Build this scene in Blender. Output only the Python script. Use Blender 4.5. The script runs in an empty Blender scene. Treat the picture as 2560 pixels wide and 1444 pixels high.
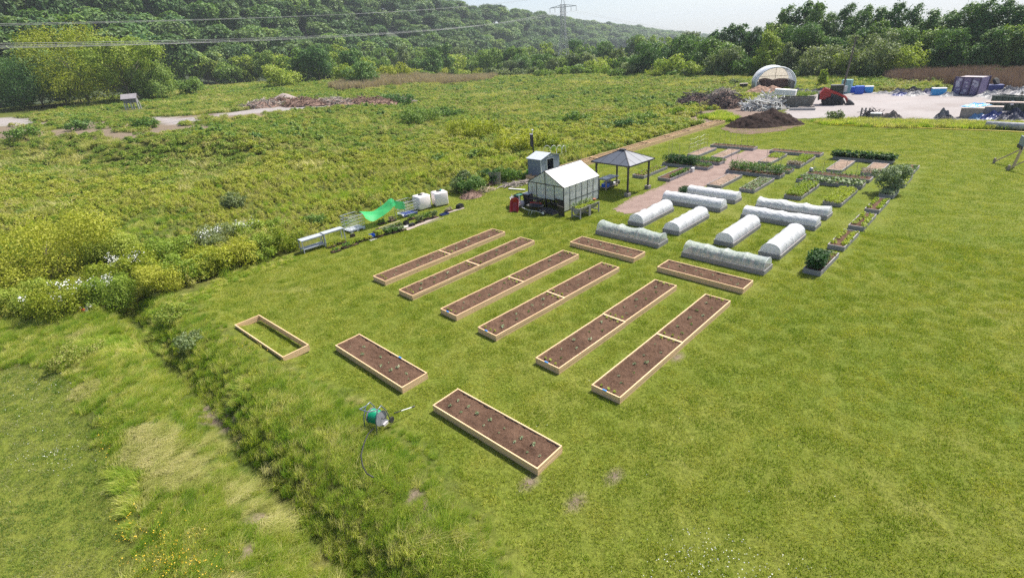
import bpy, math, random
import numpy as np
from math import radians as RAD, sin, cos, pi, hypot, atan2
from mathutils import Vector, Matrix, Euler

random.seed(7)
rs = np.random.RandomState(11)
scene = bpy.context.scene
COL = scene.collection

# ------------------------------------------------------------------ camera
CAMZ = 11.75
PITCH, ROLL, FPX = 0.44877495, -0.07240515, 1275.755
fw = Vector((0, cos(PITCH), -sin(PITCH)))
r0 = Vector((1, 0, 0)); u0 = r0.cross(fw)
cr = r0 * cos(ROLL) + u0 * sin(ROLL)
cu = -r0 * sin(ROLL) + u0 * cos(ROLL)
cam_d = bpy.data.cameras.new('camera'); cam = bpy.data.objects.new('camera', cam_d); COL.objects.link(cam)
cam.matrix_world = Matrix(((cr.x, cu.x, -fw.x, 0), (cr.y, cu.y, -fw.y, 0), (cr.z, cu.z, -fw.z, CAMZ), (0, 0, 0, 1)))
cam_d.sensor_width = 36; cam_d.lens = 36 * FPX / 2560
cam_d.clip_start = 0.1; cam_d.clip_end = 9000
scene.camera = cam

# ------------------------------------------------------------------ sky, sun, exposure
SUN_AZ, SUN_EL = 33.0, 55.0          # direction towards the sun: degrees from +X, height
world = bpy.data.worlds.new('World'); scene.world = world; world.use_nodes = True
wn = world.node_tree.nodes; wl = world.node_tree.links
sky = wn.new('ShaderNodeTexSky'); sky.sky_type = 'NISHITA'; sky.sun_disc = False
sky.sun_elevation = RAD(SUN_EL); sky.sun_rotation = RAD(90 - SUN_AZ)
sky.altitude = 0; sky.air_density = 1.0; sky.dust_density = 3.0; sky.ozone_density = 1.0
wn['Background'].inputs['Strength'].default_value = 0.115
wl.new(sky.outputs[0], wn['Background'].inputs['Color'])
wtc = wn.new('ShaderNodeTexCoord'); wad = wn.new('ShaderNodeVectorMath'); wad.operation = 'ADD'; wad.inputs[1].default_value = (0, 0, 0.05)
wl.new(wtc.outputs['Generated'], wad.inputs[0]); wl.new(wad.outputs[0], sky.inputs['Vector'])   # the garden's own plane leans a little: the sky's horizon sits lower
sd = bpy.data.lights.new('sun', 'SUN'); sd.energy = 4.9; sd.angle = RAD(0.53); sd.color = (1.0, 0.955, 0.88)
sun = bpy.data.objects.new('sun', sd); COL.objects.link(sun)
sdir = Vector((cos(RAD(SUN_EL)) * cos(RAD(SUN_AZ)), cos(RAD(SUN_EL)) * sin(RAD(SUN_AZ)), sin(RAD(SUN_EL))))
sun.rotation_euler = sdir.to_track_quat('Z', 'Y').to_euler(); sun.location = (0, 0, 60)
scene.view_settings.view_transform = 'Standard'; scene.view_settings.look = 'None'
scene.view_settings.exposure = 0.72; scene.view_settings.gamma = 1.0
scene.render.engine = 'CYCLES'
scene.cycles.max_bounces = 6; scene.cycles.diffuse_bounces = 2; scene.cycles.glossy_bounces = 2
scene.cycles.transmission_bounces = 4; scene.cycles.transparent_max_bounces = 12; scene.cycles.volume_bounces = 0
scene.cycles.use_denoising = False

# ------------------------------------------------------------------ terrain height and pixel -> ground
def smooth(a, b, x):
    t = np.clip((x - a) / (b - a), 0, 1); return t * t * (3 - 2 * t)
def nz(x, y, s, seed=0):            # cheap smooth noise in -1..1
    x = x / s; y = y / s; q = seed * 1.7
    return (np.sin(x * 1.0 + 1.3 * np.sin(y * 0.7 + q) + q) * np.cos(y * 1.1 + 0.9 * np.sin(x * 0.8 + 2 * q))
            + 0.5 * np.sin(2.1 * x - 1.7 * y + 3 * q + np.sin(y * 1.9)) * np.cos(1.6 * x + 2.3 * y + q)) / 1.5
DITCH = np.array([(-40, 46.), (-26, 31.), (-18.5, 22.5), (-12.7, 17.), (-10.2, 14.), (-7.1, 11.1), (-4.5, 8.5), (-1.5, 5.), (3, 0.)])
def seg_dist(x, y, P):
    d = np.full(np.shape(x), 1e9); 
    for (ax, ay), (bx, by) in zip(P[:-1], P[1:]):
        vx, vy = bx - ax, by - ay
        t = np.clip(((x - ax) * vx + (y - ay) * vy) / (vx * vx + vy * vy), 0, 1)
        d = np.minimum(d, np.hypot(x - ax - t * vx, y - ay - t * vy))
    return d
def H(x, y):
    x = np.asarray(x, float); y = np.asarray(y, float)
    r = np.hypot(x, y)
    h = 0.024 * np.maximum(0, -x - 20) * smooth(20, 60, r)
    h = np.minimum(h, 6)
    # raised fill on the left, its bank facing the camera
    berm = smooth(-3, 7, (y - 72) * 0.92 + (x + 60) * 0.30 + 2.0 * nz(x, y, 9, 3)) * smooth(-12, -38, x)
    h = h + 2.6 * berm
    # ditch
    d = seg_dist(x, y, DITCH)
    k = smooth(-32, -24, x) if False else 1.0
    h = h - 0.95 * np.exp(-(d / 0.85) ** 2) * smooth(45, 30, r) 
    h = h + 0.30 * np.exp(-((d - 2.4) / 1.2) ** 2) * smooth(40, 25, r)
    # soft unevenness of the meadow (none on the lawn and the yard)
    mead = smooth(1.0, 6.0, (y - x - 45.5)) 
    h = h + mead * (0.14 * nz(x, y, 4.5, 1) + 0.10 * nz(x, y, 1.7, 2)) * smooth(600, 200, r)
    h = h - np.minimum(0.022 * np.maximum(0, r - 190), 42)
    return h
def Hs(x, y): return float(H(x, y))
def ray(px, py):
    return (fw + cr * ((px - 1280) / FPX) + cu * ((722 - py) / FPX)).normalized()
def G(px, py, z=None):
    d = ray(px, py)
    if z is not None:
        s = (z - CAMZ) / d.z; return Vector((d.x * s, d.y * s, z))
    s, step = 2.0, 0.6
    prev = s
    while s < 3000:
        x, y, zz = d.x * s, d.y * s, CAMZ + d.z * s
        if zz < Hs(x, y):
            lo, hi = prev, s
            for _ in range(18):
                m = (lo + hi) / 2
                if CAMZ + d.z * m < Hs(d.x * m, d.y * m): hi = m
                else: lo = m
            return Vector((d.x * hi, d.y * hi, Hs(d.x * hi, d.y * hi)))
        prev = s; s += step; step *= 1.012
    return Vector((d.x * s, d.y * s, Hs(d.x * s, d.y * s)))
def top_z(base, py):                # height of the point above base that shows at image row py
    best, bz = 1e9, 1
    lo, hi = 0.0, 80.0
    def row(z):
        v = Vector((base.x, base.y, base.z + z)) - Vector((0, 0, CAMZ))
        return 722 - FPX * v.dot(cu) / v.dot(fw)
    for _ in range(40):
        m = (lo + hi) / 2
        if row(m) > py: lo = m
        else: hi = m
    return (lo + hi) / 2
def ppm(base):                      # image pixels per metre at a point
    v = Vector(base) - Vector((0, 0, CAMZ)); return FPX / v.dot(fw)
def toward(p):                      # angle facing the camera
    return atan2(-p[1], -p[0])

# ------------------------------------------------------------------ object helpers
def tag(o, label=None, cat=None, group=None, kind=None):
    if label: o['label'] = label
    if cat: o['category'] = cat
    if group: o['group'] = group
    if kind: o['kind'] = kind
    return o
def empty(name, loc=(0, 0, 0), rz=0, rot=None):
    o = bpy.data.objects.new(name, None); COL.objects.link(o); o.location = loc
    o.rotation_euler = rot if rot else (0, 0, rz); o.empty_display_size = 0.2
    return o
def thing(name, loc, rz, label, cat, group=None, rot=None):
    return tag(empty(name, loc, rz, rot), label, cat, group)
def mesh_np(name, V, F, mats=(), smooth_=False, mi=None):
    me = bpy.data.meshes.new(name)
    V = np.asarray(V, np.float32); F = np.asarray(F, np.int32); k = F.shape[1]
    me.vertices.add(len(V)); me.vertices.foreach_set('co', V.ravel())
    me.loops.add(F.size); me.loops.foreach_set('vertex_index', F.ravel())
    me.polygons.add(len(F)); me.polygons.foreach_set('loop_start', np.arange(0, F.size, k, dtype=np.int32))
    me.polygons.foreach_set('loop_total', np.full(len(F), k, np.int32))
    if mi is not None: me.polygons.foreach_set('material_index', np.asarray(mi, np.int32))
    if smooth_: me.polygons.foreach_set('use_smooth', np.ones(len(F), bool))
    for m in mats: me.materials.append(m)
    me.update(calc_edges=True); me.validate()
    return me
def link(name, me, parent=None, loc=None, rz=0):
    o = bpy.data.objects.new(name, me); COL.objects.link(o)
    if parent: o.parent = parent
    if loc is not None: o.location = loc
    if rz: o.rotation_euler = (0, 0, rz)
    return o
def copy_tree(o, parent=None):
    c = o.copy(); COL.objects.link(c); c.parent = parent
    for ch in o.children: copy_tree(ch, c)
    return c

class MB:
    """collects shapes into one mesh"""
    def __init__(s): s.v = []; s.f = []; s.m = []; s.cur = 0
    def add(s, vs, fs):
        n = len(s.v); s.v += [tuple(p) for p in vs]
        for f in fs: s.f.append(tuple(i + n for i in f)); s.m.append(s.cur)
        return s
    def mat(s, i): s.cur = i; return s
    def box(s, c, d, rz=0, top=None, rot=None):
        x, y, z = d[0] / 2, d[1] / 2, d[2] / 2
        tx, ty = (x, y) if top is None else (x * top[0], y * top[1])
        P = [(-x, -y, -z), (x, -y, -z), (x, y, -z), (-x, y, -z), (-tx, -ty, z), (tx, -ty, z), (tx, ty, z), (-tx, ty, z)]
        R = Euler(rot).to_matrix() if rot else Matrix.Rotation(rz, 3, 'Z')
        P = [R @ Vector(p) + Vector(c) for p in P]
        return s.add(P, [(0, 3, 2, 1), (4, 5, 6, 7), (0, 1, 5, 4), (1, 2, 6, 5), (2, 3, 7, 6), (3, 0, 4, 7)])
    def bar(s, a, b, w, h=None):
        a, b = Vector(a), Vector(b); h = h or w; d = (b - a)
        if d.length < 1e-6: return s
        d.normalize(); up = Vector((0, 0, 1)) if abs(d.z) < 0.95 else Vector((1, 0, 0))
        e = d.cross(up).normalized(); g = e.cross(d)
        P = []
        for p in (a, b):
            for (i, j) in ((-1, -1), (1, -1), (1, 1), (-1, 1)): P.append(p + e * i * w / 2 + g * j * h / 2)
        return s.add(P, [(0, 1, 2, 3), (7, 6, 5, 4), (0, 4, 5, 1), (1, 5, 6, 2), (2, 6, 7, 3), (3, 7, 4, 0)])
    def tube(s, pts, r, n=8, cap=True):
        pts = [Vector(p) for p in pts]; R = r if isinstance(r, (list, tuple)) else [r] * len(pts)
        base = len(s.v); prev_e = None
        for i, p in enumerate(pts):
            d = (pts[min(i + 1, len(pts) - 1)] - pts[max(i - 1, 0)]).normalized()
            if prev_e is None:
                up = Vector((0, 0, 1)) if abs(d.z) < 0.9 else Vector((1, 0, 0)); e = d.cross(up).normalized()
            else: e = (prev_e - d * prev_e.dot(d)).normalized()
            prev_e = e; g = d.cross(e)
            for k in range(n):
                a = 2 * pi * k / n; s.v.append(tuple(p + (e * cos(a) + g * sin(a)) * R[i]))
        for i in range(len(pts) - 1):
            for k in range(n):
                a = base + i * n + k; b = base + i * n + (k + 1) % n
                s.f.append((a, b, b + n, a + n)); s.m.append(s.cur)
        if cap:
            s.f.append(tuple(base + k for k in range(n))[::-1]); s.m.append(s.cur)
            L = base + (len(pts) - 1) * n; s.f.append(tuple(L + k for k in range(n))); s.m.append(s.cur)
        return s
    def lathe(s, prof, c=(0, 0, 0), n=16, axis='Z', arc=None):
        base = len(s.v); c = Vector(c)
        for (r, z) in prof:
            for k in range(n):
                a = 2 * pi * k / n; q = Vector((r * cos(a), r * sin(a), z))
                if axis == 'X': q = Vector((q.z, q.x, q.y))
                if axis == 'Y': q = Vector((q.y, q.z, q.x))
                s.v.append(tuple(q + c))
        for i in range(len(prof) - 1):
            for k in range(n):
                a = base + i * n + k; b = base + i * n + (k + 1) % n
                s.f.append((a, b, b + n, a + n)); s.m.append(s.cur)
        s.f.append(tuple(base + k for k in range(n))[::-1]); s.m.append(s.cur)
        L = base + (len(prof) - 1) * n; s.f.append(tuple(L + k for k in range(n))); s.m.append(s.cur)
        return s
    def prism(s, poly, axis, a, b, c=(0, 0, 0)):
        """2-D polygon extruded from a to b along axis"""
        n = len(poly); P = []
        for t in (a, b):
            for (u, v) in poly:
                q = {'X': (t, u, v), 'Y': (u, t, v), 'Z': (u, v, t)}[axis]
                P.append((q[0] + c[0], q[1] + c[1], q[2] + c[2]))
        F = [tuple(range(n))[::-1], tuple(range(n, 2 * n))]
        for i in range(n): j = (i + 1) % n; F.append((i, j, j + n, i + n))
        return s.add(P, F)
    def grid(s, fn, nu, nv, thick=None):
        P = [fn(i / nu, j / nv) for i in range(nu + 1) for j in range(nv + 1)]
        F = [(i * (nv + 1) + j, (i + 1) * (nv + 1) + j, (i + 1) * (nv + 1) + j + 1, i * (nv + 1) + j + 1) for i in range(nu) for j in range(nv)]
        return s.add(P, F)
    def mesh(s, name, mats, smooth_=False):
        me = bpy.data.meshes.new(name); me.from_pydata(s.v, [], s.f)
        if not isinstance(mats, (list, tuple)): mats = [mats]
        for m in mats: me.materials.append(m)
        me.polygons.foreach_set('material_index', s.m)
        if smooth_: me.polygons.foreach_set('use_smooth', [True] * len(s.f))
        me.update(); return me
    def build(s, name, mats, parent=None, smooth_=False, bevel=0, loc=None, rz=0):
        o = link(name, s.mesh(name, mats, smooth_), parent, loc, rz)
        if bevel:
            b = o.modifiers.new('bevel', 'BEVEL'); b.width = bevel; b.segments = 2; b.limit_method = 'ANGLE'
        return o

# ------------------------------------------------------------------ materials
MC = {}
def newmat(name):
    m = bpy.data.materials.new(name); m.use_nodes = True
    return m, m.node_tree.nodes, m.node_tree.links, m.node_tree.nodes['Principled BSDF']
def noise(n, l, scale, detail=4, coord=None, rough=0.55, vec=None):
    t = n.new('ShaderNodeTexNoise'); t.inputs['Scale'].default_value = scale; t.inputs['Detail'].default_value = detail
    t.inputs['Roughness'].default_value = rough
    if vec is not None: l.new(vec, t.inputs['Vector'])
    return t
def ramp(n, l, fac, stops, interp='LINEAR'):
    r = n.new('ShaderNodeValToRGB'); e = r.color_ramp.elements; r.color_ramp.interpolation = interp
    while len(e) < len(stops): e.new(0.5)
    for i, (p, c) in enumerate(stops): e[i].position = p; e[i].color = (*c, 1) if len(c) == 3 else c
    l.new(fac, r.inputs['Fac']); return r
def mixc(n, l, fac, a, b, mode='MIX'):
    x = n.new('ShaderNodeMix'); x.data_type = 'RGBA'; x.blend_type = mode
    for sk, v in ((x.inputs[0], fac), (x.inputs[6], a), (x.inputs[7], b)):
        if isinstance(v, (int, float)): sk.default_value = v
        elif isinstance(v, tuple): sk.default_value = (*v, 1) if len(v) == 3 else v
        else: l.new(v, sk)
    return x.outputs[2]
def pos(n): return n.new('ShaderNodeNewGeometry').outputs['Position']
def objc(n): return n.new('ShaderNodeTexCoord').outputs['Object']
def bump(n, l, p, h, strength=0.5, dist=0.05):
    b = n.new('ShaderNodeBump'); b.inputs['Strength'].default_value = strength; b.inputs['Distance'].default_value = dist
    l.new(h, b.inputs['Height']); l.new(b.outputs[0], p.inputs['Normal']); return b
def plain(name, c, rough=0.6, metal=0.0, var=0.12, scale=6, bmp=0.0, spec=None):
    if name in MC: return MC[name]
    m, n, l, p = newmat(name)
    t = noise(n, l, scale, 5, vec=objc(n))
    a = tuple(max(0, x * (1 - var)) for x in c); b = tuple(min(1, x * (1 + var)) for x in c)
    r = ramp(n, l, t.outputs['Fac'], [(0.3, a), (0.7, b)])
    l.new(r.outputs['Color'], p.inputs['Base Color'])
    p.inputs['Roughness'].default_value = rough; p.inputs['Metallic'].default_value = metal
    if spec is not None: p.inputs['Specular IOR Level'].default_value = spec
    if bmp: bump(n, l, p, t.outputs['Fac'], bmp, 0.02)
    MC[name] = m; return m
def dirty(name, c, dc=(0.12, 0.09, 0.06), amt=0.45, rough=0.6, scale=2.5, metal=0.0):
    """paint with worn and dirty patches of their own shape"""
    if name in MC: return MC[name]
    m, n, l, p = newmat(name)
    t = noise(n, l, scale, 7, vec=objc(n), rough=0.7)
    r = ramp(n, l, t.outputs['Fac'], [(amt, (1, 1, 1)), (amt + 0.22, (0, 0, 0))])
    l.new(mixc(n, l, r.outputs['Color'], c, dc), p.inputs['Base Color'])
    p.inputs['Roughness'].default_value = rough; p.inputs['Metallic'].default_value = metal
    MC[name] = m; return m
def wood(name, c1, c2, knot=(0.12, 0.06, 0.03), rough=0.75, grain=1.0, knots=True):
    if name in MC: return MC[name]
    m, n, l, p = newmat(name); tc = objc(n)
    inf = n.new('ShaderNodeObjectInfo')
    off = n.new('ShaderNodeVectorMath'); off.operation = 'SCALE'; off.inputs[0].default_value = (37, 17, 5)
    l.new(inf.outputs['Random'], off.inputs['Scale'])
    ad = n.new('ShaderNodeVectorMath'); ad.operation = 'ADD'; l.new(tc, ad.inputs[0]); l.new(off.outputs[0], ad.inputs[1])
    mp = n.new('ShaderNodeMapping'); mp.inputs['Scale'].default_value = (0.9, 0.9, 22 * grain); l.new(ad.outputs[0], mp.inputs['Vector'])
    t = noise(n, l, 1.6, 6, vec=mp.outputs[0], rough=0.65)
    t2 = noise(n, l, 1.1, 3, vec=ad.outputs[0])
    r = ramp(n, l, t.outputs['Fac'], [(0.32, c1), (0.68, c2)])
    c = mixc(n, l, 0.35, r.outputs['Color'], mixc(n, l, t2.outputs['Fac'], c1, c2))
    if knots:
        v = n.new('ShaderNodeTexVoronoi'); v.inputs['Scale'].default_value = 2.6; l.new(ad.outputs[0], v.inputs['Vector'])
        kr = ramp(n, l, v.outputs['Distance'], [(0.045, (1, 1, 1)), (0.085, (0, 0, 0))])
        c = mixc(n, l, kr.outputs['Color'], c, knot)
    l.new(c, p.inputs['Base Color']); p.inputs['Roughness'].default_value = rough
    bump(n, l, p, t.outputs['Fac'], 0.25, 0.01)
    MC[name] = m; return m
def leafmat(name, cols, trans=0.35, tint=0.5, rough=0.55, wscale=0.15, wamp=1.1, streak=False):
    """foliage: colour varies per leaf, per plant and with place"""
    if name in MC: return MC[name]
    m, n, l, p = newmat(name)
    g = n.new('ShaderNodeNewGeometry'); inf = n.new('ShaderNodeObjectInfo')
    vv = g.outputs['Position']
    if streak:
        mp = n.new('ShaderNodeMapping'); mp.inputs['Rotation'].default_value = (0, 0, RAD(-38)); l.new(vv, mp.inputs['Vector'])
        m2 = n.new('ShaderNodeVectorMath'); m2.operation = 'MULTIPLY'; m2.inputs[1].default_value = (0.28, 3.4, 1); l.new(mp.outputs[0], m2.inputs[0]); vv = m2.outputs[0]
    t = noise(n, l, wscale, 7 if streak else 3, vec=vv, rough=0.68 if streak else 0.55)
    a1 = n.new('ShaderNodeMath'); a1.operation = 'MULTIPLY_ADD'; l.new(g.outputs['Random Per Island'], a1.inputs[0])
    a1.inputs[1].default_value = 0.8; l.new(inf.outputs['Random'], a1.inputs[2])
    a2 = n.new('ShaderNodeMath'); a2.operation = 'MULTIPLY_ADD'; l.new(t.outputs['Fac'], a2.inputs[0]); a2.inputs[1].default_value = wamp
    l.new(a1.outputs[0], a2.inputs[2])
    a3 = n.new('ShaderNodeMath'); a3.operation = 'MULTIPLY'; l.new(a2.outputs[0], a3.inputs[0]); a3.inputs[1].default_value = 1 / (1.3 + wamp)
    k = len(cols); r = ramp(n, l, a3.outputs[0], [(0.15 + 0.7 * i / (k - 1), c) for i, c in enumerate(cols)])
    l.new(r.outputs['Color'], p.inputs['Base Color']); p.inputs['Roughness'].default_value = rough
    p.inputs['Specular IOR Level'].default_value = 0.2
    tr = n.new('ShaderNodeBsdfTranslucent')
    tc = mixc(n, l, 1.0, r.outputs['Color'], (1.25, 1.35, 0.6), 'MULTIPLY'); l.new(tc, tr.inputs['Color'])
    mx = n.new('ShaderNodeMixShader'); mx.inputs[0].default_value = trans
    l.new(p.outputs[0], mx.inputs[1]); l.new(tr.outputs[0], mx.inputs[2])
    l.new(mx.outputs[0], n['Material Output'].inputs['Surface'])
    MC[name] = m; return m
def soilmat(name, c1, c2, sc=9, b=0.9):
    if name in MC: return MC[name]
    m, n, l, p = newmat(name); ps = pos(n)
    t = noise(n, l, sc, 8, vec=ps, rough=0.75); t2 = noise(n, l, 1.2, 3, vec=ps)
    f = mixc(n, l, 0.35, t.outputs['Fac'], t2.outputs['Fac'])
    r = ramp(n, l, f, [(0.33, c1), (0.62, c2)])
    l.new(r.outputs['Color'], p.inputs['Base Color']); p.inputs['Roughness'].default_value = 0.95
    p.inputs['Specular IOR Level'].default_value = 0.1
    bump(n, l, p, t.outputs['Fac'], b, 0.06); MC[name] = m; return m

# ------------------------------------------------------------------ ground
def inpoly(x, y, P):
    x = np.asarray(x, float); y = np.asarray(y, float); c = np.zeros(x.shape, bool); n = len(P); j = n - 1
    for i in range(n):
        xi, yi = P[i]; xj, yj = P[j]
        c ^= ((yi > y) != (yj > y)) & (x < (xj - xi) * (y - yi) / (yj - yi + 1e-12) + xi); j = i
    return c
def gp(L): return [tuple(G(a, b)[:2]) for a, b in L]
LAWN = gp([(1500, 1600), (1330, 1440), (1240, 1330), (1160, 1225), (1060, 1120), (900, 1005), (760, 925), (690, 900), (600, 850), (470, 742), (560, 695), (640, 668), (740, 640),
           (790, 600), (880, 560), (905, 527), (1060, 495), (1150, 476), (1250, 458), (1330, 436), (1420, 418), (1620, 358), (1815, 303), (1905, 300), (2020, 303), (2200, 320), (2560, 330), (3100, 350)]) + [(75, 20), (40, 2), (8, 2)]
LAWN2 = gp([(-30, 930), (60, 915), (150, 925), (235, 1080), (295, 1200), (325, 1330), (350, 1500), (330, 1650)]) + [(-14, 3), (-40, 10), (-34, 26)]
YARD = gp([(1985, 240), (2060, 231), (2300, 232), (2560, 236), (2900, 245)]) + [(120, 55), (90, 48)] + gp([(2900, 315), (2560, 305), (2330, 299), (2080, 297), (1995, 297), (1960, 285), (1990, 262)])
CHIP = gp([(1530, 522), (1560, 505), (1640, 470), (1700, 440), (1760, 415), (1830, 388), (1890, 372), (1945, 375), (1930, 392), (1860, 420), (1800, 452), (1720, 480), (1640, 512), (1600, 532), (1560, 535)])
BROWN = gp([(1700, 300), (1760, 278), (1850, 270), (1960, 285), (2000, 300), (1900, 296), (1830, 300), (1760, 312)])
BANK = gp([(-60, 330), (0, 312), (120, 305), (300, 300), (460, 290), (640, 280), (760, 268), (700, 292), (560, 306), (470, 335), (330, 348), (180, 352), (60, 345), (-40, 350)])
GRAVEL = gp([(-60, 300), (30, 295), (80, 297), (90, 310), (20, 318), (-60, 320)]), gp([(380, 293), (470, 290), (510, 300), (440, 316), (390, 308)]), gp([(540, 284), (640, 272), (780, 262), (930, 258), (900, 268), (760, 274), (650, 284), (560, 292)])
DITCHBARE = gp([(505, 1020), (520, 1015), (550, 1040), (580, 1085), (575, 1105), (555, 1095), (530, 1060)]), gp([(1020, 1200), (1045, 1220), (1090, 1290), (1110, 1340), (1080, 1320), (1040, 1260)]), gp([(590, 1370), (640, 1350), (650, 1390), (610, 1410)]), gp([(600, 1290), (660, 1275), (670, 1300), (620, 1320)])
SOILSPOT = gp([(1285, 1180), (1330, 1190), (1355, 1212), (1330, 1210), (1300, 1198)]), gp([(1345, 1188), (1425, 1125), (1435, 1130), (1360, 1190)]), gp([(1455, 1275), (1480, 1262), (1495, 1268), (1470, 1288)]), gp([(1535, 1195), (1560, 1192), (1562, 1208), (1540, 1210)]), gp([(1670, 895), (1700, 893), (1712, 905), (1680, 908)]), gp([(1405, 1240), (1450, 1250), (1445, 1262), (1410, 1250)])
HAYPATCH = gp([(270, 1090), (420, 1060), (520, 1150), (560, 1230), (400, 1220), (300, 1180)]), gp([(560, 1200), (700, 1260), (740, 1340), (640, 1350), (560, 1290)])

xs = [0.0]; st = 0.42
xr = list(np.arange(-44, 62, 0.42)); s = 0.42; x = xr[-1]
while x < 4500: s *= 1.075; x += s; xr.append(x)
s = 0.42; x = xr[0]; lf = []
while x > -3500: s *= 1.075; x -= s; lf.append(x)
X = np.array(lf[::-1] + xr)
yr = list(np.arange(4, 76, 0.42)); s = 0.42; y = yr[-1]
while y < 5200: s *= 1.07; y += s; yr.append(y)
Y = np.array([-400, -150, -60, -25, -10, -4, 0, 2] + yr)
GX, GY = np.meshgrid(X, Y, indexing='ij')
gx, gy = GX.ravel(), GY.ravel()
gz = H(gx, gy)
jx = gx + 0.22 * nz(gx, gy, 0.7, 5) + 0.12 * nz(gx, gy, 0.3, 8); jy = gy + 0.22 * nz(gx, gy, 0.8, 6) + 0.12 * nz(gx, gy, 0.33, 9)
m_lawn = (inpoly(jx, jy, LAWN) | inpoly(jx, jy, LAWN2)).astype(np.float32)
jx2 = gx + 1.5 * nz(gx, gy, 3, 5); jy2 = gy + 1.5 * nz(gx, gy, 3, 6)
m_bare = (inpoly(jx2, jy2, BANK) & (nz(gx, gy, 2.2, 4) > -0.35)).astype(np.float32) * 0.8
m_bare = np.maximum(m_bare, inpoly(jx2, jy2, BROWN).astype(np.float32))
for P in DITCHBARE + SOILSPOT: m_bare = np.maximum(m_bare, inpoly(jx, jy, P).astype(np.float32))
m_grav = np.zeros(len(gx), np.float32)
for P in GRAVEL: m_grav = np.maximum(m_grav, inpoly(jx2, jy2, P).astype(np.float32))
ny = len(Y); ii, jj = np.meshgrid(np.arange(len(X) - 1), np.arange(ny - 1), indexing='ij'); a = (ii * ny + jj).ravel()
GF = np.stack([a, a + ny, a + ny + 1, a + 1], 1)

def groundmat():
    m, n, l, p = newmat('ground'); ps = pos(n)
    def at(k): q = n.new('ShaderNodeAttribute'); q.attribute_name = k; return q.outputs['Fac']
    big = noise(n, l, 0.09, 4, vec=ps); mid = noise(n, l, 0.55, 5, vec=ps); fine = noise(n, l, 7, 6, vec=ps, rough=0.7)
    fa = mixc(n, l, 0.5, big.outputs['Fac'], mid.outputs['Fac'])
    lawn = ramp(n, l, fa, [(0.30, (0.095, 0.140, 0.018)), (0.45, (0.13, 0.165, 0.024)), (0.58, (0.155, 0.178, 0.032)), (0.72, (0.195, 0.20, 0.06))]).outputs['Color']
    fr = ramp(n, l, fine.outputs['Fac'], [(0.3, (0.55, 0.55, 0.5)), (0.7, (1.35, 1.3, 1.3))]).outputs['Color']
    lawn = mixc(n, l, 1.0, lawn, fr, 'MULTIPLY')
    # mowing stripes: real cut direction, faint
    mead = ramp(n, l, fa, [(0.35, (0.055, 0.09, 0.016)), (0.5, (0.095, 0.115, 0.022)), (0.62, (0.13, 0.125, 0.04)), (0.7, (0.17, 0.14, 0.075))]).outputs['Color']
    mead = mixc(n, l, 1.0, mead, fr, 'MULTIPLY')
    soil = ramp(n, l, fine.outputs['Fac'], [(0.3, (0.13, 0.09, 0.07)), (0.7, (0.26, 0.20, 0.165))]).outputs['Color']
    grav = ramp(n, l, fine.outputs['Fac'], [(0.3, (0.21, 0.19, 0.18)), (0.7, (0.34, 0.31, 0.30))]).outputs['Color']
    c = mixc(n, l, at('lawn'), mead, lawn); c = mixc(n, l, at('bare'), c, soil); c = mixc(n, l, at('gravel'), c, grav)
    l.new(c, p.inputs['Base Color']); p.inputs['Roughness'].default_value = 0.95; p.inputs['Specular IOR Level'].default_value = 0.1
    bump(n, l, p, fine.outputs['Fac'], 0.9, 0.10)
    return m
me = mesh_np('ground', np.stack([gx, gy, gz], 1), GF, [groundmat()], True)
for k, a in (('lawn', m_lawn), ('bare', m_bare), ('gravel', m_grav)):
    at = me.attributes.new(k, 'FLOAT', 'POINT'); at.data.foreach_set('value', a.astype(np.float32))
tag(link('ground', me), kind='structure')

def sheet(name, P, mat, z=0.004, jit=0.3, step=0.5, off=0.0):
    """flat irregular sheet laid on the ground: refine outline, fan-free grid fill"""
    x0, x1 = min(p[0] for p in P), max(p[0] for p in P); y0, y1 = min(p[1] for p in P), max(p[1] for p in P)
    X = np.arange(x0, x1 + step, step); Y = np.arange(y0, y1 + step, step)
    GX, GY = np.meshgrid(X, Y, indexing='ij'); gx, gy = GX.ravel(), GY.ravel()
    cx = gx + step / 2; cy = gy + step / 2
    ins = inpoly(cx + jit * nz(cx, cy, 1.1, 3), cy + jit * nz(cx, cy, 1.3, 4), P).reshape(GX.shape)[:-1, :-1]
    ii, jj = np.nonzero(ins); a = ii * len(Y) + jj
    F = np.stack([a, a + len(Y), a + len(Y) + 1, a + 1], 1)
    used, inv = np.unique(F, return_inverse=True)
    V = np.stack([gx, gy, H(gx, gy) + z], 1)[used]
    return link(name, mesh_np(name, V, inv.reshape(-1, 4), [mat], True))
chipm = soilmat('bark_chips', (0.15, 0.10, 0.085), (0.30, 0.225, 0.195), 11, 0.8)
tag(sheet('path', CHIP, chipm, 0.012, 0.25, 0.2), kind='structure')
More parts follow.
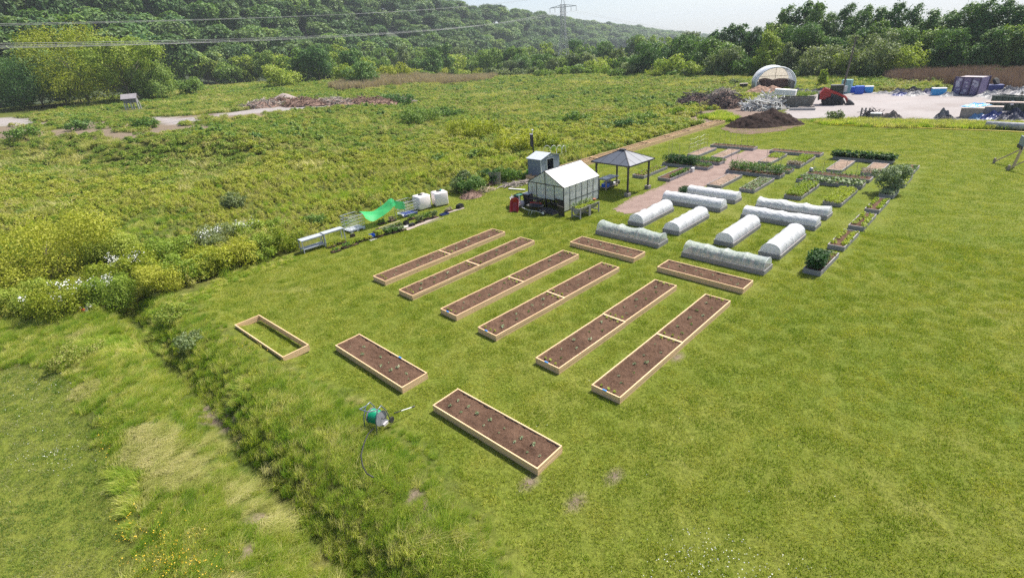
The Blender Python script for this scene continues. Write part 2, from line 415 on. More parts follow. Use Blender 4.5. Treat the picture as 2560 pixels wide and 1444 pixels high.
def yardmat():
    m, n, l, p = newmat('yard_gravel'); ps = pos(n)
    t = noise(n, l, 0.12, 6, vec=ps, rough=0.65); t2 = noise(n, l, 3.5, 5, vec=ps)
    mp = n.new('ShaderNodeMapping'); mp.inputs['Scale'].default_value = (0.03, 0.25, 1); mp.inputs['Rotation'].default_value = (0, 0, 0.5); l.new(ps, mp.inputs['Vector'])
    t3 = noise(n, l, 1.0, 4, vec=mp.outputs[0])
    c = ramp(n, l, t.outputs['Fac'], [(0.35, (0.20, 0.17, 0.155)), (0.5, (0.26, 0.235, 0.225)), (0.7, (0.31, 0.285, 0.275))]).outputs['Color']
    c = mixc(n, l, ramp(n, l, t3.outputs['Fac'], [(0.56, (0, 0, 0)), (0.72, (0.6, 0.6, 0.6))]).outputs['Color'], c, (0.20, 0.15, 0.13))
    c = mixc(n, l, 0.25, c, ramp(n, l, t2.outputs['Fac'], [(0.3, (0.18, 0.155, 0.15)), (0.7, (0.38, 0.35, 0.35))]).outputs['Color'])
    l.new(c, p.inputs['Base Color']); p.inputs['Roughness'].default_value = 0.95; bump(n, l, p, t2.outputs['Fac'], 0.4, 0.03); return m
tag(sheet('yard', YARD, yardmat(), 0.02, 0.6, 0.5), kind='structure')

# ------------------------------------------------------------------ raised beds
cedar = wood('new_timber', (0.56, 0.36, 0.19), (0.76, 0.54, 0.32), knot=(0.16, 0.07, 0.035))
greyw = wood('weathered_timber', (0.19, 0.18, 0.185), (0.36, 0.345, 0.345), knot=(0.08, 0.075, 0.07), grain=1.2)
soilm = soilmat('garden_soil', (0.04, 0.022, 0.014), (0.15, 0.09, 0.060), 13, 1.0)
soil2 = soilmat('dry_soil', (0.14, 0.10, 0.075), (0.34, 0.25, 0.19), 10, 1.0)
bluem = plain('blue_tape', (0.03, 0.22, 0.62), 0.5)
BEDM = {}
def board(L, h, t, seed, n=2):
    """a side of n stacked planks, a hair's gap and small offset between them"""
    b = MB(); r = random.Random(seed); hh = h / n
    for i in range(n):
        o = r.uniform(-0.006, 0.006)
        b.box((r.uniform(-0.008, 0.008), o, hh * i + hh / 2), (L, t, hh - 0.006))
    return b
def soil_mesh(L, W, z, seed, mat, amp=0.03):
    r = np.random.RandomState(seed); nx, ny_ = int(L / 0.07), int(W / 0.07)
    X = np.linspace(-L / 2, L / 2, nx); Y = np.linspace(-W / 2, W / 2, ny_); A, B = np.meshgrid(X, Y, indexing='ij'); a, b = A.ravel(), B.ravel()
    Z = z + amp * nz(a, b, 0.16, seed) + amp * 0.8 * nz(a, b, 0.07, seed + 3) + 0.016 * r.randn(len(a))
    ii, jj = np.meshgrid(np.arange(nx - 1), np.arange(ny_ - 1), indexing='ij'); k = (ii * ny_ + jj).ravel()
    return mesh_np('soil', np.stack([a, b, Z], 1), np.stack([k, k + ny_, k + ny_ + 1, k + 1], 1), [mat], True)
def bed(label, cx, cy, ang, L, W, h=0.30, grey=False, soil=soilm, group=None, tape=None, cat='garden bed', soilz=0.78, name=None):
    key = (round(L, 2), round(W, 2), h, grey)
    t = 0.042; wm = greyw if grey else cedar
    if key not in BEDM:
        BEDM[key] = (board(L, h, t, hash(key) % 99).mesh('side_board', wm), board(W - 2 * t - 0.004, h - 0.004, t, hash(key) % 77).mesh('end_board', wm))
    sm_, em = BEDM[key]
    o = thing(name or 'raised_bed', (cx, cy, Hs(cx, cy)), ang + RAD(random.uniform(-0.4, 0.4)), label, cat, group)
    for s in (-1, 1):
        q = link('side_board', sm_, o, (0, s * (W / 2 - t / 2), -0.01)); q.rotation_euler = (0, 0, 0 if s < 0 else pi)
        q = link('end_board', em, o, (s * (L / 2 - t / 2), 0, -0.01)); q.rotation_euler = (0, 0, pi / 2 * s)
    if soil:
        link('soil', soil_mesh(L - 2 * t - 0.01, W - 2 * t - 0.01, h * soilz, random.randint(0, 999), soil), o)
    if tape is not None:
        s_, v = tape
        MB().box((s_ * (L / 2 - t / 2), v, h - 0.005), (t + 0.012, 0.17, 0.022)).build('blue_tape', bluem, o) if abs(s_) == 1 and abs(v) < W / 2 else MB().box((v, s_ * 0.5 * (W / 2 - t / 2), h - 0.005), (0.17, t + 0.012, 0.022)).build('blue_tape', bluem, o)
    return o

GN_NEW = 'new timber beds filled with dark soil'
def rowbeds(key, cx, cy, ang, L, lab):
    a = RAD(ang); h = L / 2
    out = []
    for s, w in ((-1, 'near'), (1, 'far')):
        x, y = cx + cos(a) * s * (h / 2 + 0.004), cy + sin(a) * s * (h / 2 + 0.004)
        out.append(bed(f'{w} timber bed of {lab}', x, y, a, h, 1.22, group=GN_NEW,
                       tape=(-1, 0.05) if (w == 'near' and key in 'r3r4r5r6') else None))
    return out
ROWS = {}
for key, cx, cy, ang, L, lab in [
    ('r6', 6.39, 18.06, 44.45, 9.25, 'the long row nearest the open lawn'),
    ('r5', 4.50, 20.08, 44.14, 9.25, 'the second long row from the open lawn'),
    ('r4', 2.15, 22.84, 43.09, 9.31, 'the third long row from the open lawn'),
    ('r3', 0.25, 25.02, 43.81, 9.42, 'the fourth long row from the open lawn'),
    ('r2', -2.19, 27.71, 44.86, 9.66, 'the row next to the last before the seedling trays'),
    ('r1', -4.03, 29.81, 44.93, 9.63, 'the last row facing the seedling trays')]:
    ROWS[key] = rowbeds(key, cx, cy, ang, L, lab)
bedA = bed('new timber bed frame left empty with grass growing inside', -11.29, 20.66, RAD(-42.8), 4.86, 1.22, soil=None, group='new timber beds set crosswise')
bedB = bed('soil filled timber bed between the empty frame and the bed by the hose reel', -5.76, 18.11, RAD(-44.8), 4.97, 1.22, group='new timber beds set crosswise')
bedC = bed('soil filled timber bed nearest the hose reel, leafy seedlings scattered in it', -0.96, 13.50, RAD(-43.8), 4.88, 1.22, group='new timber beds set crosswise')
q = MB().box((0.7, 0.589, 0.296), (0.17, 0.055, 0.022)).build('blue_tape', bluem, bedB)
bedD = bed('x', 5.87, 28.75, RAD(-46.5), 4.61, 1.22, group='new timber beds set crosswise')
bedE = bed('x', 10.01, 24.03, RAD(-45.98), 4.65, 1.22, group='new timber beds set crosswise')
bedD['label'] = 'soil filled crosswise timber bed near the planter troughs, before the first covered bed'
bedE['label'] = 'soil filled crosswise timber bed at the ends of the two rows nearest the lawn'
# the line of new empty beds along the meadow
FB = [(17.1, 59.4), (20.7, 62.6), (24.1, 65.6), (27.3, 68.4), (30.4, 71.1)]
d0 = Vector((cos(RAD(42)), sin(RAD(42))))
e0 = Vector((17.1, 59.4)); pts = [Vector((17.1, 59.4)) - d0 * 4.75 * k for k in (4, 3, 2, 1)] + [Vector(p) for p in FB]
pts = [Vector((17.1, 59.4)) - Vector((cos(RAD(41)), sin(RAD(41)))) * 4.72 * k for k in (4, 3, 2, 1)] + [Vector(p) for p in FB]
names_f = ['first from the shed', 'second from the shed, behind the greenhouse', 'third from the shed, left of the pavilion', 'fourth from the shed, behind the pavilion roof',
           'fifth from the shed', 'sixth from the shed, with a reddish end board', 'next to last before the compost heap', 'last one, beside the compost heap']
for i, (a, b) in enumerate(zip(pts[:-1], pts[1:])):
    d = b - a; an = atan2(d.y, d.x); nrm = Vector((-sin(an), cos(an)))
    c = (a + b) / 2 + nrm * 0.61
    o = bed('empty deep timber bed along the meadow, ' + names_f[i], c.x, c.y, an, d.length - 0.02, 1.22, h=0.42, soil=soilmat('bed_floor', (0.10, 0.09, 0.04), (0.2, 0.17, 0.1)), soilz=0.1,
            group='empty timber beds in a line along the meadow')
    MB().bar((-d.length / 2 + 0.3, 0, 0.32), (d.length / 2 - 0.3, 0.0, 0.32), 0.04, 0.1).build('middle_rail', cedar, o)

GREY = dict([(n, (k, x, y)) for n, k, x, y in [('C1', 'X', 7.79, 30.58), ('C2', 'X', 11.91, 25.84), ('C3', 'R', 10.16, 34.27), ('C4', 'R', 11.95, 32.26), ('C5', 'X', 13.85, 36.37), ('C6', 'X', 15.62, 38.03), ('C7', 'R', 14.28, 29.68), ('C8', 'R', 15.94, 27.45), ('C9', 'X', 17.84, 31.59), ('C10', 'X', 19.58, 33.29), ('G1', 'S', 16.55, 24.6), ('G2', 'S', 19.52, 27.47), ('G3', 'S', 22.42, 30.24), ('G4', 'S', 25.27, 33.05), ('G5', 'T', 27.8, 35.53), ('G6', 'S', 30.69, 38.22), ('G7', 'S', 33.43, 41.15), ('G8', 'R', 22.57, 37.55), ('G9', 'R', 24.23, 35.46), ('G10', 'X', 25.74, 39.31), ('G11', 'X', 27.33, 40.81), ('G12', 'R', 29.46, 43.97), ('G13', 'R', 31.24, 42.14), ('G14', 'X', 32.68, 45.91), ('G15', 'X', 28.92, 50.31), ('G16', 'R', 25.76, 48.54), ('G17', 'R', 27.43, 46.63), ('G18', 'X', 23.35, 45.18), ('G19', 'X', 21.83, 43.82), ('G20', 'R', 18.49, 41.98), ('G21', 'R', 20.35, 40.13), ('G22', 'R', 15.39, 45.28), ('G23', 'R', 13.57, 46.91), ('G24', 'X', 17.51, 48.41), ('G25', 'X', 19.23, 49.98), ('G26', 'R', 20.87, 53.65), ('G27', 'R', 22.65, 51.91), ('G28', 'X', 24.77, 55.13)]])
DIM = {'X': (134, 4.62, 1.16), 'R': (44, 4.2, 1.18), 'S': (44, 3.1, 0.85), 'T': (44, 1.9, 0.9)}
GL = dict(
    C1='weathered bed under the long tunnel nearest the planter troughs', C2='weathered bed under the long tunnel nearest the fresh timber beds',
    C3='weathered bed under the short tunnel at the end of the bark path', C4='weathered bed under the short tunnel next to the long front one, left pair',
    C5='weathered bed under the long tunnel beside the bark path', C6='weathered bed half covered by a tunnel, dark herbs at its open end',
    C7='weathered bed under the left of the two short tunnels in the right hand group', C8='weathered bed under the right of the two short tunnels, by the leafy bush bed',
    C9='weathered bed under the long tunnel closest before the back tunnel', C10='weathered bed under the crumpled long tunnel furthest back in the right group',
    G1='small weathered bed with a dark green bush at its front end', G2='small weathered bed of bright lettuce, second in the side row', G3='small weathered bed of lettuce, third in the side row',
    G4='small weathered bed of lettuce just in front of the little tree', G5='small weathered bed overgrown with grey foliage under the little tree', G6='small weathered bed of lettuce right behind the little tree',
    G7='last small weathered bed of the side row, sparse seedlings inside', G8='weathered bed of mixed green and pale blooming plants behind the crumpled tunnel',
    G9='weathered bed filled edge to edge with yellow green leaves', G10='weathered crosswise bed with sprawling squash leaves', G11='weathered crosswise bed with thin trellis strings and a watering can',
    G12='weathered bed of bare brown soil left of its twin, before the hedge bed', G13='weathered bed of bare brown soil with a dead grey clump at the front', G14='weathered crosswise bed crammed with tall dark leafy plants',
    G15='weathered crosswise bed at the far right end of the bark path', G16='weathered bed of yellow green leaves beside the bark path end', G17='weathered bed of yellow leaves and brown dry herbs',
    G18='weathered crosswise bed hidden behind the climbing peas', G19='weathered crosswise bed carrying the widest bank of climbing peas', G20='weathered bed of bare tan soil beside the bark path',
    G21='weathered bed of small grey green cabbage plants', G22='weathered bed with a low row of beans and a white block at its corner', G23='weathered bed of short greens right behind the pavilion',
    G24='weathered crosswise bed of dark climbing peas left of the bark path', G25='weathered crosswise bed of mixed salads behind the dark peas', G26='weathered bed of bare soil with a line of thin canes',
    G27='weathered bed of bare soil with pale sticks lying in it', G28='weathered crosswise bed furthest back, close to the far lawn')
GB = {}
for k, (t, x, y) in GREY.items():
    a, L, W = DIM[t]
    dry = k in ('G12', 'G13', 'G20', 'G26', 'G27', 'G16')
    GB[k] = bed(GL[k], x, y, RAD(a), L, W, h=0.29, grey=True, soil=soil2 if dry else soilm, group='weathered grey garden beds', soilz=0.85)

# ------------------------------------------------------------------ foliage meshes
def quads(C, N, size, rnd, aspect=1.6, bend=0.25):
    """one folded leaf quad per centre C, facing roughly N"""
    n = len(C); N = N / (np.linalg.norm(N, axis=1, keepdims=True) + 1e-9)
    t = rnd.randn(n, 3); t -= (t * N).sum(1, keepdims=True) * N; t /= np.linalg.norm(t, axis=1, keepdims=True) + 1e-9
    b = np.cross(N, t); s = (size * rnd.uniform(0.65, 1.35, n))[:, None]
    P0 = C - t * s * 0.5 * aspect; P1 = C + b * s * 0.5 - N * s * bend * 0.3; P2 = C + t * s * 0.5 * aspect; P3 = C - b * s * 0.5 + N * s * bend * 0.2
    V = np.stack([P0, P1, P2, P3], 1).reshape(-1, 3); F = np.arange(4 * n).reshape(n, 4)
    return V, F
def cloud(lobes, n, size, seed, rough=0.35, up=0.35, fill=0.25, squash=1.0, wind=(0, 0)):
    """leaves over the shells of overlapping lobes (x, y, z, r)"""
    rnd = np.random.RandomState(seed); L = np.array(lobes, float); w = L[:, 3] ** 2; w /= w.sum()
    k = rnd.choice(len(L), n, p=w); D = rnd.randn(n, 3); D /= np.linalg.norm(D, axis=1, keepdims=True)
    # clumps: pull directions towards a set of twig directions
    K = 26; T = rnd.randn(len(L), K, 3); T /= np.linalg.norm(T, axis=2, keepdims=True)
    tt = T[k, rnd.randint(0, K, n)]; D = D * 0.42 + tt * rnd.uniform(0.5, 1.1, (n, 1)); D /= np.linalg.norm(D, axis=1, keepdims=True)
    rr = np.where(rnd.rand(n) < fill, rnd.uniform(0.35, 0.9, n), 1 + rough * 0.35 * rnd.randn(n))
    C = L[k, :3] + D * (L[k, 3] * rr)[:, None] * np.array([1, 1, squash])
    C[:, 0] += wind[0] * C[:, 2] ** 2; C[:, 1] += wind[1] * C[:, 2] ** 2
    N = D + rnd.randn(n, 3) * 0.55 + np.array([0, 0, up])
    return quads(C, N, size, rnd)
def lobes_round(seed, n=9, r=(0.16, 0.26), zc=0.6, zr=0.28, xr=0.30):
    q = random.Random(seed); out = [(0, 0, zc, r[1] * 1.1)]
    for i in range(n):
        a = 2 * pi * i / n + q.uniform(-0.4, 0.4); zz = zc + q.uniform(-zr, zr); k = math.sqrt(max(0.05, 1 - ((zz - zc) / (zr * 1.25)) ** 2))
        R = xr * k * q.uniform(0.75, 1.1); out.append((R * cos(a), R * sin(a), zz, q.uniform(*r) * (0.8 + 0.3 * k)))
    return out
def lobes_tall(seed, n=14, w=0.15, r=(0.10, 0.17), z0=0.2, z1=0.9):
    q = random.Random(seed); out = []
    for i in range(n):
        f = i / (n - 1); a = q.uniform(0, 2 * pi); ww = w * (1.1 - 0.75 * f ** 1.6)
        out.append((ww * cos(a), ww * sin(a), z0 + (z1 - z0) * f, q.uniform(*r) * (1.15 - 0.5 * f)))
    return out
def trunk_mb(seed, h=0.7, r=0.022, limbs=6, lean=0.03, spread=0.28, start=0.25):
    q = random.Random(seed); b = MB(); P = []; n = 7
    for i in range(n):
        f = i / (n - 1); P.append((lean * q.uniform(-1, 1) * f, lean * q.uniform(-1, 1) * f, h * f - 0.03 * (i == 0)))
    b.tube(P, [r * (1.25 if i == 0 else 1) * (1 - 0.8 * i / (n - 1)) for i in range(n)], 7)
    for k in range(limbs):
        f = start + (0.9 - start) * k / limbs; z = h * f; a = q.uniform(0, 2 * pi); L = spread * q.uniform(0.7, 1.1) * (1 - 0.4 * f)
        p0 = Vector((0, 0, z)); p1 = p0 + Vector((cos(a) * L * 0.5, sin(a) * L * 0.5, L * 0.35)); p2 = p0 + Vector((cos(a) * L, sin(a) * L, L * 0.95))
        b.tube([p0, p1, p2], [r * 0.5 * (1 - f * 0.4), r * 0.34, r * 0.12], 5)
        for m in range(2):
            a2 = a + q.uniform(-0.9, 0.9); b.tube([p1, p1 + Vector((cos(a2) * L * 0.45, sin(a2) * L * 0.45, L * 0.35))], [r * 0.25, r * 0.07], 4)
    return b
barkm = plain('bark', (0.13, 0.105, 0.085), 0.95, 0, 0.35, 9, 0.6)
LM = dict(
    dark=leafmat('leaf_dark', [(0.025, 0.068, 0.022), (0.054, 0.126, 0.032), (0.100, 0.190, 0.047), (0.172, 0.260, 0.068)], 0.25),
    mid=leafmat('leaf_mid', [(0.039, 0.099, 0.021), (0.083, 0.165, 0.030), (0.143, 0.232, 0.045), (0.225, 0.300, 0.063)], 0.3),
    light=leafmat('leaf_light', [(0.081, 0.155, 0.022), (0.155, 0.243, 0.030), (0.243, 0.324, 0.043), (0.351, 0.392, 0.074)], 0.35),
    grey=leafmat('leaf_grey', [(0.065, 0.111, 0.046), (0.111, 0.156, 0.062), (0.163, 0.208, 0.085), (0.234, 0.273, 0.124)], 0.3),
    hill=leafmat('leaf_hill', [(0.024, 0.060, 0.021), (0.048, 0.103, 0.029), (0.086, 0.151, 0.043), (0.145, 0.211, 0.060)], 0.25, wscale=0.02),
    yellow=leafmat('leaf_yellow', [(0.094, 0.151, 0.014), (0.189, 0.244, 0.021), (0.298, 0.325, 0.030), (0.398, 0.396, 0.057)], 0.35),
    scrub=leafmat('leaf_scrub', [(0.071, 0.137, 0.015), (0.152, 0.226, 0.023), (0.271, 0.315, 0.032), (0.379, 0.374, 0.064), (0.290, 0.276, 0.103)], 0.38, wscale=0.07, wamp=1.5),
    scrubg=leafmat('leaf_scrub_green', [(0.057, 0.127, 0.018), (0.103, 0.190, 0.025), (0.178, 0.259, 0.034), (0.276, 0.316, 0.057), (0.345, 0.299, 0.127)], 0.38, wscale=0.06, wamp=1.4),
    crop=leafmat('leaf_crop', [(0.035, 0.095, 0.016), (0.07, 0.15, 0.025), (0.12, 0.21, 0.04)], 0.35),
    cropd=leafmat('leaf_crop_dark', [(0.012, 0.045, 0.014), (0.025, 0.075, 0.02), (0.055, 0.12, 0.03)], 0.3),
    lettuce=leafmat('leaf_lettuce', [(0.16, 0.24, 0.02), (0.24, 0.31, 0.03), (0.34, 0.38, 0.06)], 0.4),
    sage=leafmat('leaf_sage', [(0.10, 0.15, 0.07), (0.18, 0.24, 0.12), (0.30, 0.35, 0.21)], 0.25),
    wisp=leafmat('leaf_wisp', [(0.084, 0.140, 0.042), (0.140, 0.196, 0.070), (0.210, 0.252, 0.119), (0.308, 0.322, 0.210)], 0.3),
    dead=leafmat('leaf_dead', [(0.16, 0.13, 0.10), (0.26, 0.215, 0.165), (0.34, 0.29, 0.23)], 0.2),
    reed2=leafmat('leaf_pale_reed', [(0.24, 0.185, 0.14), (0.33, 0.26, 0.20), (0.42, 0.34, 0.26)], 0.3),
    reed=leafmat('leaf_reed', [(0.142, 0.090, 0.089), (0.200, 0.130, 0.127), (0.242, 0.162, 0.163)], 0.2),
    white=plain('blossom', (0.75, 0.75, 0.72), 0.7), yflower=plain('yellow_petals', (0.75, 0.48, 0.03), 0.6))

def crown_mesh(name, lobes, n, size, seed, mat, **k):
    V, F = cloud(lobes, n, size, seed, **k); return mesh_np(name, V, F, [LM[mat]])
TREE = {}
for s in range(4):
    TREE[('round', s)] = (lobes_round(s + 3, 13 + s, (0.12, 0.21), 0.58, 0.27, 0.33), dict(squash=0.9))
    TREE[('tall', s)] = (lobes_tall(s + 20, 18, 0.26, (0.12, 0.20), 0.20, 0.88), dict(rough=0.6))
    TREE[('poplar', s)] = (lobes_tall(s + 50, 22, 0.28, (0.10, 0.17), 0.12, 0.92), dict(rough=0.9))
    TREE[('willow', s)] = (lobes_round(s + 70, 20, (0.10, 0.18), 0.46, 0.34, 0.38), dict(squash=1.0, rough=0.7))
    TREE[('shrub', s)] = (lobes_round(s + 90, 12, (0.13, 0.23), 0.42, 0.26, 0.36), dict(squash=0.85, rough=0.5))
    TREE[('airy', s)] = (lobes_round(s + 110, 16, (0.08, 0.15), 0.66, 0.24, 0.40), dict(squash=0.7, rough=0.9, fill=0.1))
TCACHE = {}
def tree_meshes(kind, s, mat, h, w, px):
    """crown and trunk in metres; sizes fall in steps so that near equal trees share a mesh"""
    hb = 1.22 ** round(math.log(h) / math.log(1.22)); wb = 1.22 ** round(math.log(w) / math.log(1.22)); pb = 1.35 ** round(math.log(px) / math.log(1.35))
    k = (kind, s, mat, round(hb, 3), round(wb, 3), round(pb, 3))
    if k not in TCACHE:
        lo, kw = TREE[(kind, s)]; A = []
        g = (hb * wb * wb) ** (1 / 3); rr = np.random.RandomState(s * 31 + len(kind))
        for (x, y, z, r_) in lo:
            A.append((x * wb, y * wb, z * hb, r_ * (g if kind not in ('poplar', 'tall') else wb * 1.15)))
            for _ in range(5):   # leafy clumps budding from each bough
                d = rr.randn(3); d /= np.linalg.norm(d); d[2] = abs(d[2]) * 0.8 + 0.1; q = A[-1 - _] if False else A[-1] 
                q = (x * wb, y * wb, z * hb, r_ * (g if kind not in ('poplar', 'tall') else wb * 1.15))
                A.append((q[0] + d[0] * q[3] * 0.8, q[1] + d[1] * q[3] * 0.8, q[2] + d[2] * q[3] * 0.8, q[3] * rr.uniform(0.28, 0.5)))
        size = max(0.05, 2.6 / pb); n = int(np.clip(1.6 * pi * wb * hb / size ** 2, 900, 20000))
        size = max(size, 0.74 * math.sqrt(1.6 * pi * wb * hb / n))
        V, F = cloud(A, n, size, s * 17 + len(kind), **{'rough': 0.4, **kw})
        V[:, 2] = np.maximum(V[:, 2], 0.02 * hb)
        if kind in ('poplar', 'tall'): V[:, 0] += 0.10 * hb * (V[:, 2] / hb) ** 2 * (1 if kind == 'poplar' else 0.2)
        cm = mesh_np('crown', V, F, [LM[mat]])
        th = {'airy': 0.72, 'shrub': 0.4, 'poplar': 0.85, 'tall': 0.8}.get(kind, 0.6)
        tb = trunk_mb(s + len(kind), th, {'shrub': 0.014, 'airy': 0.020}.get(kind, 0.016), 8 if kind == 'airy' else 5, spread=0.34 if kind == 'airy' else 0.25, start=0.2 if kind != 'poplar' else 0.3)
        tb.v = [(a_ * (wb + hb) / 2, b_ * (wb + hb) / 2, c_ * hb) for a_, b_, c_ in tb.v]
        TCACHE[k] = (cm, tb.mesh('trunk', barkm, True), hb, wb)
    return TCACHE[k]
NT = [0]
def tree(kind, mat, base, h, w, label, group=None, cat='tree', name=None, s=None, leanx=0.0):
    s = NT[0] % 4 if s is None else s; NT[0] += 1
    z0 = Hs(base[0], base[1]); px = ppm((base[0], base[1], z0))
    cm, tm, hb, wb = tree_meshes(kind, s, mat, h, w, px)
    o = thing(name or {'shrub': 'shrub', 'poplar': 'poplar_tree', 'willow': 'willow_tree'}.get(kind, 'deciduous_tree'), (base[0], base[1], z0 - 0.05), 0, label, cat, group)
    rz = random.uniform(0, 2 * pi) if kind not in ('poplar', 'tall') else random.uniform(-0.5, 0.5)
    for nme, m_ in (('trunk', tm), ('crown', cm)):
        q = link(nme, m_, o); q.rotation_euler = (0, 0, rz); q.scale = (w / wb, w / wb, h / hb)
    return o
def tree_px(kind, mat, x, yb, yt, wpx, label, group=None, **k):
    b = G(x, yb); h = top_z(b, yt) / {'shrub': 0.84, 'poplar': 0.98, 'tall': 0.98, 'willow': 0.93}.get(kind, 0.95); w = wpx / ppm(b) / 0.95
    return tree(kind, mat, b, h, w, label, group, **k)

# ------------------------------------------------------------------ scattered ground cover
def scatter(name, P, sources, rot=None, scl=None, idx=None, tilt=None, label=None):
    """one mesh of points, the given plants instanced on them"""
    n = len(P); P = np.asarray(P, np.float32)
    me = bpy.data.meshes.new(name); me.vertices.add(n); me.vertices.foreach_set('co', P.ravel()); me.update()
    rnd = np.random.RandomState(n)
    E = np.zeros((n, 3), np.float32); E[:, 2] = rnd.uniform(0, 6.283, n) if rot is None else rot
    if tilt is not None: E[:, 0] = tilt[0]; E[:, 1] = tilt[1]
    S = np.ones(n, np.float32) if scl is None else np.asarray(scl, np.float32)
    I = rnd.randint(0, len(sources), n) if idx is None else idx
    a = me.attributes.new('rot', 'FLOAT_VECTOR', 'POINT'); a.data.foreach_set('vector', E.ravel())
    a = me.attributes.new('scl', 'FLOAT', 'POINT'); a.data.foreach_set('value', S)
    a = me.attributes.new('idx', 'INT', 'POINT'); a.data.foreach_set('value', np.asarray(I, np.int32))
    c = bpy.data.collections.new(name + '_plants')
    for i, m_ in enumerate(sources):
        so = bpy.data.objects.new('plant_%02d' % i, m_); c.objects.link(so)
    g = bpy.data.node_groups.new(name, 'GeometryNodeTree'); g.interface.new_socket('Geometry', in_out='INPUT', socket_type='NodeSocketGeometry'); g.interface.new_socket('Geometry', in_out='OUTPUT', socket_type='NodeSocketGeometry')
    gi = g.nodes.new('NodeGroupInput'); go = g.nodes.new('NodeGroupOutput'); ip = g.nodes.new('GeometryNodeInstanceOnPoints'); ci = g.nodes.new('GeometryNodeCollectionInfo')
    ci.inputs['Collection'].default_value = c; ci.inputs['Separate Children'].default_value = True; ci.inputs['Reset Children'].default_value = True
    def at(nm, dt):
        q = g.nodes.new('GeometryNodeInputNamedAttribute'); q.data_type = dt; q.inputs['Name'].default_value = nm; return q.outputs['Attribute']
    ip.inputs['Pick Instance'].default_value = True
    g.links.new(gi.outputs[0], ip.inputs['Points']); g.links.new(ci.outputs[0], ip.inputs['Instance'])
    g.links.new(at('idx', 'INT'), ip.inputs['Instance Index']); g.links.new(at('rot', 'FLOAT_VECTOR'), ip.inputs['Rotation']); g.links.new(at('scl', 'FLOAT'), ip.inputs['Scale'])
    g.links.new(ip.outputs[0], go.inputs[0])
    o = link(name, me); md = o.modifiers.new('scatter', 'NODES'); md.node_group = g
    tag(o, label, None, None, 'stuff'); return o
def blades(name, n, R, hgt, wid, lean, seed, mat, wind=0.0, flat=0.0, heads=None):
    """a patch of bent grass blades, each of two quads"""
    r = np.random.RandomState(seed); a = r.uniform(0, 2 * pi, n); q = R * np.sqrt(r.rand(n))
    B = np.stack([q * np.cos(a), q * np.sin(a), np.full(n, -0.02)], 1)
    h = hgt * r.uniform(0.55, 1.25, n); th = r.uniform(0, 2 * pi, n); ln = lean * r.uniform(0.3, 1.4, n)
    D = np.stack([np.cos(th) * ln + wind, np.sin(th) * ln, np.zeros(n)], 1)
    f = r.uniform(0, 2 * pi, n); W = np.stack([np.cos(f), np.sin(f), np.zeros(n)], 1) * (wid * r.uniform(0.6, 1.2, n))[:, None]
    up = np.array([0, 0, 1.0]); hh = h[:, None]
    M = B + up * hh * 0.55 + D * hh * 0.3; T = B + up * hh * (1 - 0.35 * flat) + D * hh
    V = np.stack([B - W / 2, B + W / 2, M + W * 0.42, M - W * 0.42, T + W * 0.08, T - W * 0.08], 1).reshape(-1, 3)
    k = 6 * np.arange(n)[:, None]; F = np.concatenate([k + np.array([[0, 1, 2, 3]]), k + np.array([[3, 2, 4, 5]])], 0)
    return mesh_np(name, V, F, [mat])
def region_points(poly, dens, seed, box=None, jit=0.0):
    r = np.random.RandomState(seed); x0, x1 = min(p[0] for p in poly), max(p[0] for p in poly); y0, y1 = min(p[1] for p in poly), max(p[1] for p in poly)
    if box: x0, x1, y0, y1 = max(x0, box[0]), min(x1, box[1]), max(y0, box[2]), min(y1, box[3])
    st = dens ** -0.5; A, B = np.meshgrid(np.arange(x0, x1, st), np.arange(y0, y1, st)); x = A.ravel() + r.uniform(-.5, .5, A.size) * st * 1.15; y = B.ravel() + r.uniform(-.5, .5, A.size) * st * 1.15; n = len(x)
    k = inpoly(x + jit * nz(x, y, 0.8, 5), y + jit * nz(x, y, 0.9, 6), poly); return x[k], y[k]
def inview(x, y, margin=330, below=620):
    """keep ground points the camera or one a few steps aside could see"""
    z = H(x, y); P = np.stack([x, y, z - CAMZ], 1); d = P @ np.array(fw); u = P @ np.array(cr); v = P @ np.array(cu)
    X = 1280 + FPX * u / np.maximum(d, 0.01); Y = 722 - FPX * v / np.maximum(d, 0.01)
    return (d > 0.5) & (X > -margin * 2) & (X < 2560 + margin * 2) & (Y < 1444 + below)
BEDRECTS = []
for o in list(COL.objects):
    if o.name.startswith('raised_bed'):
        sb = [c for c in o.children if c.name.startswith('side_board')][0]; eb = [c for c in o.children if c.name.startswith('end_board')][0]
        BEDRECTS.append((o.location.x, o.location.y, o.rotation_euler.z, abs(eb.location.x) + 0.03, abs(sb.location.y) + 0.03, o is bedA))
def outbeds(x, y, pad=0.02):
    k = np.ones(len(x), bool)
    for (cx, cy, a, hl, hw, e) in BEDRECTS:
        u = (x - cx) * cos(a) + (y - cy) * sin(a); v = -(x - cx) * sin(a) + (y - cy) * cos(a)
        ins = (abs(u) < hl + pad) & (abs(v) < hw + pad)
        if e: ins &= ~((abs(u) < hl - 0.09) & (abs(v) < hw - 0.09))
        k &= ~ins
    return k
def near_any(x, y, polys, on=True):
    k = np.zeros(len(x), bool)
    for P in polys: k |= inpoly(x, y, P)
    return k
lawnleaf = leafmat('lawn_blades', [(0.091, 0.163, 0.010), (0.144, 0.228, 0.013), (0.211, 0.281, 0.020), (0.302, 0.333, 0.041), (0.507, 0.483, 0.112)], 0.30, wscale=0.3, wamp=1.0, streak=True)
longleaf = leafmat('long_blades', [(0.084, 0.186, 0.017), (0.156, 0.276, 0.024), (0.252, 0.348, 0.036), (0.384, 0.420, 0.066), (0.600, 0.552, 0.228)], 0.45, wscale=0.35)
hayleaf = leafmat('hay_blades', [(0.18, 0.235, 0.035), (0.29, 0.32, 0.065), (0.41, 0.40, 0.13), (0.55, 0.50, 0.24)], 0.35, wscale=0.35)
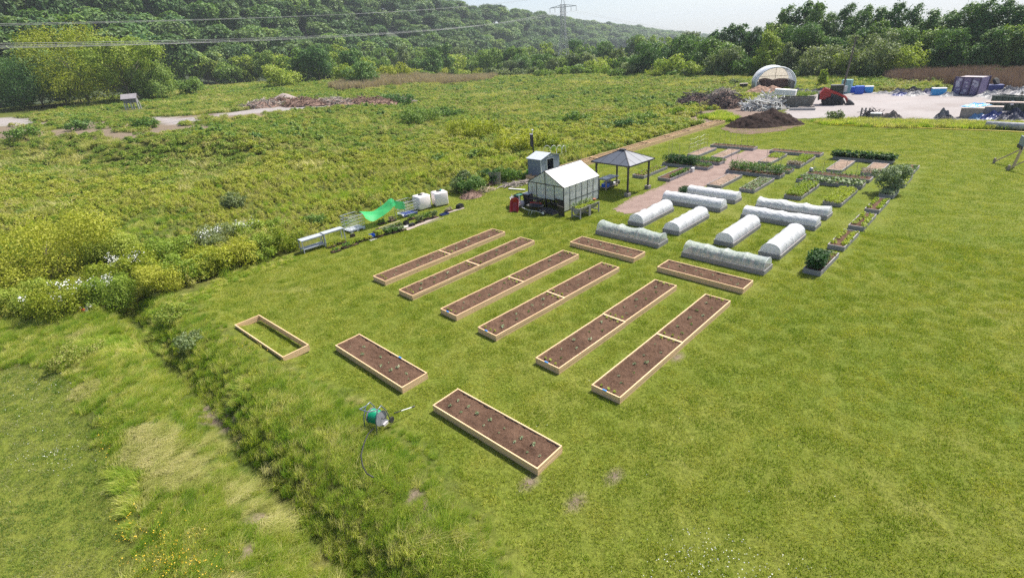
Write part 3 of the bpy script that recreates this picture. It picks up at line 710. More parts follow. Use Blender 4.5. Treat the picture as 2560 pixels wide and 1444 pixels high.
# mown lawn
x, y = region_points(LAWN, 7.5, 1, (-26, 50, 1, 40), 0.3); k = inview(x, y) & (np.hypot(x, y) < 36) & ~near_any(x, y, [CHIP] + list(SOILSPOT)) & outbeds(x, y, -0.12); x, y = x[k], y[k]
x2, y2 = region_points(LAWN2, 7.5, 2, (-40, 0, 2, 40), 0.3); k = inview(x2, y2); x2, y2 = x2[k], y2[k]
src = [blades('tuft', 150, 0.30, 0.060 + 0.015 * (i % 3), 0.014, 0.7, i, lawnleaf, wind=0.15) for i in range(6)]
PL = np.stack([x, y, H(x, y)], 1)
k = outbeds(x, y, 0.26)
scatter('lawn_grass', PL[k], src, scl=np.random.RandomState(1).uniform(0.8, 1.3, k.sum()), label='short mown grass covering the lawn around the beds')
x, y = region_points(LAWN, 3.0, 3, (-20, 110, 2, 110), 0.3); rr = np.hypot(x, y); k = inview(x, y) & (rr >= 35) & (rr < 105) & ~near_any(x, y, [CHIP]) & outbeds(x, y, 0.5); x, y = x[k], y[k]
src = [blades('tuft', 130, 0.52, 0.062, 0.032, 0.8, i + 30, lawnleaf, wind=0.1) for i in range(4)]
scatter('lawn_grass_further', np.stack([x, y, H(x, y)], 1), src, label='short mown grass of the lawn beyond the tunnels')
corner = leafmat('corner_blades', [(0.045, 0.110, 0.012), (0.079, 0.162, 0.019), (0.119, 0.199, 0.027), (0.189, 0.236, 0.052), (0.328, 0.324, 0.146)], 0.38, wscale=0.5, wamp=0.8)
scatter('corner_grass', np.stack([x2, y2, H(x2, y2)], 1), [blades('tuft', 150, 0.30, 0.07, 0.014, 0.7, i + 400, corner, wind=0.15) for i in range(4)], label='mown green grass in the corner beyond the ditch')
# long rough grass of the ditch and its banks
LONG = gp([(1400, 1640), (1330, 1450), (1240, 1335), (1160, 1228), (1060, 1122), (900, 1008), (760, 928), (600, 853), (470, 742), (380, 740), (300, 790), (150, 800), (-100, 790), (-250, 900), (-100, 935), (60, 918), (150, 928), (235, 1082), (295, 1203), (325, 1333), (350, 1500), (330, 1650)])
x, y = region_points(LONG, 17, 4, (-40, 6, 2, 36), 0.35); k = inview(x, y) & ~near_any(x, y, list(DITCHBARE)) & outbeds(x, y, 0.12) & (seg_dist(x, y, DITCH) > 0.15 + 0.12 * nz(x, y, 0.9, 3)); x, y = x[k], y[k]
hay = near_any(x + 0.5 * nz(x, y, 0.8, 2), y + 0.5 * nz(x, y, 0.8, 3), HAYPATCH) | (nz(x, y, 1.6, 7) > 0.62)
dd = seg_dist(x, y, DITCH); rnd = np.random.RandomState(5)
LB = [blades('tuft', 120, 0.26, 0.42, 0.016, 0.75, i + 50, longleaf, wind=0.55, flat=0.5) for i in range(5)] + [blades('tuft', 130, 0.30, 0.36, 0.015, 0.9, i + 60, hayleaf, wind=1.1, flat=1.6) for i in range(3)]
idx = np.where(hay, 5 + rnd.randint(0, 3, len(x)), rnd.randint(0, 5, len(x)))
windrot = rnd.normal(0.5, 0.55, len(x)) + pi * (nz(x, y, 3.0, 2) > 0.5)
sc = rnd.uniform(0.6, 1.1, len(x)) * (0.75 + 0.2 * nz(x, y, 1.3, 9)) * np.where(seg_dist(x, y, np.array(LAWN[:10])) < 0.6, 0.6, 1)
scatter('long_grass', np.stack([x, y, H(x, y)], 1), LB, rot=windrot, scl=sc, idx=idx, label='long wind bent grass on the ditch banks')
EDGE = gp([(455, 748), (560, 686), (640, 660), (745, 632), (750, 646), (655, 680), (585, 708), (505, 756)])
x, y = region_points(EDGE, 14, 14, None, 0.3); scatter('edge_grass', np.stack([x, y, H(x, y)], 1), LB[:5], scl=np.random.RandomState(2).uniform(0.3, 0.55, len(x)), label='bright unmown grass along the foot of the bushes')
# clover in the lawn, buttercups in the rough
def flowers(name, polys_px, n, mat, size, zmax, label, seed):
    r = np.random.RandomState(seed); C = []
    for (cx, cy, rx, ry, m_) in polys_px:
        for _ in range(int(n * m_)):
            g = G(cx + r.normal() * rx, cy + r.normal() * ry); C.append((g.x, g.y, g.z + r.uniform(0.3, 1) * zmax))
    C = np.array(C); N = np.tile([0, 0, 1.0], (len(C), 1)) + r.randn(len(C), 3) * 0.5
    V, F = quads(C, N, size, r, 1.0); V2, F2 = quads(C, np.cross(N, r.randn(len(C), 3)), size * 0.8, r, 1.0)
    o = link(name, mesh_np(name, np.r_[V, V2], np.r_[F, F2 + len(V)], [mat])); tag(o, label, None, None, 'stuff')
flowers('clover_flowers', [(1760, 1380, 70, 30, 1), (1850, 1430, 120, 20, 0.8), (120, 960, 70, 40, 0.9), (60, 1080, 50, 70, 0.5), (160, 1140, 40, 30, 0.6), (1250, 1090, 60, 50, 0.15), (2350, 480, 60, 40, 0.1), (1950, 1100, 200, 100, 0.15)], 110, LM['white'], 0.024, 0.09, 'tiny white clover heads in the mown grass', 3)
flowers('buttercups', [(430, 1390, 55, 40, 1.6), (330, 1340, 30, 40, 0.6), (265, 1110, 12, 25, 0.2), (620, 870, 35, 12, 0.35), (480, 1430, 60, 20, 0.8)], 110, LM['yflower'], 0.028, 0.30, 'tiny yellow buttercup heads in the rough grass', 4)

HUT = tuple(G(335, 274)[:2])
# ------------------------------------------------------------------ meadow scrub
def clump(seed, R, h, n, size, mat, spiky=0.5):
    r = np.random.RandomState(seed); m_ = 6; A = r.uniform(0, 2 * pi, m_); Q = R * 0.62 * np.sqrt(r.rand(m_)); hh = h * r.uniform(0.6, 1.0, m_)
    k = r.randint(0, m_, n); D = r.randn(n, 3); D /= np.linalg.norm(D, axis=1, keepdims=True); D[:, 2] = np.abs(D[:, 2])
    rad = R * 0.48 * r.uniform(0.5, 1.1, n)
    C = np.stack([Q[k] * np.cos(A[k]) + D[:, 0] * rad, Q[k] * np.sin(A[k]) + D[:, 1] * rad, hh[k] * (0.25 + 0.75 * D[:, 2] * r.uniform(0.7, 1.1, n))], 1)
    V, F = quads(C, D + r.randn(n, 3) * 0.6 + [0, 0, 0.5], size, r, 1.9); return mesh_np('clump', V, F, [LM[mat]])
MEAD = gp([(-150, 560), (-150, 330), (0, 300), (200, 270), (420, 225), (760, 205), (1100, 192), (1500, 190), (1900, 190), (2100, 190), (2350, 200), (2330, 228), (2060, 228), (1960, 255), (1820, 268), (1750, 290), (1800, 300), (1700, 328), (1620, 350), (1400, 412), (1330, 430), (1250, 455), (1150, 470), (1060, 500), (980, 520), (900, 540), (845, 572), (735, 616), (640, 655), (560, 688), (400, 735), (300, 790), (100, 800), (-150, 800)])
bare_ok = lambda x, y: ~((near_any(x + 1.5 * nz(x, y, 3, 5), y + 1.5 * nz(x, y, 3, 6), [BANK]) & (nz(x, y, 2.2, 4) > -0.2)) | near_any(x, y, list(GRAVEL) + [BROWN]))
def greenish(x, y): return smooth(62, 95, y - 0.35 * x + 6 * nz(x, y, 12, 2)) + 0.7 * (nz(x, y, 7, 3) > 0.35) + 0.8 * smooth(-2, 10, x * 0.72 - y * 0.69 + 33) * smooth(30, 50, y)
x, y = region_points(MEAD, 3.6, 6, (-75, 40, 18, 66), 0.8); rr = np.hypot(x, y); k = inview(x, y) & (rr < 62) & bare_ok(x, y); x, y = x[k], y[k]
S1 = [clump(i, 0.42, 0.62, 230, 0.055, 'scrub') for i in range(5)] + [clump(i + 10, 0.42, 0.50, 230, 0.055, 'scrubg') for i in range(4)] + [blades('clump', 90, 0.35, 0.6, 0.022, 0.6, 80 + i, hayleaf, wind=0.4) for i in range(2)] + [blades('clump', 110, 0.38, 0.5, 0.024, 0.6, 85 + i, longleaf, wind=0.4) for i in range(2)]
rnd = np.random.RandomState(9); g = greenish(x, y) + 0.25 * rnd.randn(len(x)); idx = np.where(g > 0.55, 5 + rnd.randint(0, 4, len(x)), rnd.randint(0, 5, len(x)))
gr = nz(x, y, 3.3, 11) + 0.3 * rnd.randn(len(x)); idx = np.where(gr > 0.72, 9 + rnd.randint(0, 2, len(x)), idx); idx = np.where(gr < -0.62, 11 + rnd.randint(0, 2, len(x)), idx)
sc = rnd.uniform(0.6, 1.25, len(x)) * (0.92 + 0.5 * nz(x, y, 2.6, 4))
scatter('meadow_scrub', np.stack([x, y, H(x, y)], 1), S1, scl=np.clip(sc, 0.3, 2), idx=idx, label='knee high goldenrod and weeds filling the meadow')
x, y = region_points(MEAD, 1.05, 7, (-330, 130, 30, 330), 1.5); rr = np.hypot(x, y); k = inview(x, y) & (rr >= 60) & bare_ok(x, y) & (rnd.rand(len(x)) < 1.3 - rr / 300); k2 = np.hypot(x - HUT[0], y - HUT[1]) > 4.5; k2 &= ~(np.hypot(x - HUT[0] * .95, y - HUT[1] * .95) < 4.5); x, y = x[k][k2[k]], y[k][k2[k]]
HUT_ = 0
S2 = [clump(i + 20, 0.95, 0.75, 320, 0.10, 'scrub') for i in range(3)] + [clump(i + 30, 0.95, 0.7, 320, 0.10, 'scrubg') for i in range(4)] + [blades('clump', 110, 0.8, 0.7, 0.06, 0.6, 90 + i, hayleaf, wind=0.4) for i in range(2)] + [clump(40, 0.9, 0.9, 150, 0.17, 'mid')]
g = greenish(x, y) + 0.25 * rnd.randn(len(x)); idx = np.where(g > 0.55, 3 + rnd.randint(0, 4, len(x)), rnd.randint(0, 3, len(x)))
gr = nz(x, y, 9, 11) + 0.3 * rnd.randn(len(x)); idx = np.where(gr > 0.66, 7 + rnd.randint(0, 2, len(x)), idx); idx = np.where(gr < -0.9, 9, idx)
sc = rnd.uniform(0.6, 1.15, len(x)) * (1 + 0.3 * nz(x, y, 5, 4)); sc = sc * (1 + smooth(120, 260, np.hypot(x, y)) * 0.8)
scatter('meadow_scrub_far', np.stack([x, y, H(x, y)], 1), S2, scl=np.clip(sc, 0.3, 3), idx=idx, label='weeds and scrub of the far meadow up to the trees')
# reeds
def reeds(name, P, dens, hgt, label, seed, mt='reed'):
    x, y = region_points(gp(P), dens, seed, None, 1.0)
    s_ = [blades('reeds', 110, 0.9, hgt, 0.07, 0.18, seed + i, LM[mt], wind=0.1) for i in range(3)]
    scatter(name, np.stack([x, y, H(x, y)], 1), s_, scl=np.random.RandomState(seed).uniform(0.7, 1.3, len(x)), label=label)
reeds('dead_reeds', [(830, 222), (900, 205), (1000, 198), (1100, 195), (1250, 196), (1210, 206), (1050, 212), (930, 225), (850, 232)], 0.7, 1.7, 'pinkish brown dead reeds in front of the tree line', 61, 'reed2')
reeds('brown_reeds', [(2200, 196), (2400, 190), (2700, 190), (2900, 200), (2900, 236), (2600, 232), (2460, 228), (2400, 214), (2250, 208)], 0.9, 1.5, 'purple brown reeds behind the shipping container', 66)
# strip of tall grass between the lawn and the yard
x, y = region_points(gp([(2030, 305), (2090, 300), (2200, 303), (2560, 312), (2900, 323), (2900, 345), (2560, 326), (2200, 318), (2060, 312)]), 5, 71, None, 0.4)
scatter('verge_grass', np.stack([x, y, H(x, y)], 1), [blades('tuft', 90, 0.45, 0.42, 0.04, 0.5, 300 + i, longleaf, wind=0.3) for i in range(2)] + [blades('tuft', 90, 0.45, 0.5, 0.04, 0.6, 305, hayleaf, wind=0.4)], label='tall bright grass between the lawn and the yard')
x, y = region_points(gp([(1750, 296), (1800, 284), (1830, 290), (1840, 302), (1815, 305)]), 5, 72, None, 0.4)
scatter('verge_grass_corner', np.stack([x, y, H(x, y)], 1), [blades('tuft', 90, 0.45, 0.6, 0.04, 0.5, 310 + i, longleaf, wind=0.3) for i in range(2)], label='bright grass at the end of the timber beds')
HAZE = 0.0002

# ------------------------------------------------------------------ the wooded escarpment
def polar(px, d):
    """ground-plane point at distance d below image column px"""
    v = ray(px, 150); k = d / hypot(v.x, v.y); return v.x * k, v.y * k
def zsee(px, py, d):
    v = ray(px, py); return CAMZ + v.z * d / hypot(v.x, v.y)
# (column, toe distance, crest distance, crest row of the tree tops)
HC = [(-1500, 120, 330, -330), (-700, 135, 350, -300), (-300, 160, 370, -250), (0, 190, 390, -190), (300, 220, 420, -130), (600, 265, 470, -75), (850, 320, 530, -26), (1000, 370, 590, 2), (1130, 430, 660, 27), (1210, 490, 730, 34),
      (1290, 560, 820, 46), (1390, 680, 960, 66), (1500, 860, 1170, 84), (1600, 1080, 1420, 95), (1700, 1400, 1800, 104), (1760, 1750, 2200, 110), (1900, 2300, 2800, 118), (2100, 3000, 3600, 120)]
nu, nv = 260, 44
cols = np.interp(np.linspace(0, 1, nu), np.linspace(0, 1, len(HC)), [c[0] for c in HC])
hx = [c[0] for c in HC]
def hillpt(c, t):
    td, cd, cy = (np.interp(c, hx, [h[i] for h in HC]) for i in (1, 2, 3))
    xt, yt = polar(c, td); xc, yc = polar(c, cd)
    zc = zsee(c, cy, cd) - 9.0; zt = Hs(xt, yt) - 1.0
    if t <= 1:
        f = t; s = 0.15 * f + 0.85 * (f * f * (3 - 2 * f)); x = xt + (xc - xt) * f; y = yt + (yc - yt) * f; z = zt + (zc - zt) * s
    else:
        x = xc + (xc - xt) * (t - 1) * 2; y = yc + (yc - yt) * (t - 1) * 2; z = zc - 8 * (t - 1)
    return x, y, z + 3.0 * float(nz(np.array(x), np.array(y), 45, 5)) * min(1, 4 * max(0, t) * max(0.0, 1.15 - t))
V = [hillpt(c, t) for c in cols for t in np.linspace(0, 1.5, nv)]
ii, jj = np.meshgrid(np.arange(nu - 1), np.arange(nv - 1), indexing='ij'); a = (ii * nv + jj).ravel()
hillm = plain('forest_floor', (0.03, 0.045, 0.018), 0.95, 0, 0.3, 0.3)
tag(link('hillside', mesh_np('hillside', V, np.stack([a, a + nv, a + nv + 1, a + 1], 1), [hillm], True)), kind='structure')
# woodland on it: the nearest trees one by one, the rest as one mass
hr = np.random.RandomState(21)
def forest_crown(s, mat, n=3800, size=0.034):
    lo = lobes_round(s + 200, 11, (0.08, 0.14), 0.64, 0.15, 0.19) + [(0, 0, 0.66, 0.22), (0, 0, 0.45, 0.16)]; V, F = cloud(lo, n, size, s, rough=0.3, squash=0.9); return mesh_np('crown', V * [1.25, 1.25, 1], F, [LM[mat]])
FC = [forest_crown(i, 'hill') for i in range(5)] + [forest_crown(9, 'dark'), forest_crown(10, 'mid')]
near, far = [], []
for c0, c1 in zip(range(-500, 2000, 20), range(-480, 2020, 20)):
    c = (c0 + c1) / 2; td, cd, cy = (float(np.interp(c, hx, [h[i] for h in HC])) for i in (1, 2, 3))
    x0, y0, _ = hillpt(c0, 0.5); x1, y1, _ = hillpt(c1, 0.5); wid = hypot(x1 - x0, y1 - y0); sp = 10.2 + td / 100
    dep = cd - td; n = int(wid * dep * 1.15 / sp ** 2)
    for _ in range(max(n, 2)):
        cc = c0 + 20 * hr.rand(); t = hr.rand() ** 0.9 * 1.12 - 0.03; p = hillpt(cc, t)
        h = hr.uniform(14, 25); (near if td < 0 else far).append((*p, h, cc, t))
far.sort(key=lambda q: hypot(q[0], q[1]))
vis = [q for q in far if -60 < q[4] < 1100 and q[5] < 0.5]
nearset = set(id(q) for q in vis[:90]); ht_m = trunk_mb(77, 0.6, 0.02, 4).mesh('trunk', barkm, True)
for q in vis[:90]:
    o = thing('woodland_tree', (q[0], q[1], q[2] - 0.5), 0, 'dark green broadleaf tree in the dense wood at the foot of the hillside', 'tree', 'trees of the dense wood at the foot of the hillside')
    rz = hr.uniform(0, 6.28); w = q[3] * hr.uniform(0.75, 1.0)
    for nme, m_ in (('trunk', ht_m), ('crown', FC[hr.randint(0, 7)])):
        k = link(nme, m_, o); k.rotation_euler = (0, 0, rz); k.scale = (w, w, q[3])
rest = [q for q in far if id(q) not in nearset]
P = np.array([(q[0], q[1], q[2] - 0.8) for q in rest]); S = np.array([q[3] for q in rest]) * (1 + smooth(500, 1500, np.hypot(P[:, 0], P[:, 1])) * 0.6)
scatter('forest', P, FC, scl=S, label='dense green broadleaf wood covering the hillside')
print('forest', len(rest))

# ------------------------------------------------------------------ trees one by one
GT = 'trees and tall bushes along the far edge of the meadow'
def L_(x, y0, y1, w, kind, mat, lab, g=None, **k): return tree_px(kind, mat, x, y0, y1, w, lab, g, **k)
# left: big near trees
L_(20, 262, 95, 210, 'round', 'dark', 'dark tree mass at the far left, behind the stilted hut', s=1)
L_(110, 268, 150, 190, 'shrub', 'dark', 'low dark thicket left of the stilted hut', cat='shrub')
L_(60, 225, -60, 260, 'round', 'light', 'huge tree at the far left whose crown leaves the top of the picture', s=2)
L_(225, 262, 62, 220, 'willow', 'yellow', 'broad bright green tree with a high rounded crown behind the hut', s=0)
L_(330, 256, 105, 190, 'airy', 'light', 'wide tree with bare forking limbs showing, right behind the hut', s=1)
L_(205, 258, 145, 120, 'shrub', 'mid', 'round mid green bush between hut and the tall left trees', cat='shrub', s=3)
L_(385, 250, 150, 110, 'willow', 'mid', 'drooping tree at the right end of the left tree group', s=2)
L_(355, 252, 200, 60, 'shrub', 'light', 'small light bush just right of the hut', cat='shrub', s=0)
L_(60, 268, 225, 70, 'shrub', 'grey', 'pale bush at the foot of the dark left trees', cat='shrub', s=1)
L_(470, 222, 122, 95, 'airy', 'light', 'left one of the pair of airy trees with thin trunks', s=0)
L_(525, 218, 128, 90, 'airy', 'light', 'right one of the pair of airy trees with thin trunks', s=2)
L_(480, 240, 195, 60, 'shrub', 'mid', 'round bush in front of the pair of airy trees', cat='shrub', s=2)
L_(435, 232, 200, 50, 'shrub', 'light', 'small yellowish bush left of the pair of airy trees', cat='shrub', s=3)
L_(600, 205, 132, 80, 'willow', 'light', 'light tree with two rounded tops beside the airy pair', s=3)
L_(650, 208, 150, 60, 'round', 'mid', 'small round tree right of the light double topped one', s=0)
L_(705, 222, 160, 90, 'shrub', 'light', 'bright yellow green dome shaped bush at the meadow edge', cat='shrub', s=0)
L_(730, 210, 168, 70, 'shrub', 'light', 'smaller bright dome bush right behind the first', cat='shrub', s=1)
L_(810, 205, 150, 85, 'round', 'mid', 'leafy tree with a flat bottom before the reeds', s=3)
L_(905, 218, 152, 75, 'shrub', 'dark', 'dense dark round bush standing forward of the tree line', cat='shrub', s=1)
L_(868, 212, 160, 55, 'shrub', 'light', 'light bush touching the dense dark round one', cat='shrub', s=2)
L_(985, 200, 165, 90, 'shrub', 'yellow', 'low spreading yellow green bush behind the reeds', cat='shrub', s=3)
L_(950, 190, 148, 70, 'round', 'mid', 'rounded tree behind the low spreading yellow bush', s=2)
L_(1010, 186, 118, 52, 'poplar', 'grey', 'pale slender tree left of the tall dark pair', s=0)
L_(1085, 190, 120, 60, 'tall', 'dark', 'dark upright tree, left of the tall pair in the middle', s=1)
L_(1060, 188, 142, 60, 'round', 'dark', 'short dark round tree at the foot of the dark upright one', s=1)
L_(1135, 188, 138, 70, 'round', 'light', 'bright green round tree in the middle of the tree line', s=1)
L_(1222, 188, 128, 75, 'round', 'mid', 'tallest round headed tree in the middle of the tree line', s=0)
L_(1180, 186, 145, 55, 'shrub', 'mid', 'bushy tree left of the tallest round headed one', s=2)
L_(1315, 182, 138, 85, 'willow', 'dark', 'dark umbrella shaped tree left of the pylon', s=1)
L_(1272, 184, 150, 50, 'shrub', 'dark', 'dark bush left of the umbrella shaped tree', cat='shrub', s=0)
L_(1370, 182, 142, 60, 'willow', 'mid', 'tree with an arched crown between umbrella tree and pylon', s=2)
L_(1452, 182, 135, 65, 'round', 'mid', 'round tree right of the pylon foot', s=3)
L_(1540, 178, 120, 60, 'poplar', 'grey', 'pale upright tree half way between pylon and grove', s=1)
L_(1490, 184, 152, 60, 'shrub', 'light', 'light green dome bush right of the pylon', cat='shrub', s=1)
L_(1620, 188, 112, 95, 'round', 'dark', 'broad dark tree before the gap in the skyline', s=2)
L_(1580, 190, 155, 70, 'shrub', 'grey', 'grey green bush left of the broad dark tree', cat='shrub', s=2)
L_(1675, 190, 140, 75, 'shrub', 'light', 'light bush below the gap in the skyline', cat='shrub', s=3)
L_(1704, 180, 88, 62, 'round', 'dark', 'dark tree standing alone in the skyline gap', s=0)
# filler rows of the tree line
q = random.Random(4); kinds = [('round', 'mid'), ('round', 'dark'), ('shrub', 'mid'), ('willow', 'mid'), ('shrub', 'light'), ('tall', 'grey'), ('round', 'grey'), ('willow', 'light'), ('airy', 'mid')]
x = 420
while x < 1720:
    kd, mt = q.choice(kinds); yb = q.uniform(172, 184) if x > 900 else q.uniform(185, 200) - (x - 400) / 500 * 10; hgt = q.uniform(28, 62) if x > 700 else q.uniform(45, 85)
    L_(x, yb, yb - hgt, q.uniform(40, 70), kd, mt, 'green tree in the crowded middle row of the far tree line', GT)
    x += q.uniform(20, 34)
x = 560
while x < 1760:
    kd, mt = q.choice(kinds); b = polar(x, q.uniform(255, 330) if x > 900 else q.uniform(200, 250)); h = q.uniform(8, 15)
    tree(kd, mt, b, h, h * q.uniform(0.6, 0.9), 'green tree of the back row before the wooded hillside', 'back row of trees before the hillside')
    x += q.uniform(17, 30)
x = 425
while x < 1790:
    yb = q.uniform(186, 196) if x > 1050 else q.uniform(192, 216) - max(0, x - 420) / 40
    if not 640 < x < 900 or q.random() < 0.4:
        L_(x, yb, yb - q.uniform(14, 26), q.uniform(30, 55), 'shrub', q.choice(['mid', 'light', 'grey', 'yellow']), 'low bush at the foot of the far tree line', 'low bushes at the foot of the far tree line', cat='shrub')
    x += q.uniform(24, 44)
# right hand grove
GR = 'tall wind blown trees of the right hand grove'
for (x, yt, w, kd, mt, s) in [(1745, 108, 50, 'tall', 'mid', 0), (1770, 78, 55, 'poplar', 'dark', 0), (1800, 58, 60, 'poplar', 'dark', 1), (1838, 56, 60, 'tall', 'dark', 2), (1872, 68, 55, 'poplar', 'dark', 3), (1900, 55, 60, 'poplar', 'dark', 2),
        (1935, 16, 70, 'poplar', 'dark', 0), (1972, 2, 80, 'poplar', 'dark', 1), (2008, 6, 75, 'poplar', 'dark', 2), (2042, 32, 60, 'poplar', 'dark', 3), (2078, 12, 75, 'poplar', 'dark', 0), (2118, 14, 75, 'poplar', 'dark', 1),
        (2158, 18, 75, 'poplar', 'dark', 2), (2198, 8, 80, 'poplar', 'dark', 3), (2240, 16, 80, 'poplar', 'dark', 0), (2285, 24, 80, 'poplar', 'dark', 2), (2330, 26, 80, 'poplar', 'dark', 1), (2370, 8, 85, 'poplar', 'dark', 3),
        (2405, 3, 90, 'poplar', 'dark', 0), (2445, 0, 95, 'poplar', 'dark', 1), (2490, 14, 85, 'poplar', 'dark', 2), (2535, 24, 90, 'poplar', 'dark', 3), (2585, 8, 95, 'poplar', 'dark', 0), (2640, 10, 95, 'poplar', 'dark', 1), (2700, 20, 95, 'poplar', 'dark', 2), (2770, 25, 95, 'poplar', 'dark', 3)]:
    L_(x, 176, yt + 2, w * 1.25, kd, mt, 'tall dark tree with wind blown top in the right hand grove', GR, name='poplar_tree', s=s)
x = 1740
while x < 2800:
    L_(x, q.uniform(178, 184), q.uniform(50, 90) if x > 1900 else q.uniform(95, 125), q.uniform(70, 100), q.choice(['round', 'tall', 'willow']), q.choice(['dark', 'dark', 'mid']), 'dark tree filling the lower part of the right hand grove', 'lower dark trees of the right hand grove')
    x += q.uniform(24, 38)
L_(1912, 190, 76, 82, 'tall', 'light', 'bright green cone shaped tree left of the hoop building', s=1, leanx=0)
L_(1965, 190, 105, 62, 'tall', 'grey', 'silvery tree right behind the hoop building', s=3)
L_(2045, 192, 112, 100, 'willow', 'grey', 'left of the large pale rounded trees behind the loader', s=0)
L_(2160, 192, 84, 150, 'willow', 'grey', 'largest pale rounded tree, behind the leaning pole', s=1)
L_(2240, 190, 110, 110, 'willow', 'light', 'right of the large pale rounded trees behind the pole', s=2)
L_(2110, 194, 130, 90, 'willow', 'light', 'low light tree between the large pale rounded ones', s=3)
L_(1820, 192, 120, 60, 'round', 'grey', 'pale round tree left of the cone shaped one', s=0)
L_(1780, 193, 135, 55, 'shrub', 'grey', 'whitish bush at the left end of the grove', cat='shrub', s=1)
L_(1850, 193, 145, 50, 'shrub', 'mid', 'green bush in front of the left end of the grove', cat='shrub', s=2)
L_(1735, 192, 150, 55, 'shrub', 'light', 'light bush just right of the skyline gap', cat='shrub', s=0)
L_(2052, 215, 172, 28, 'tall', 'light', 'slim sapling alone in the grass behind the loader', cat='sapling', name='young_tree', s=2)
L_(1835, 213, 198, 22, 'shrub', 'grey', 'small grey bush in the grass left of the hoop building', cat='shrub', s=2)
L_(2085, 302, 276, 40, 'shrub', 'sage' if False else 'grey', 'grey green bush on the verge in front of the yard', cat='shrub', s=3)
x = 1760
while x < 2780:
    L_(x, q.uniform(190, 196), q.uniform(166, 178), q.uniform(30, 50), 'shrub', q.choice(['dark', 'dark', 'grey', 'mid']), 'low dark bush at the foot of the right hand grove', 'low bushes at the foot of the right hand grove', cat='shrub')
    x += q.uniform(30, 48)

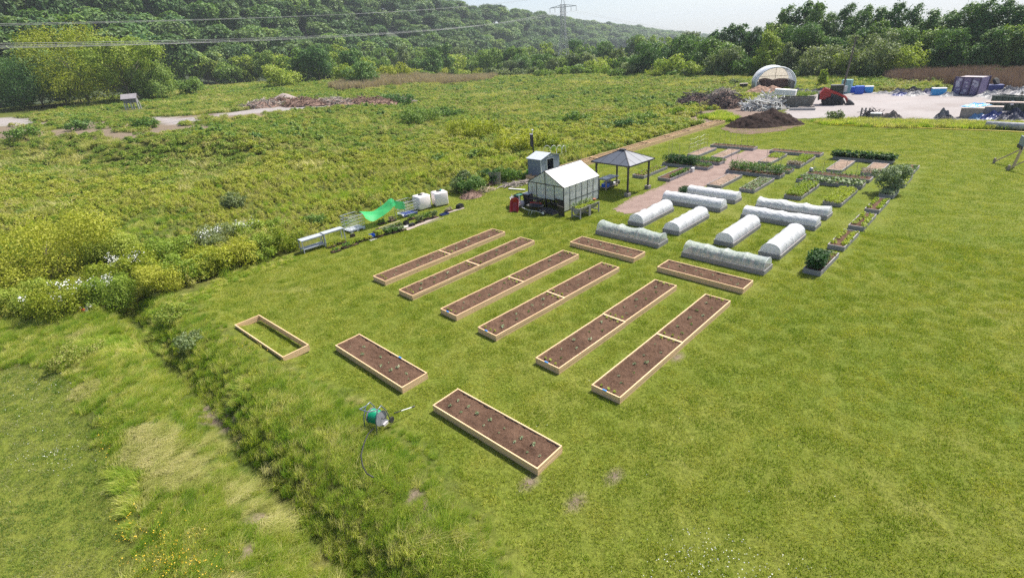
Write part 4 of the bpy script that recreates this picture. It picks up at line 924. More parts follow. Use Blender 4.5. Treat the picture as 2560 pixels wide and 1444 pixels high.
# bushes of the meadow and its edge
HB = 'leafy bushes along the ditch end of the meadow'
for (x, yb, yt, w, mt, s, lab) in [
    (135, 700, 545, 330, 'yellow', 0, 'biggest bush of the meadow edge, bright yellow green dome'),
    (20, 690, 600, 160, 'light', 1, 'bush cut by the left picture edge beside the biggest dome'),
    (290, 650, 590, 130, 'light', 2, 'bush behind and right of the biggest dome'),
    (330, 705, 635, 150, 'yellow', 3, 'yellow green bush just behind the white flowering one'),
    (285, 770, 690, 130, 'light', 1, 'bush sprinkled with white blossom near the ditch'),
    (60, 770, 712, 150, 'light', 3, 'low bush at the left edge below the biggest dome'),
    (165, 780, 715, 140, 'yellow', 2, 'low bush left of the white blossom bush'),
    (405, 725, 655, 130, 'yellow', 0, 'first bush of the row along the lawn edge, from the ditch'),
    (470, 700, 640, 120, 'light', 1, 'second bush of the row along the lawn edge'),
    (535, 680, 620, 125, 'yellow', 3, 'third bush of the row along the lawn edge'),
    (600, 660, 605, 110, 'yellow', 2, 'fourth bush of the row along the lawn edge'),
    (655, 645, 590, 95, 'light', 0, 'fifth bush of the row along the lawn edge'),
    (712, 625, 572, 95, 'yellow', 1, 'last bush of the row, beside the metal benches'),
    (430, 640, 595, 120, 'light', 2, 'bush in the second row behind the lawn edge row, ditch end'),
    (545, 610, 570, 110, 'grey', 1, 'pale bush with white blossom in the second row'),
    (620, 590, 555, 90, 'light', 3, 'bush right of the blossoming one in the second row'),
    (700, 572, 545, 70, 'light', 0, 'small bush behind the metal benches'),
    (790, 560, 535, 60, 'mid', 1, 'small green bush behind the left wire cage'),
    (1160, 478, 425, 60, 'grey', 0, 'grey green bush behind the brush pile'),
    (1175, 482, 440, 70, 'dark', 2, 'dark bush right behind the brush pile'),
    (1225, 455, 420, 55, 'dark', 1, 'dark bush behind the old pallet'),
    (1265, 450, 418, 55, 'mid', 3, 'green bush right of the old pallet'),
    (1300, 445, 425, 45, 'mid', 0, 'green bush left of the shed'),
    (1205, 462, 438, 45, 'light', 2, 'light leafed bush left of the old pallet'),
    (1185, 342, 305, 160, 'yellow', 1, 'wide low yellow green bush in the middle of the meadow'),
    (1300, 375, 335, 150, 'yellow', 2, 'wide bright yellow bush behind the bat box pole'),
    (1050, 308, 275, 110, 'mid', 3, 'olive green bush left of the wide low yellow one'),
    (1120, 292, 268, 80, 'mid', 0, 'dark topped bush up the meadow from the olive one'),
    (1375, 372, 342, 60, 'yellow', 3, 'small yellow bush above the shed hoops'),
    (1000, 262, 240, 90, 'dark', 2, 'dark green bush at the end of the long brush pile'),
    (960, 255, 238, 60, 'dark', 0, 'small dark bush on top of the long brush pile'),
    (590, 520, 480, 50, 'grey', 1, 'thin greyish bush in the near meadow'),
    (1440, 305, 280, 55, 'mid', 1, 'small green bush in the upper right meadow'),
    (1560, 320, 298, 50, 'dark', 2, 'dark weed bush beside the line of empty beds'),
    (1620, 305, 282, 60, 'mid', 3, 'green bush at the far end of the line of empty beds'),
    (1690, 290, 268, 50, 'light', 0, 'leafy bush by the dark brush heap'),
    (370, 320, 296, 60, 'mid', 1, 'green bush on the bare bank under the hut'),
    (60, 345, 320, 80, 'mid', 2, 'green bush at the left foot of the bare bank'),
    (200, 325, 300, 60, 'dark', 3, 'dark bush in the middle of the bare bank'),
    (440, 790, 765, 90, 'scrubg', 0, 'greyish weed clump on the bank above the empty frame'),
    (480, 860, 838, 80, 'wisp', 2, 'faded grey weed clump left of the empty timber frame'),
    (190, 895, 872, 130, 'scrubg', 1, 'flattened grey green weeds at the head of the ditch'),
]:
    L_(x, yb, yt, w, 'shrub', mt, lab, cat='bush', s=s, name='bush')
    if 'blossom' in lab or 'flowering' in lab:
        b = G(x, yb); R = w / ppm(b) / 2; hh = top_z(b, yt); r_ = np.random.RandomState(5 + s); n = 260
        a = r_.uniform(0, 2 * pi, n); u = r_.uniform(0.1, 1, n)
        k_ = r_.randint(0, 9, n); cl = r_.randn(9, 3) * [R * 0.35, R * 0.35, hh * 0.12]; C = cl[k_] + r_.randn(n, 3) * 0.12 + [b.x, b.y, b.z + hh * 0.8]
        V_, F_ = quads(C, r_.randn(n, 3) + [0, 0, 1], 0.07, r_, 1.0)
        o = bpy.context.scene.objects; tr_ = [q_ for q_ in COL.objects if q_.get('label') == lab][0]
        V_ = V_ - np.array(tr_.location); link('blossom', mesh_np('blossom', V_, F_, [LM['white']]), tr_)


# ------------------------------------------------------------------ materials of made things
blackm = plain('black_metal', (0.018, 0.018, 0.02), 0.45); blackp = plain('black_plastic', (0.015, 0.015, 0.016), 0.55)
whitep = plain('white_plastic', (0.72, 0.72, 0.72), 0.45); galv = plain('galvanised_steel', (0.42, 0.44, 0.46), 0.42, 0.6, 0.15, 4)
greyt = plain('grey_bench_paint', (0.36, 0.385, 0.41), 0.5, 0, 0.1, 3); greenp = plain('green_plastic', (0.005, 0.22, 0.12), 0.4)
redp = dirty('red_paint', (0.72, 0.012, 0.012), (0.35, 0.02, 0.02), 0.55, 0.35); bluep = plain('blue_plastic', (0.015, 0.10, 0.55), 0.4)
navyp = plain('navy_plastic', (0.012, 0.03, 0.16), 0.45); concm = dirty('concrete', (0.40, 0.385, 0.36), (0.22, 0.20, 0.18), 0.5, 0.9)
rubber = plain('rubber', (0.02, 0.02, 0.02), 0.8); steelw = plain('white_tube_steel', (0.75, 0.75, 0.75), 0.35); tanw = wood('plain_planks', (0.30, 0.23, 0.16), (0.46, 0.37, 0.27), knots=False)
oldw = wood('old_boards', (0.20, 0.165, 0.14), (0.36, 0.31, 0.27), knots=False); barkbr = soilmat('brush', (0.10, 0.06, 0.045), (0.28, 0.19, 0.15), 6, 0.6)
def shell(name, c, trans=0.4, clear=0.15, rough=0.5, var=0.08):
    if name in MC: return MC[name]
    m, n, l, p = newmat(name); t = noise(n, l, 3.5, 4, vec=objc(n)); cc = mixc(n, l, t.outputs['Fac'], tuple(x * (1 - var) for x in c), c)
    l.new(cc, p.inputs['Base Color']); p.inputs['Roughness'].default_value = rough
    tr = n.new('ShaderNodeBsdfTranslucent'); l.new(cc, tr.inputs['Color']); tp = n.new('ShaderNodeBsdfTransparent')
    a = n.new('ShaderNodeMixShader'); a.inputs[0].default_value = trans; l.new(p.outputs[0], a.inputs[1]); l.new(tr.outputs[0], a.inputs[2])
    b = n.new('ShaderNodeMixShader'); b.inputs[0].default_value = clear; l.new(a.outputs[0], b.inputs[1]); l.new(tp.outputs[0], b.inputs[2])
    l.new(b.outputs[0], n['Material Output'].inputs['Surface']); MC[name] = m; return m
fleece = shell('fleece', (0.82, 0.84, 0.86), 0.35, 0.14, 0.6, 0.25); fleece2 = shell('thin_fleece', (0.62, 0.69, 0.67), 0.3, 0.50, 0.35)
polyc = shell('twinwall_panel', (0.78, 0.82, 0.78), 0.12, 0.48, 0.2); polyr = shell('roof_panel', (0.92, 0.93, 0.93), 0.25, 0.02, 0.2)
netm = shell('green_net', (0.03, 0.50, 0.16), 0.35, 0.12, 0.6); tankm = plain('tank_plastic', (0.84, 0.76, 0.75), 0.35, 0, 0.05, 2)
U44 = Vector((cos(RAD(44)), sin(RAD(44)), 0)); U134 = Vector((-sin(RAD(44)), cos(RAD(44)), 0))

# ------------------------------------------------------------------ crops
def rosettes(P, R, n, size, seed, up=0.6, h=0.06):
    r = np.random.RandomState(seed); P = np.asarray(P, float); C = np.repeat(P, n, 0); m_ = len(C); a = r.uniform(0, 2 * pi, m_); q = R * np.sqrt(r.uniform(0.02, 1, m_))
    C = C + np.stack([q * np.cos(a), q * np.sin(a), h * r.uniform(0.2, 1, m_)], 1)
    N = np.stack([np.cos(a) * (1 - up), np.sin(a) * (1 - up), np.full(m_, up)], 1) + r.randn(m_, 3) * 0.3
    return quads(C, N, size, r, 1.5)
def crop(key, mat, label, u0=-0.9, u1=0.9, rows=3, gap=0.28, R=0.13, n=14, size=0.07, h=0.12, name='crop', jit=0.05, cover=1.0, margin=0.18):
    t, x, y = GREY[key]; a, L, W = DIM[t]; r = np.random.RandomState(abs(hash(key)) % 1 + len(label)); z = Hs(x, y) + 0.29 * 0.85
    P = []
    for v in np.linspace(-(W / 2 - margin), W / 2 - margin, rows):
        u = u0 * L / 2
        while u < u1 * L / 2:
            if r.rand() < cover: P.append((u + r.normal() * jit, v + r.normal() * jit, 0))
            u += gap * r.uniform(0.8, 1.2)
    P = np.array(P); V, F = rosettes(P, R, n, size, 3 + len(label), h=h)
    o = link(name, mesh_np(name, V, F, [LM[mat]])); o.location = (x, y, z); o.rotation_euler = (0, 0, RAD(a)); return tag(o, label, None, None, 'stuff')
def canes(key, label, pts, h, grp='cane and string trellises', lean=0.05, rail=True):
    t, x, y = GREY[key]; a, L, W = DIM[t]; o = thing('cane_trellis', (x, y, Hs(x, y) + 0.2), RAD(a), label, 'trellis', grp); r = random.Random(len(label)); tops = []
    for (u, v) in pts:
        q = (u + r.uniform(-lean, lean), v + r.uniform(-lean, lean), h * r.uniform(0.85, 1.1)); tops.append(q)
        MB().tube([(u, v, 0), q], 0.014, 5).build('cane', tanw, o)
    if rail:
        b = MB()
        for p, q in zip(tops[:-1], tops[1:]):
            for f in (1.0, 0.7, 0.45): b.tube([Vector(p) * 1.0 - Vector((0, 0, p[2] * (1 - f))), Vector(q) - Vector((0, 0, q[2] * (1 - f)))], 0.005, 3)
        b.build('string', whitep, o)
    return o
crop('G1', 'cropd', 'tall dark green leafy mass spilling over the front of its small bed', -0.95, -0.1, 4, 0.16, 0.22, 60, 0.085, 0.75, name='dark_greens')
crop('G1', 'lettuce', 'pale lettuce at the back of the dark bush bed', 0.0, 0.9, 2, 0.3, 0.12, 10, 0.08, 0.1, name='lettuces')
for k, w in (('G2', 'second'), ('G3', 'third'), ('G4', 'fourth'), ('G6', 'fifth'), ('G7', 'last')):
    crop(k, 'lettuce' if k != 'G7' else 'crop', f'bright lettuce filling the {w} small bed of the side row', -0.85, 0.85, 2, 0.22, 0.15, 22, 0.09, 0.12, name='lettuces', cover=0.9 if k != 'G7' else 0.5)
crop('G5', 'sage', 'grey dusty foliage covering the bed of the little tree', -0.95, 0.95, 3, 0.2, 0.22, 60, 0.06, 0.3, name='grey_foliage')
crop('G8', 'lettuce', 'mixed greens with pale flower heads behind the crumpled tunnel', -0.95, 0.95, 4, 0.2, 0.17, 36, 0.07, 0.3, name='mixed_greens'); crop('G8', 'sage', 'pale flower heads among the mixed greens', -0.2, 0.95, 2, 0.4, 0.15, 20, 0.05, 0.45, name='pale_flowers')
crop('G9', 'lettuce', 'yellow green leaves filling a bed edge to edge', -0.96, 0.96, 5, 0.17, 0.16, 30, 0.07, 0.2, name='salad_leaves')
crop('G10', 'sage', 'sprawling pale squash leaves over the crosswise bed', -0.9, 0.9, 2, 0.3, 0.26, 26, 0.15, 0.25, name='squash_plants', cover=0.8); crop('G10', 'crop', 'green squash leaves between the pale ones', -0.9, 0.9, 2, 0.4, 0.22, 14, 0.14, 0.2, name='squash_leaves')
crop('G11', 'crop', 'thin bean plants below the trellis strings', -0.8, 0.9, 2, 0.3, 0.12, 14, 0.07, 0.35, name='bean_plants')
crop('G14', 'cropd', 'tall dark leafy plants crammed in the back bed', -0.97, 1.0, 4, 0.22, 0.26, 40, 0.14, 0.5, name='chard_plants', cover=0.85, jit=0.12); crop('G14', 'lettuce', 'yellowish top leaves of the dark leafy plants', -0.97, 1.0, 3, 0.3, 0.2, 8, 0.11, 0.7, name='top_leaves', jit=0.15, cover=0.7)
crop('G15', 'crop', 'small sprouts in the back bed right of the path', -0.8, 0.9, 1, 0.4, 0.1, 9, 0.06, 0.1, name='sprouts')
crop('G16', 'lettuce', 'yellow green leaves in the far half of the bed by the path', 0.0, 0.9, 4, 0.2, 0.15, 22, 0.07, 0.15, name='salad_leaves')
crop('G17', 'lettuce', 'yellow leaves in the bed with dry herbs', -0.6, 0.9, 4, 0.2, 0.15, 24, 0.07, 0.25, name='yellow_leaves'); crop('G17', 'dead', 'brown dry herbs at the near end of a bed', -0.98, -0.65, 4, 0.15, 0.2, 40, 0.06, 0.3, name='dry_herbs')
crop('G18', 'crop', 'short greens at the right end of a hidden bed', -0.95, 0.95, 2, 0.35, 0.14, 14, 0.08, 0.2, name='short_greens')
crop('G19', 'crop', 'widest bank of climbing peas, bright green', -0.95, 0.85, 3, 0.2, 0.22, 50, 0.08, 0.75, name='pea_vines', cover=0.8, jit=0.12); crop('G19', 'sage', 'pale pea leaves high in the widest bank', -0.9, 0.8, 2, 0.4, 0.2, 16, 0.08, 0.95, name='pea_tips', cover=0.6, jit=0.15)
crop('G20', 'crop', 'a few sprouts in the bare tan bed', -0.8, 0.8, 1, 0.6, 0.07, 6, 0.05, 0.06, name='sprouts')
crop('G21', 'sage', 'small grey green cabbages in rows', -0.9, 0.9, 4, 0.24, 0.12, 12, 0.09, 0.1, name='cabbages')
crop('G22', 'crop', 'low row of bean leaves in the bed with the white block', -0.7, 0.6, 1, 0.25, 0.2, 34, 0.10, 0.3, name='bean_row')
crop('G23', 'lettuce', 'short bright greens behind the pavilion', -0.8, 0.9, 3, 0.22, 0.14, 18, 0.07, 0.12, name='short_greens')
crop('G24', 'cropd', 'dark climbing peas left of the bark path', -0.3, 0.95, 3, 0.18, 0.24, 56, 0.09, 0.75, name='pea_vines', cover=0.8, jit=0.12); crop('G24', 'crop', 'low bright greens beside the dark peas', -0.95, 0.9, 3, 0.25, 0.15, 20, 0.08, 0.25, name='low_greens')
crop('G25', 'crop', 'mixed salads behind the dark peas', -0.95, 0.5, 3, 0.25, 0.16, 22, 0.09, 0.25, name='salads')
crop('G28', 'cropd', 'dark seedlings in the furthest back bed', -0.9, 0.9, 2, 0.35, 0.09, 9, 0.06, 0.1, name='sprouts')
crop('G13', 'dead', 'dead grey clump at the front of the bare brown bed', -0.95, -0.7, 4, 0.16, 0.2, 60, 0.05, 0.35, name='dead_clump')
crop('C6', 'cropd', 'dark herbs at the open end of the half covered bed', 0.72, 0.97, 4, 0.16, 0.2, 50, 0.07, 0.35, name='dark_herbs')
canes('G26', 'thin canes with strings over the bare bed near the empty timber line', [(-2, .4), (-1.2, .4), (-.4, .4), (.4, .4), (1.2, .4), (2, .4)], 1.5)
canes('G28', 'row of thin canes standing in the furthest back bed', [(-2, 0), (-1.4, 0), (-.8, 0), (-.2, 0), (.4, 0), (1, 0), (1.6, 0)], 1.2, rail=False)
canes('G24', 'tall canes rising out of the dark peas', [(-1, 0), (.0, 0), (.8, .2), (1.7, 0), (2.1, -.2)], 2.0)
canes('G19', 'tall crossed canes above the widest bank of peas', [(-2.1, .3), (-1.9, -.3), (-.9, 0), (2, .2), (1.8, -.2)], 1.9, rail=False, lean=0.3)
canes('G11', 'string trellis with fine verticals over the bean plants', [(-2, 0), (-1.2, 0), (-.4, 0), (.4, 0), (1.2, 0), (2, 0)], 1.2)
canes('G14', 'low white rail with fine strings in front of the dark leafy bed', [(-1.2, -.75), (0, -.75), (1.2, -.75), (2, -.75)], 0.55)
# little tree in its bed
tree('round', 'sage', (28.0, 35.9), 2.5, 2.3, 'little tree with pale rounded leaf clusters growing in a bed', cat='small tree', s=1, name='fruit_tree')
o = thing('watering_can', (26.0, 42.5, 0.28), 0.3, 'grey metal watering can standing in the trellis bed', 'watering can')
MB().lathe([(0.13, 0), (0.14, 0.02), (0.13, 0.28), (0.10, 0.30)], n=14).build('body', galv, o, True); MB().tube([(0.12, 0, 0.05), (0.25, 0, 0.18), (0.36, 0, 0.34)], [0.025, 0.02, 0.03], 8).build('spout', galv, o); MB().tube([(-0.13, 0, 0.08), (-0.24, 0, 0.2), (-0.1, 0, 0.36), (0.05, 0, 0.32)], 0.012, 6).build('handle', galv, o)
o = MB().box((0, 0, 0.2), (0.42, 0.22, 0.4)).build('concrete_block', plain('pale_block', (0.6, 0.58, 0.56), 0.9), None, bevel=0.01); o.location = G(1731, 430); o.rotation_euler = (0, 0, RAD(44)); tag(o, 'pale block at the corner of the bean row bed', 'block')
r_ = random.Random(3); o = thing('loose_sticks', (22.65, 51.91, 0.27), RAD(44), 'pale dry sticks lying across a bare bed', 'sticks')
for k in range(4): a = r_.uniform(-1, 1); MB().tube([(r_.uniform(-1.5, 0), r_.uniform(-.4, 0), 0.03), (r_.uniform(0, 1.5), r_.uniform(0, .4), 0.06)], 0.014, 5).build('stick', tanw, o)

# ------------------------------------------------------------------ tunnels
def tunnel(key, label, nh=6, mat=fleece, sag=0.10, hh=0.52, u0=-1.0, u1=1.0, seed=1):
    t, x, y = GREY[key]; a, L, W = DIM[t]; o = thing('row_cover', (x, y, Hs(x, y) + 0.25), RAD(a), label, 'row cover', 'white fleece tunnels over grey beds')
    X0, X1 = u0 * (L / 2 - 0.07), u1 * (L / 2 - 0.07); hw = W / 2 - 0.05; n = 60; m_ = 22; V = []
    for i in range(n + 1):
        f = i / n; xx = X0 + (X1 - X0) * f; e = min(f, 1 - f) * (X1 - X0)
        s = abs(sin(pi * f * (nh - 1))); sg = 1 - sag * s ** 0.8 * (1 + 0.5 * sin(seed + 9 * f))
        for j in range(m_ + 1):
            th = pi * j / m_; c_, s_ = cos(th), sin(th)
            yy = hw * (abs(c_) ** 0.85) * (1 if c_ > 0 else -1); zz = hh * (s_ ** 0.8 if s_ > 0 else 0) * sg
            wr = 0.35 * (0.018 * sin(31 * f + 7 * th + seed) + 0.014 * sin(63 * f - 11 * th + 2 * seed) + 0.02 * sin(13 * f * (X1 - X0) + 3 * th * seed))
            k = max(0.0, s_) ** 0.5
            V.append((xx + (0.03 * wr), yy * (1 - 0.05 * s) + wr * c_ * k, max(0.0, zz + wr * k)))
    F = [(i * (m_ + 1) + j, (i + 1) * (m_ + 1) + j, (i + 1) * (m_ + 1) + j + 1, i * (m_ + 1) + j + 1) for i in range(n) for j in range(m_)]
    b = MB(); b.add(V, F)
    for (i, sgn) in ((0, -1), (n, 1)):      # gathered ends
        ring = [Vector(V[i * (m_ + 1) + j]) for j in range(m_ + 1)]
        c0 = Vector((ring[0].x + sgn * 0.05, 0, 0.0)); P = ring + [r * 0.5 + Vector((c0.x, r.y * 0.5, 0.0)) * 0.5 + Vector((sgn * 0.02, 0, 0)) for r in ring] + [Vector((c0.x, r.y * 0.8, 0.0)) for r in ring]; q = m_ + 1
        b.add(P, [(k + j, k + j + 1, k + j + 1 + q, k + j + q) for k in (0, q) for j in range(m_)])
    b.build('fleece', mat, o, True)
    for k in range(nh):
        xx = X0 + (X1 - X0) * k / (nh - 1)
        MB().tube([(xx, (hw + 0.005) * (abs(cos(pi * j / 16)) ** 0.85) * (1 if cos(pi * j / 16) > 0 else -1), (hh + 0.012) * max(0, sin(pi * j / 16)) ** 0.8 - 0.02) for j in range(17)], 0.011, 6).build('hoop', whitep, o, True)
    crop(key, 'cropd', 'leafy plants growing inside ' + label, max(-0.85, u0), min(0.85, u1 * 0.9), 2, 0.34, 0.12, 30, 0.08, 0.16 if mat is not fleece2 else 0.30, margin=0.36, name='covered_plants')
    return o
tunnel('C1', 'see through white tunnel nearest the planter troughs', 4, fleece2, 0.22, 0.55, seed=2)
tunnel('C2', 'see through white tunnel nearest the fresh timber beds', 5, fleece2, 0.14, 0.55, seed=3)
tunnel('C3', 'white tunnel at the foot of the bark path', 4, fleece, 0.16, 0.58, seed=4)
tunnel('C4', 'white tunnel with dark wrinkled side in the left pair', 5, fleece, 0.08, 0.52, seed=5)
tunnel('C5', 'smooth full length white tunnel beside the bark path', 7, fleece, 0.03, 0.55, seed=6)
tunnel('C6', 'white tunnel covering only part of its bed', 6, fleece, 0.03, 0.52, u0=-1.0, u1=0.7, seed=7)
tunnel('C7', 'white tunnel left of the two short right hand ones', 5, fleece, 0.05, 0.55, seed=8)
tunnel('C8', 'white tunnel closest to the leafy dark bed', 5, fleece, 0.06, 0.58, seed=9)
tunnel('C9', 'long white tunnel in front of the crumpled one', 5, fleece, 0.10, 0.50, seed=10)
tunnel('C10', 'crumpled white tunnel furthest back, plants pushing through', 4, shell('mid_fleece', (0.72, 0.75, 0.77), 0.35, 0.28, 0.6), 0.2, 0.52, seed=11)

# ------------------------------------------------------------------ seedlings in the new beds
def seed_mesh(s, n, R, size, h, mat):
    V, F = rosettes([(0, 0, 0)], R, n, size, s, 0.7, h); return mesh_np('seedling', V, F, [LM[mat]])
SM = [seed_mesh(1, 12, 0.085, 0.065, 0.09, 'sage'), seed_mesh(2, 9, 0.07, 0.05, 0.06, 'sage'), seed_mesh(3, 9, 0.05, 0.055, 0.13, 'lettuce'), seed_mesh(4, 10, 0.07, 0.055, 0.06, 'crop')]
sr = random.Random(12)
def seedling(px=None, xy=None, m=0, s=1.0, z=0.245, label='', group=''):
    p = G(px[0], px[1], z) if px else Vector((*xy, z)); o = link('seedling', SM[m]); o.location = p; o.rotation_euler = (0, 0, sr.uniform(0, 6)); s *= 0.88; o.scale = (s, s, s); tag(o, label, 'seedling', group)
def zc(x, y, sc=6.02, ox=1040, oy=980): return ox + x / sc, oy + y / sc
for (x, y, s) in [(510, 205, 1), (630, 130, .9), (785, 225, 1.1), (680, 300, 1), (930, 320, 1.35), (1110, 420, 1.15), (1015, 500, .7), (1330, 545, .6), (1245, 615, .6), (1580, 690, 1.1), (1480, 750, .9), (1765, 790, 1.2), (1675, 900, .7), (1860, 960, .7)]:
    seedling(zc(x, y), m=0, s=s * .72, label='small leafy seedling in the soil of the bed beside the hose reel', group='seedlings in the bed beside the hose reel')
for (x, y, s) in [(935, 295, .5), (1030, 300, .9), (1025, 350, 1.1), (1145, 370, .8), (1205, 405, .6), (1145, 432, .8), (1262, 440, 1), (1215, 462, .9), (1325, 485, .8), (1345, 520, .7)]:
    seedling((540 + x / 2.7826, 760 + y / 2.7826), m=1 if s < .8 else 0, s=s, label='small leafy seedling in the bed between empty frame and hose reel bed', group='seedlings in the bed beside the empty frame')
for key, lab in (('r6', 'row nearest the lawn'), ('r5', 'second row from the lawn'), ('r4', 'third row from the lawn'), ('r3', 'fourth row from the lawn'), ('r2', 'row next to the last'), ('r1', 'last row by the trays')):
    for wi, b in enumerate(ROWS[key]):
        a = b.rotation_euler.z; L = 4.65
        def wp(u, v): return (b.location.x + cos(a) * u - sin(a) * v, b.location.y + sin(a) * u + cos(a) * v)
        for v in (-0.3, 0.0, 0.3):
            for u in (-L / 2 + 0.22, L / 2 - 0.2):
                seedling(xy=wp(u + sr.uniform(-.04, .04), v + sr.uniform(-.04, .04)), m=2, s=sr.uniform(.8, 1.2), label=f'upright yellow green sprout at a bed end, {lab}', group='yellow green sprouts at the bed ends')
        for k in range(8):
            seedling(xy=wp(-L / 2 + 0.7 + 0.46 * k + sr.uniform(-.1, .1), (0.2 if k % 2 else -0.2) + sr.uniform(-.06, .06)), m=sr.choice([0, 1, 3]), s=sr.uniform(.7, 1.1), label=f'young plant in the dark soil, {lab}', group='young plants in the long rows')
for b, lab in ((bedD, 'crosswise bed by the planter troughs'), (bedE, 'crosswise bed before the front tunnel')):
    a = b.rotation_euler.z
    for k in range(9):
        u, v = -1.9 + 0.47 * k, (0.18 if k % 2 else -0.18); seedling(xy=(b.location.x + cos(a) * u - sin(a) * v, b.location.y + sin(a) * u + cos(a) * v), m=1, s=sr.uniform(.8, 1.2), label=f'pale seedling in the {lab}', group='pale seedlings in the crosswise beds')

# ------------------------------------------------------------------ greenhouse
GHA = RAD(43)
gh = thing('greenhouse', (4.32, 36.95, 0), GHA, 'white roofed greenhouse with black frame beside the planter troughs', 'greenhouse')
L_g, W_g, E_g, R_g = 4.28, 3.62, 1.9, 2.88
fr = MB(); t = 0.05
for x in (0, L_g):
    for y in np.linspace(0, W_g, 5): fr.bar((x, y, 0), (x, y, E_g if y in (0, W_g) else E_g), t)
    fr.bar((x, 0, E_g), (x, W_g, E_g), t); fr.bar((x, 0, E_g), (x, W_g / 2, R_g), t); fr.bar((x, W_g, E_g), (x, W_g / 2, R_g), t); fr.bar((x, W_g / 2, E_g), (x, W_g / 2, R_g), t); fr.bar((x, 0, 0.04), (x, W_g, 0.04), t)
for y in (0, W_g):
    for x in np.linspace(0, L_g, 7)[1:-1]: fr.bar((x, y, 0), (x, y, E_g), 0.04)
    fr.bar((0, y, E_g), (L_g, y, E_g), 0.07); fr.bar((0, y, 0.04), (L_g, y, 0.04), t)
    if y == 0: fr.bar((0.7, 0, 0.75), (L_g, 0, 0.75), 0.035)
fr.bar((-0.06, W_g / 2, R_g + 0.02), (L_g + 0.06, W_g / 2, R_g + 0.02), 0.07)
fr.build('frame', blackm, gh)
def pane(name, P, mat, th=0.008):
    P = [Vector(p) for p in P]; n = (P[1] - P[0]).cross(P[2] - P[0]).normalized() * th / 2
    k = len(P); return MB().add([p + n for p in P] + [p - n for p in P], [tuple(range(k)), tuple(range(k, 2 * k))[::-1]] + [(i, i + k, (i + 1) % k + k, (i + 1) % k) for i in range(k)]).build(name, mat, gh)
for i in range(6):
    a, b = L_g * i / 6 + 0.025, L_g * (i + 1) / 6 - 0.025
    for y in (0, W_g): pane('wall_panel', [(a, y, 0.08), (b, y, 0.08), (b, y, E_g - 0.04), (a, y, E_g - 0.04)], polyc)
    for y in (-0.08, W_g + 0.08):
        s = (W_g / 2) ; z0 = E_g + 0.03 - 0.043
        pane('roof_panel', [(a - 0.02, y, z0), (b + 0.02, y, z0), (b + 0.02, W_g / 2, R_g + 0.03), (a - 0.02, W_g / 2, R_g + 0.03)], polyr)
for k in range(1, 6): 
    x = L_g * k / 6
    for y in (-0.08, W_g + 0.08): MB().bar((x, y, E_g), (x, W_g / 2, R_g + 0.045), 0.02, 0.016).build('roof_bar', plain('roof_bar', (0.45, 0.45, 0.45), 0.5), gh)
ys = np.linspace(0, W_g, 5)
for x in (0, L_g):
    for i in range(4):
        a, b = ys[i] + 0.03, ys[i + 1] - 0.03
        z0 = 0.95 if (x == 0 and i in (0, 3)) else (0.9 if x == 0 else 0.08)
        if x == 0 and i in (1, 2): z0 = 0.8
        pane('gable_panel', [(x, a, z0), (x, b, z0), (x, b, E_g - 0.04), (x, a, E_g - 0.04)], polyc)
    for s in (0, 1):
        P = [(x, 0.12, E_g + 0.035), (x, W_g / 2 - 0.03, E_g + 0.035), (x, W_g / 2 - 0.03, R_g - 0.05)]
        if s: P = [(p[0], W_g - p[1], p[2]) for p in P]
        pane('gable_panel', P, polyc)
def glob(u, v, z=0): return Vector((4.32, 36.95, z)) + Vector((cos(GHA), sin(GHA), 0)) * u + Vector((-sin(GHA), cos(GHA), 0)) * v
# inside and around the greenhouse
def table(name, loc, rz, L, W, h, label, mat, shelf=None, leg=0.045, legmat=None, cat='table', group=None, top=0.03):
    o = thing(name, loc, rz, label, cat, group); MB().box((0, 0, h - top / 2), (L, W, top)).build('top', mat, o, bevel=0.004)
    for sx in (-1, 1):
        for sy in (-1, 1): MB().bar((sx * (L / 2 - leg), sy * (W / 2 - leg), -0.02), (sx * (L / 2 - leg), sy * (W / 2 - leg), h - top), leg).build('leg', legmat or mat, o)
    if shelf: MB().box((0, 0, shelf), (L - 0.02, W - 0.02, 0.025)).build('shelf', mat, o)
    return o
def tray(px=None, xy=None, z=None, rz=RAD(43), L=0.55, W=0.30, h=0.07, mat=blackp, plant=None, label='', n=60, ph=0.14, size=0.05, name='seed_tray', group='seedling trays on the grass', cat='seed tray', jz=0.0):
    p = G(*px) if px else Vector((*xy, 0)); p.z = (Hs(p.x, p.y) if z is None else z)
    o = thing(name, p, rz + sr.uniform(-.06, .06), label, cat, group); b = MB(); t = 0.012
    b.box((0, 0, 0.01), (L, W, 0.02)); b.box((0, W / 2, h / 2), (L, t, h)); b.box((0, -W / 2, h / 2), (L, t, h)); b.box((L / 2, 0, h / 2), (t, W, h)); b.box((-L / 2, 0, h / 2), (t, W, h)); b.build('tray', mat, o)
    MB().box((0, 0, h * 0.5), (L - 0.02, W - 0.02, h * 0.6)).build('compost', soilm, o)
    if plant:
        P = [(sr.uniform(-L / 2 + .04, L / 2 - .04), sr.uniform(-W / 2 + .04, W / 2 - .04), h) for _ in range(n // 3)]; V, F = rosettes(P, 0.06, 4, size, n, 0.5, ph); link('plants', mesh_np('plants', V, F, [LM[plant]]), o)
    return o
o = table('metal_rack', glob(1.0, 2.5), GHA + pi / 2, 1.2, 0.45, 1.55, 'grey metal rack with trays inside the greenhouse', galv, 1.1, 0.03, cat='rack')
MB().box((0, 0, 0.65), (1.18, 0.43, 0.02)).build('shelf', galv, o); MB().box((-0.2, 0, 1.18), (0.45, 0.3, 0.12)).build('green_tub', plain('teal_plastic', (0.05, 0.35, 0.28), 0.5), o)
table('potting_bench', glob(0.55, 1.3), GHA + pi / 2, 1.5, 0.6, 0.75, 'dark potting bench inside the greenhouse front', blackp, 0.3)
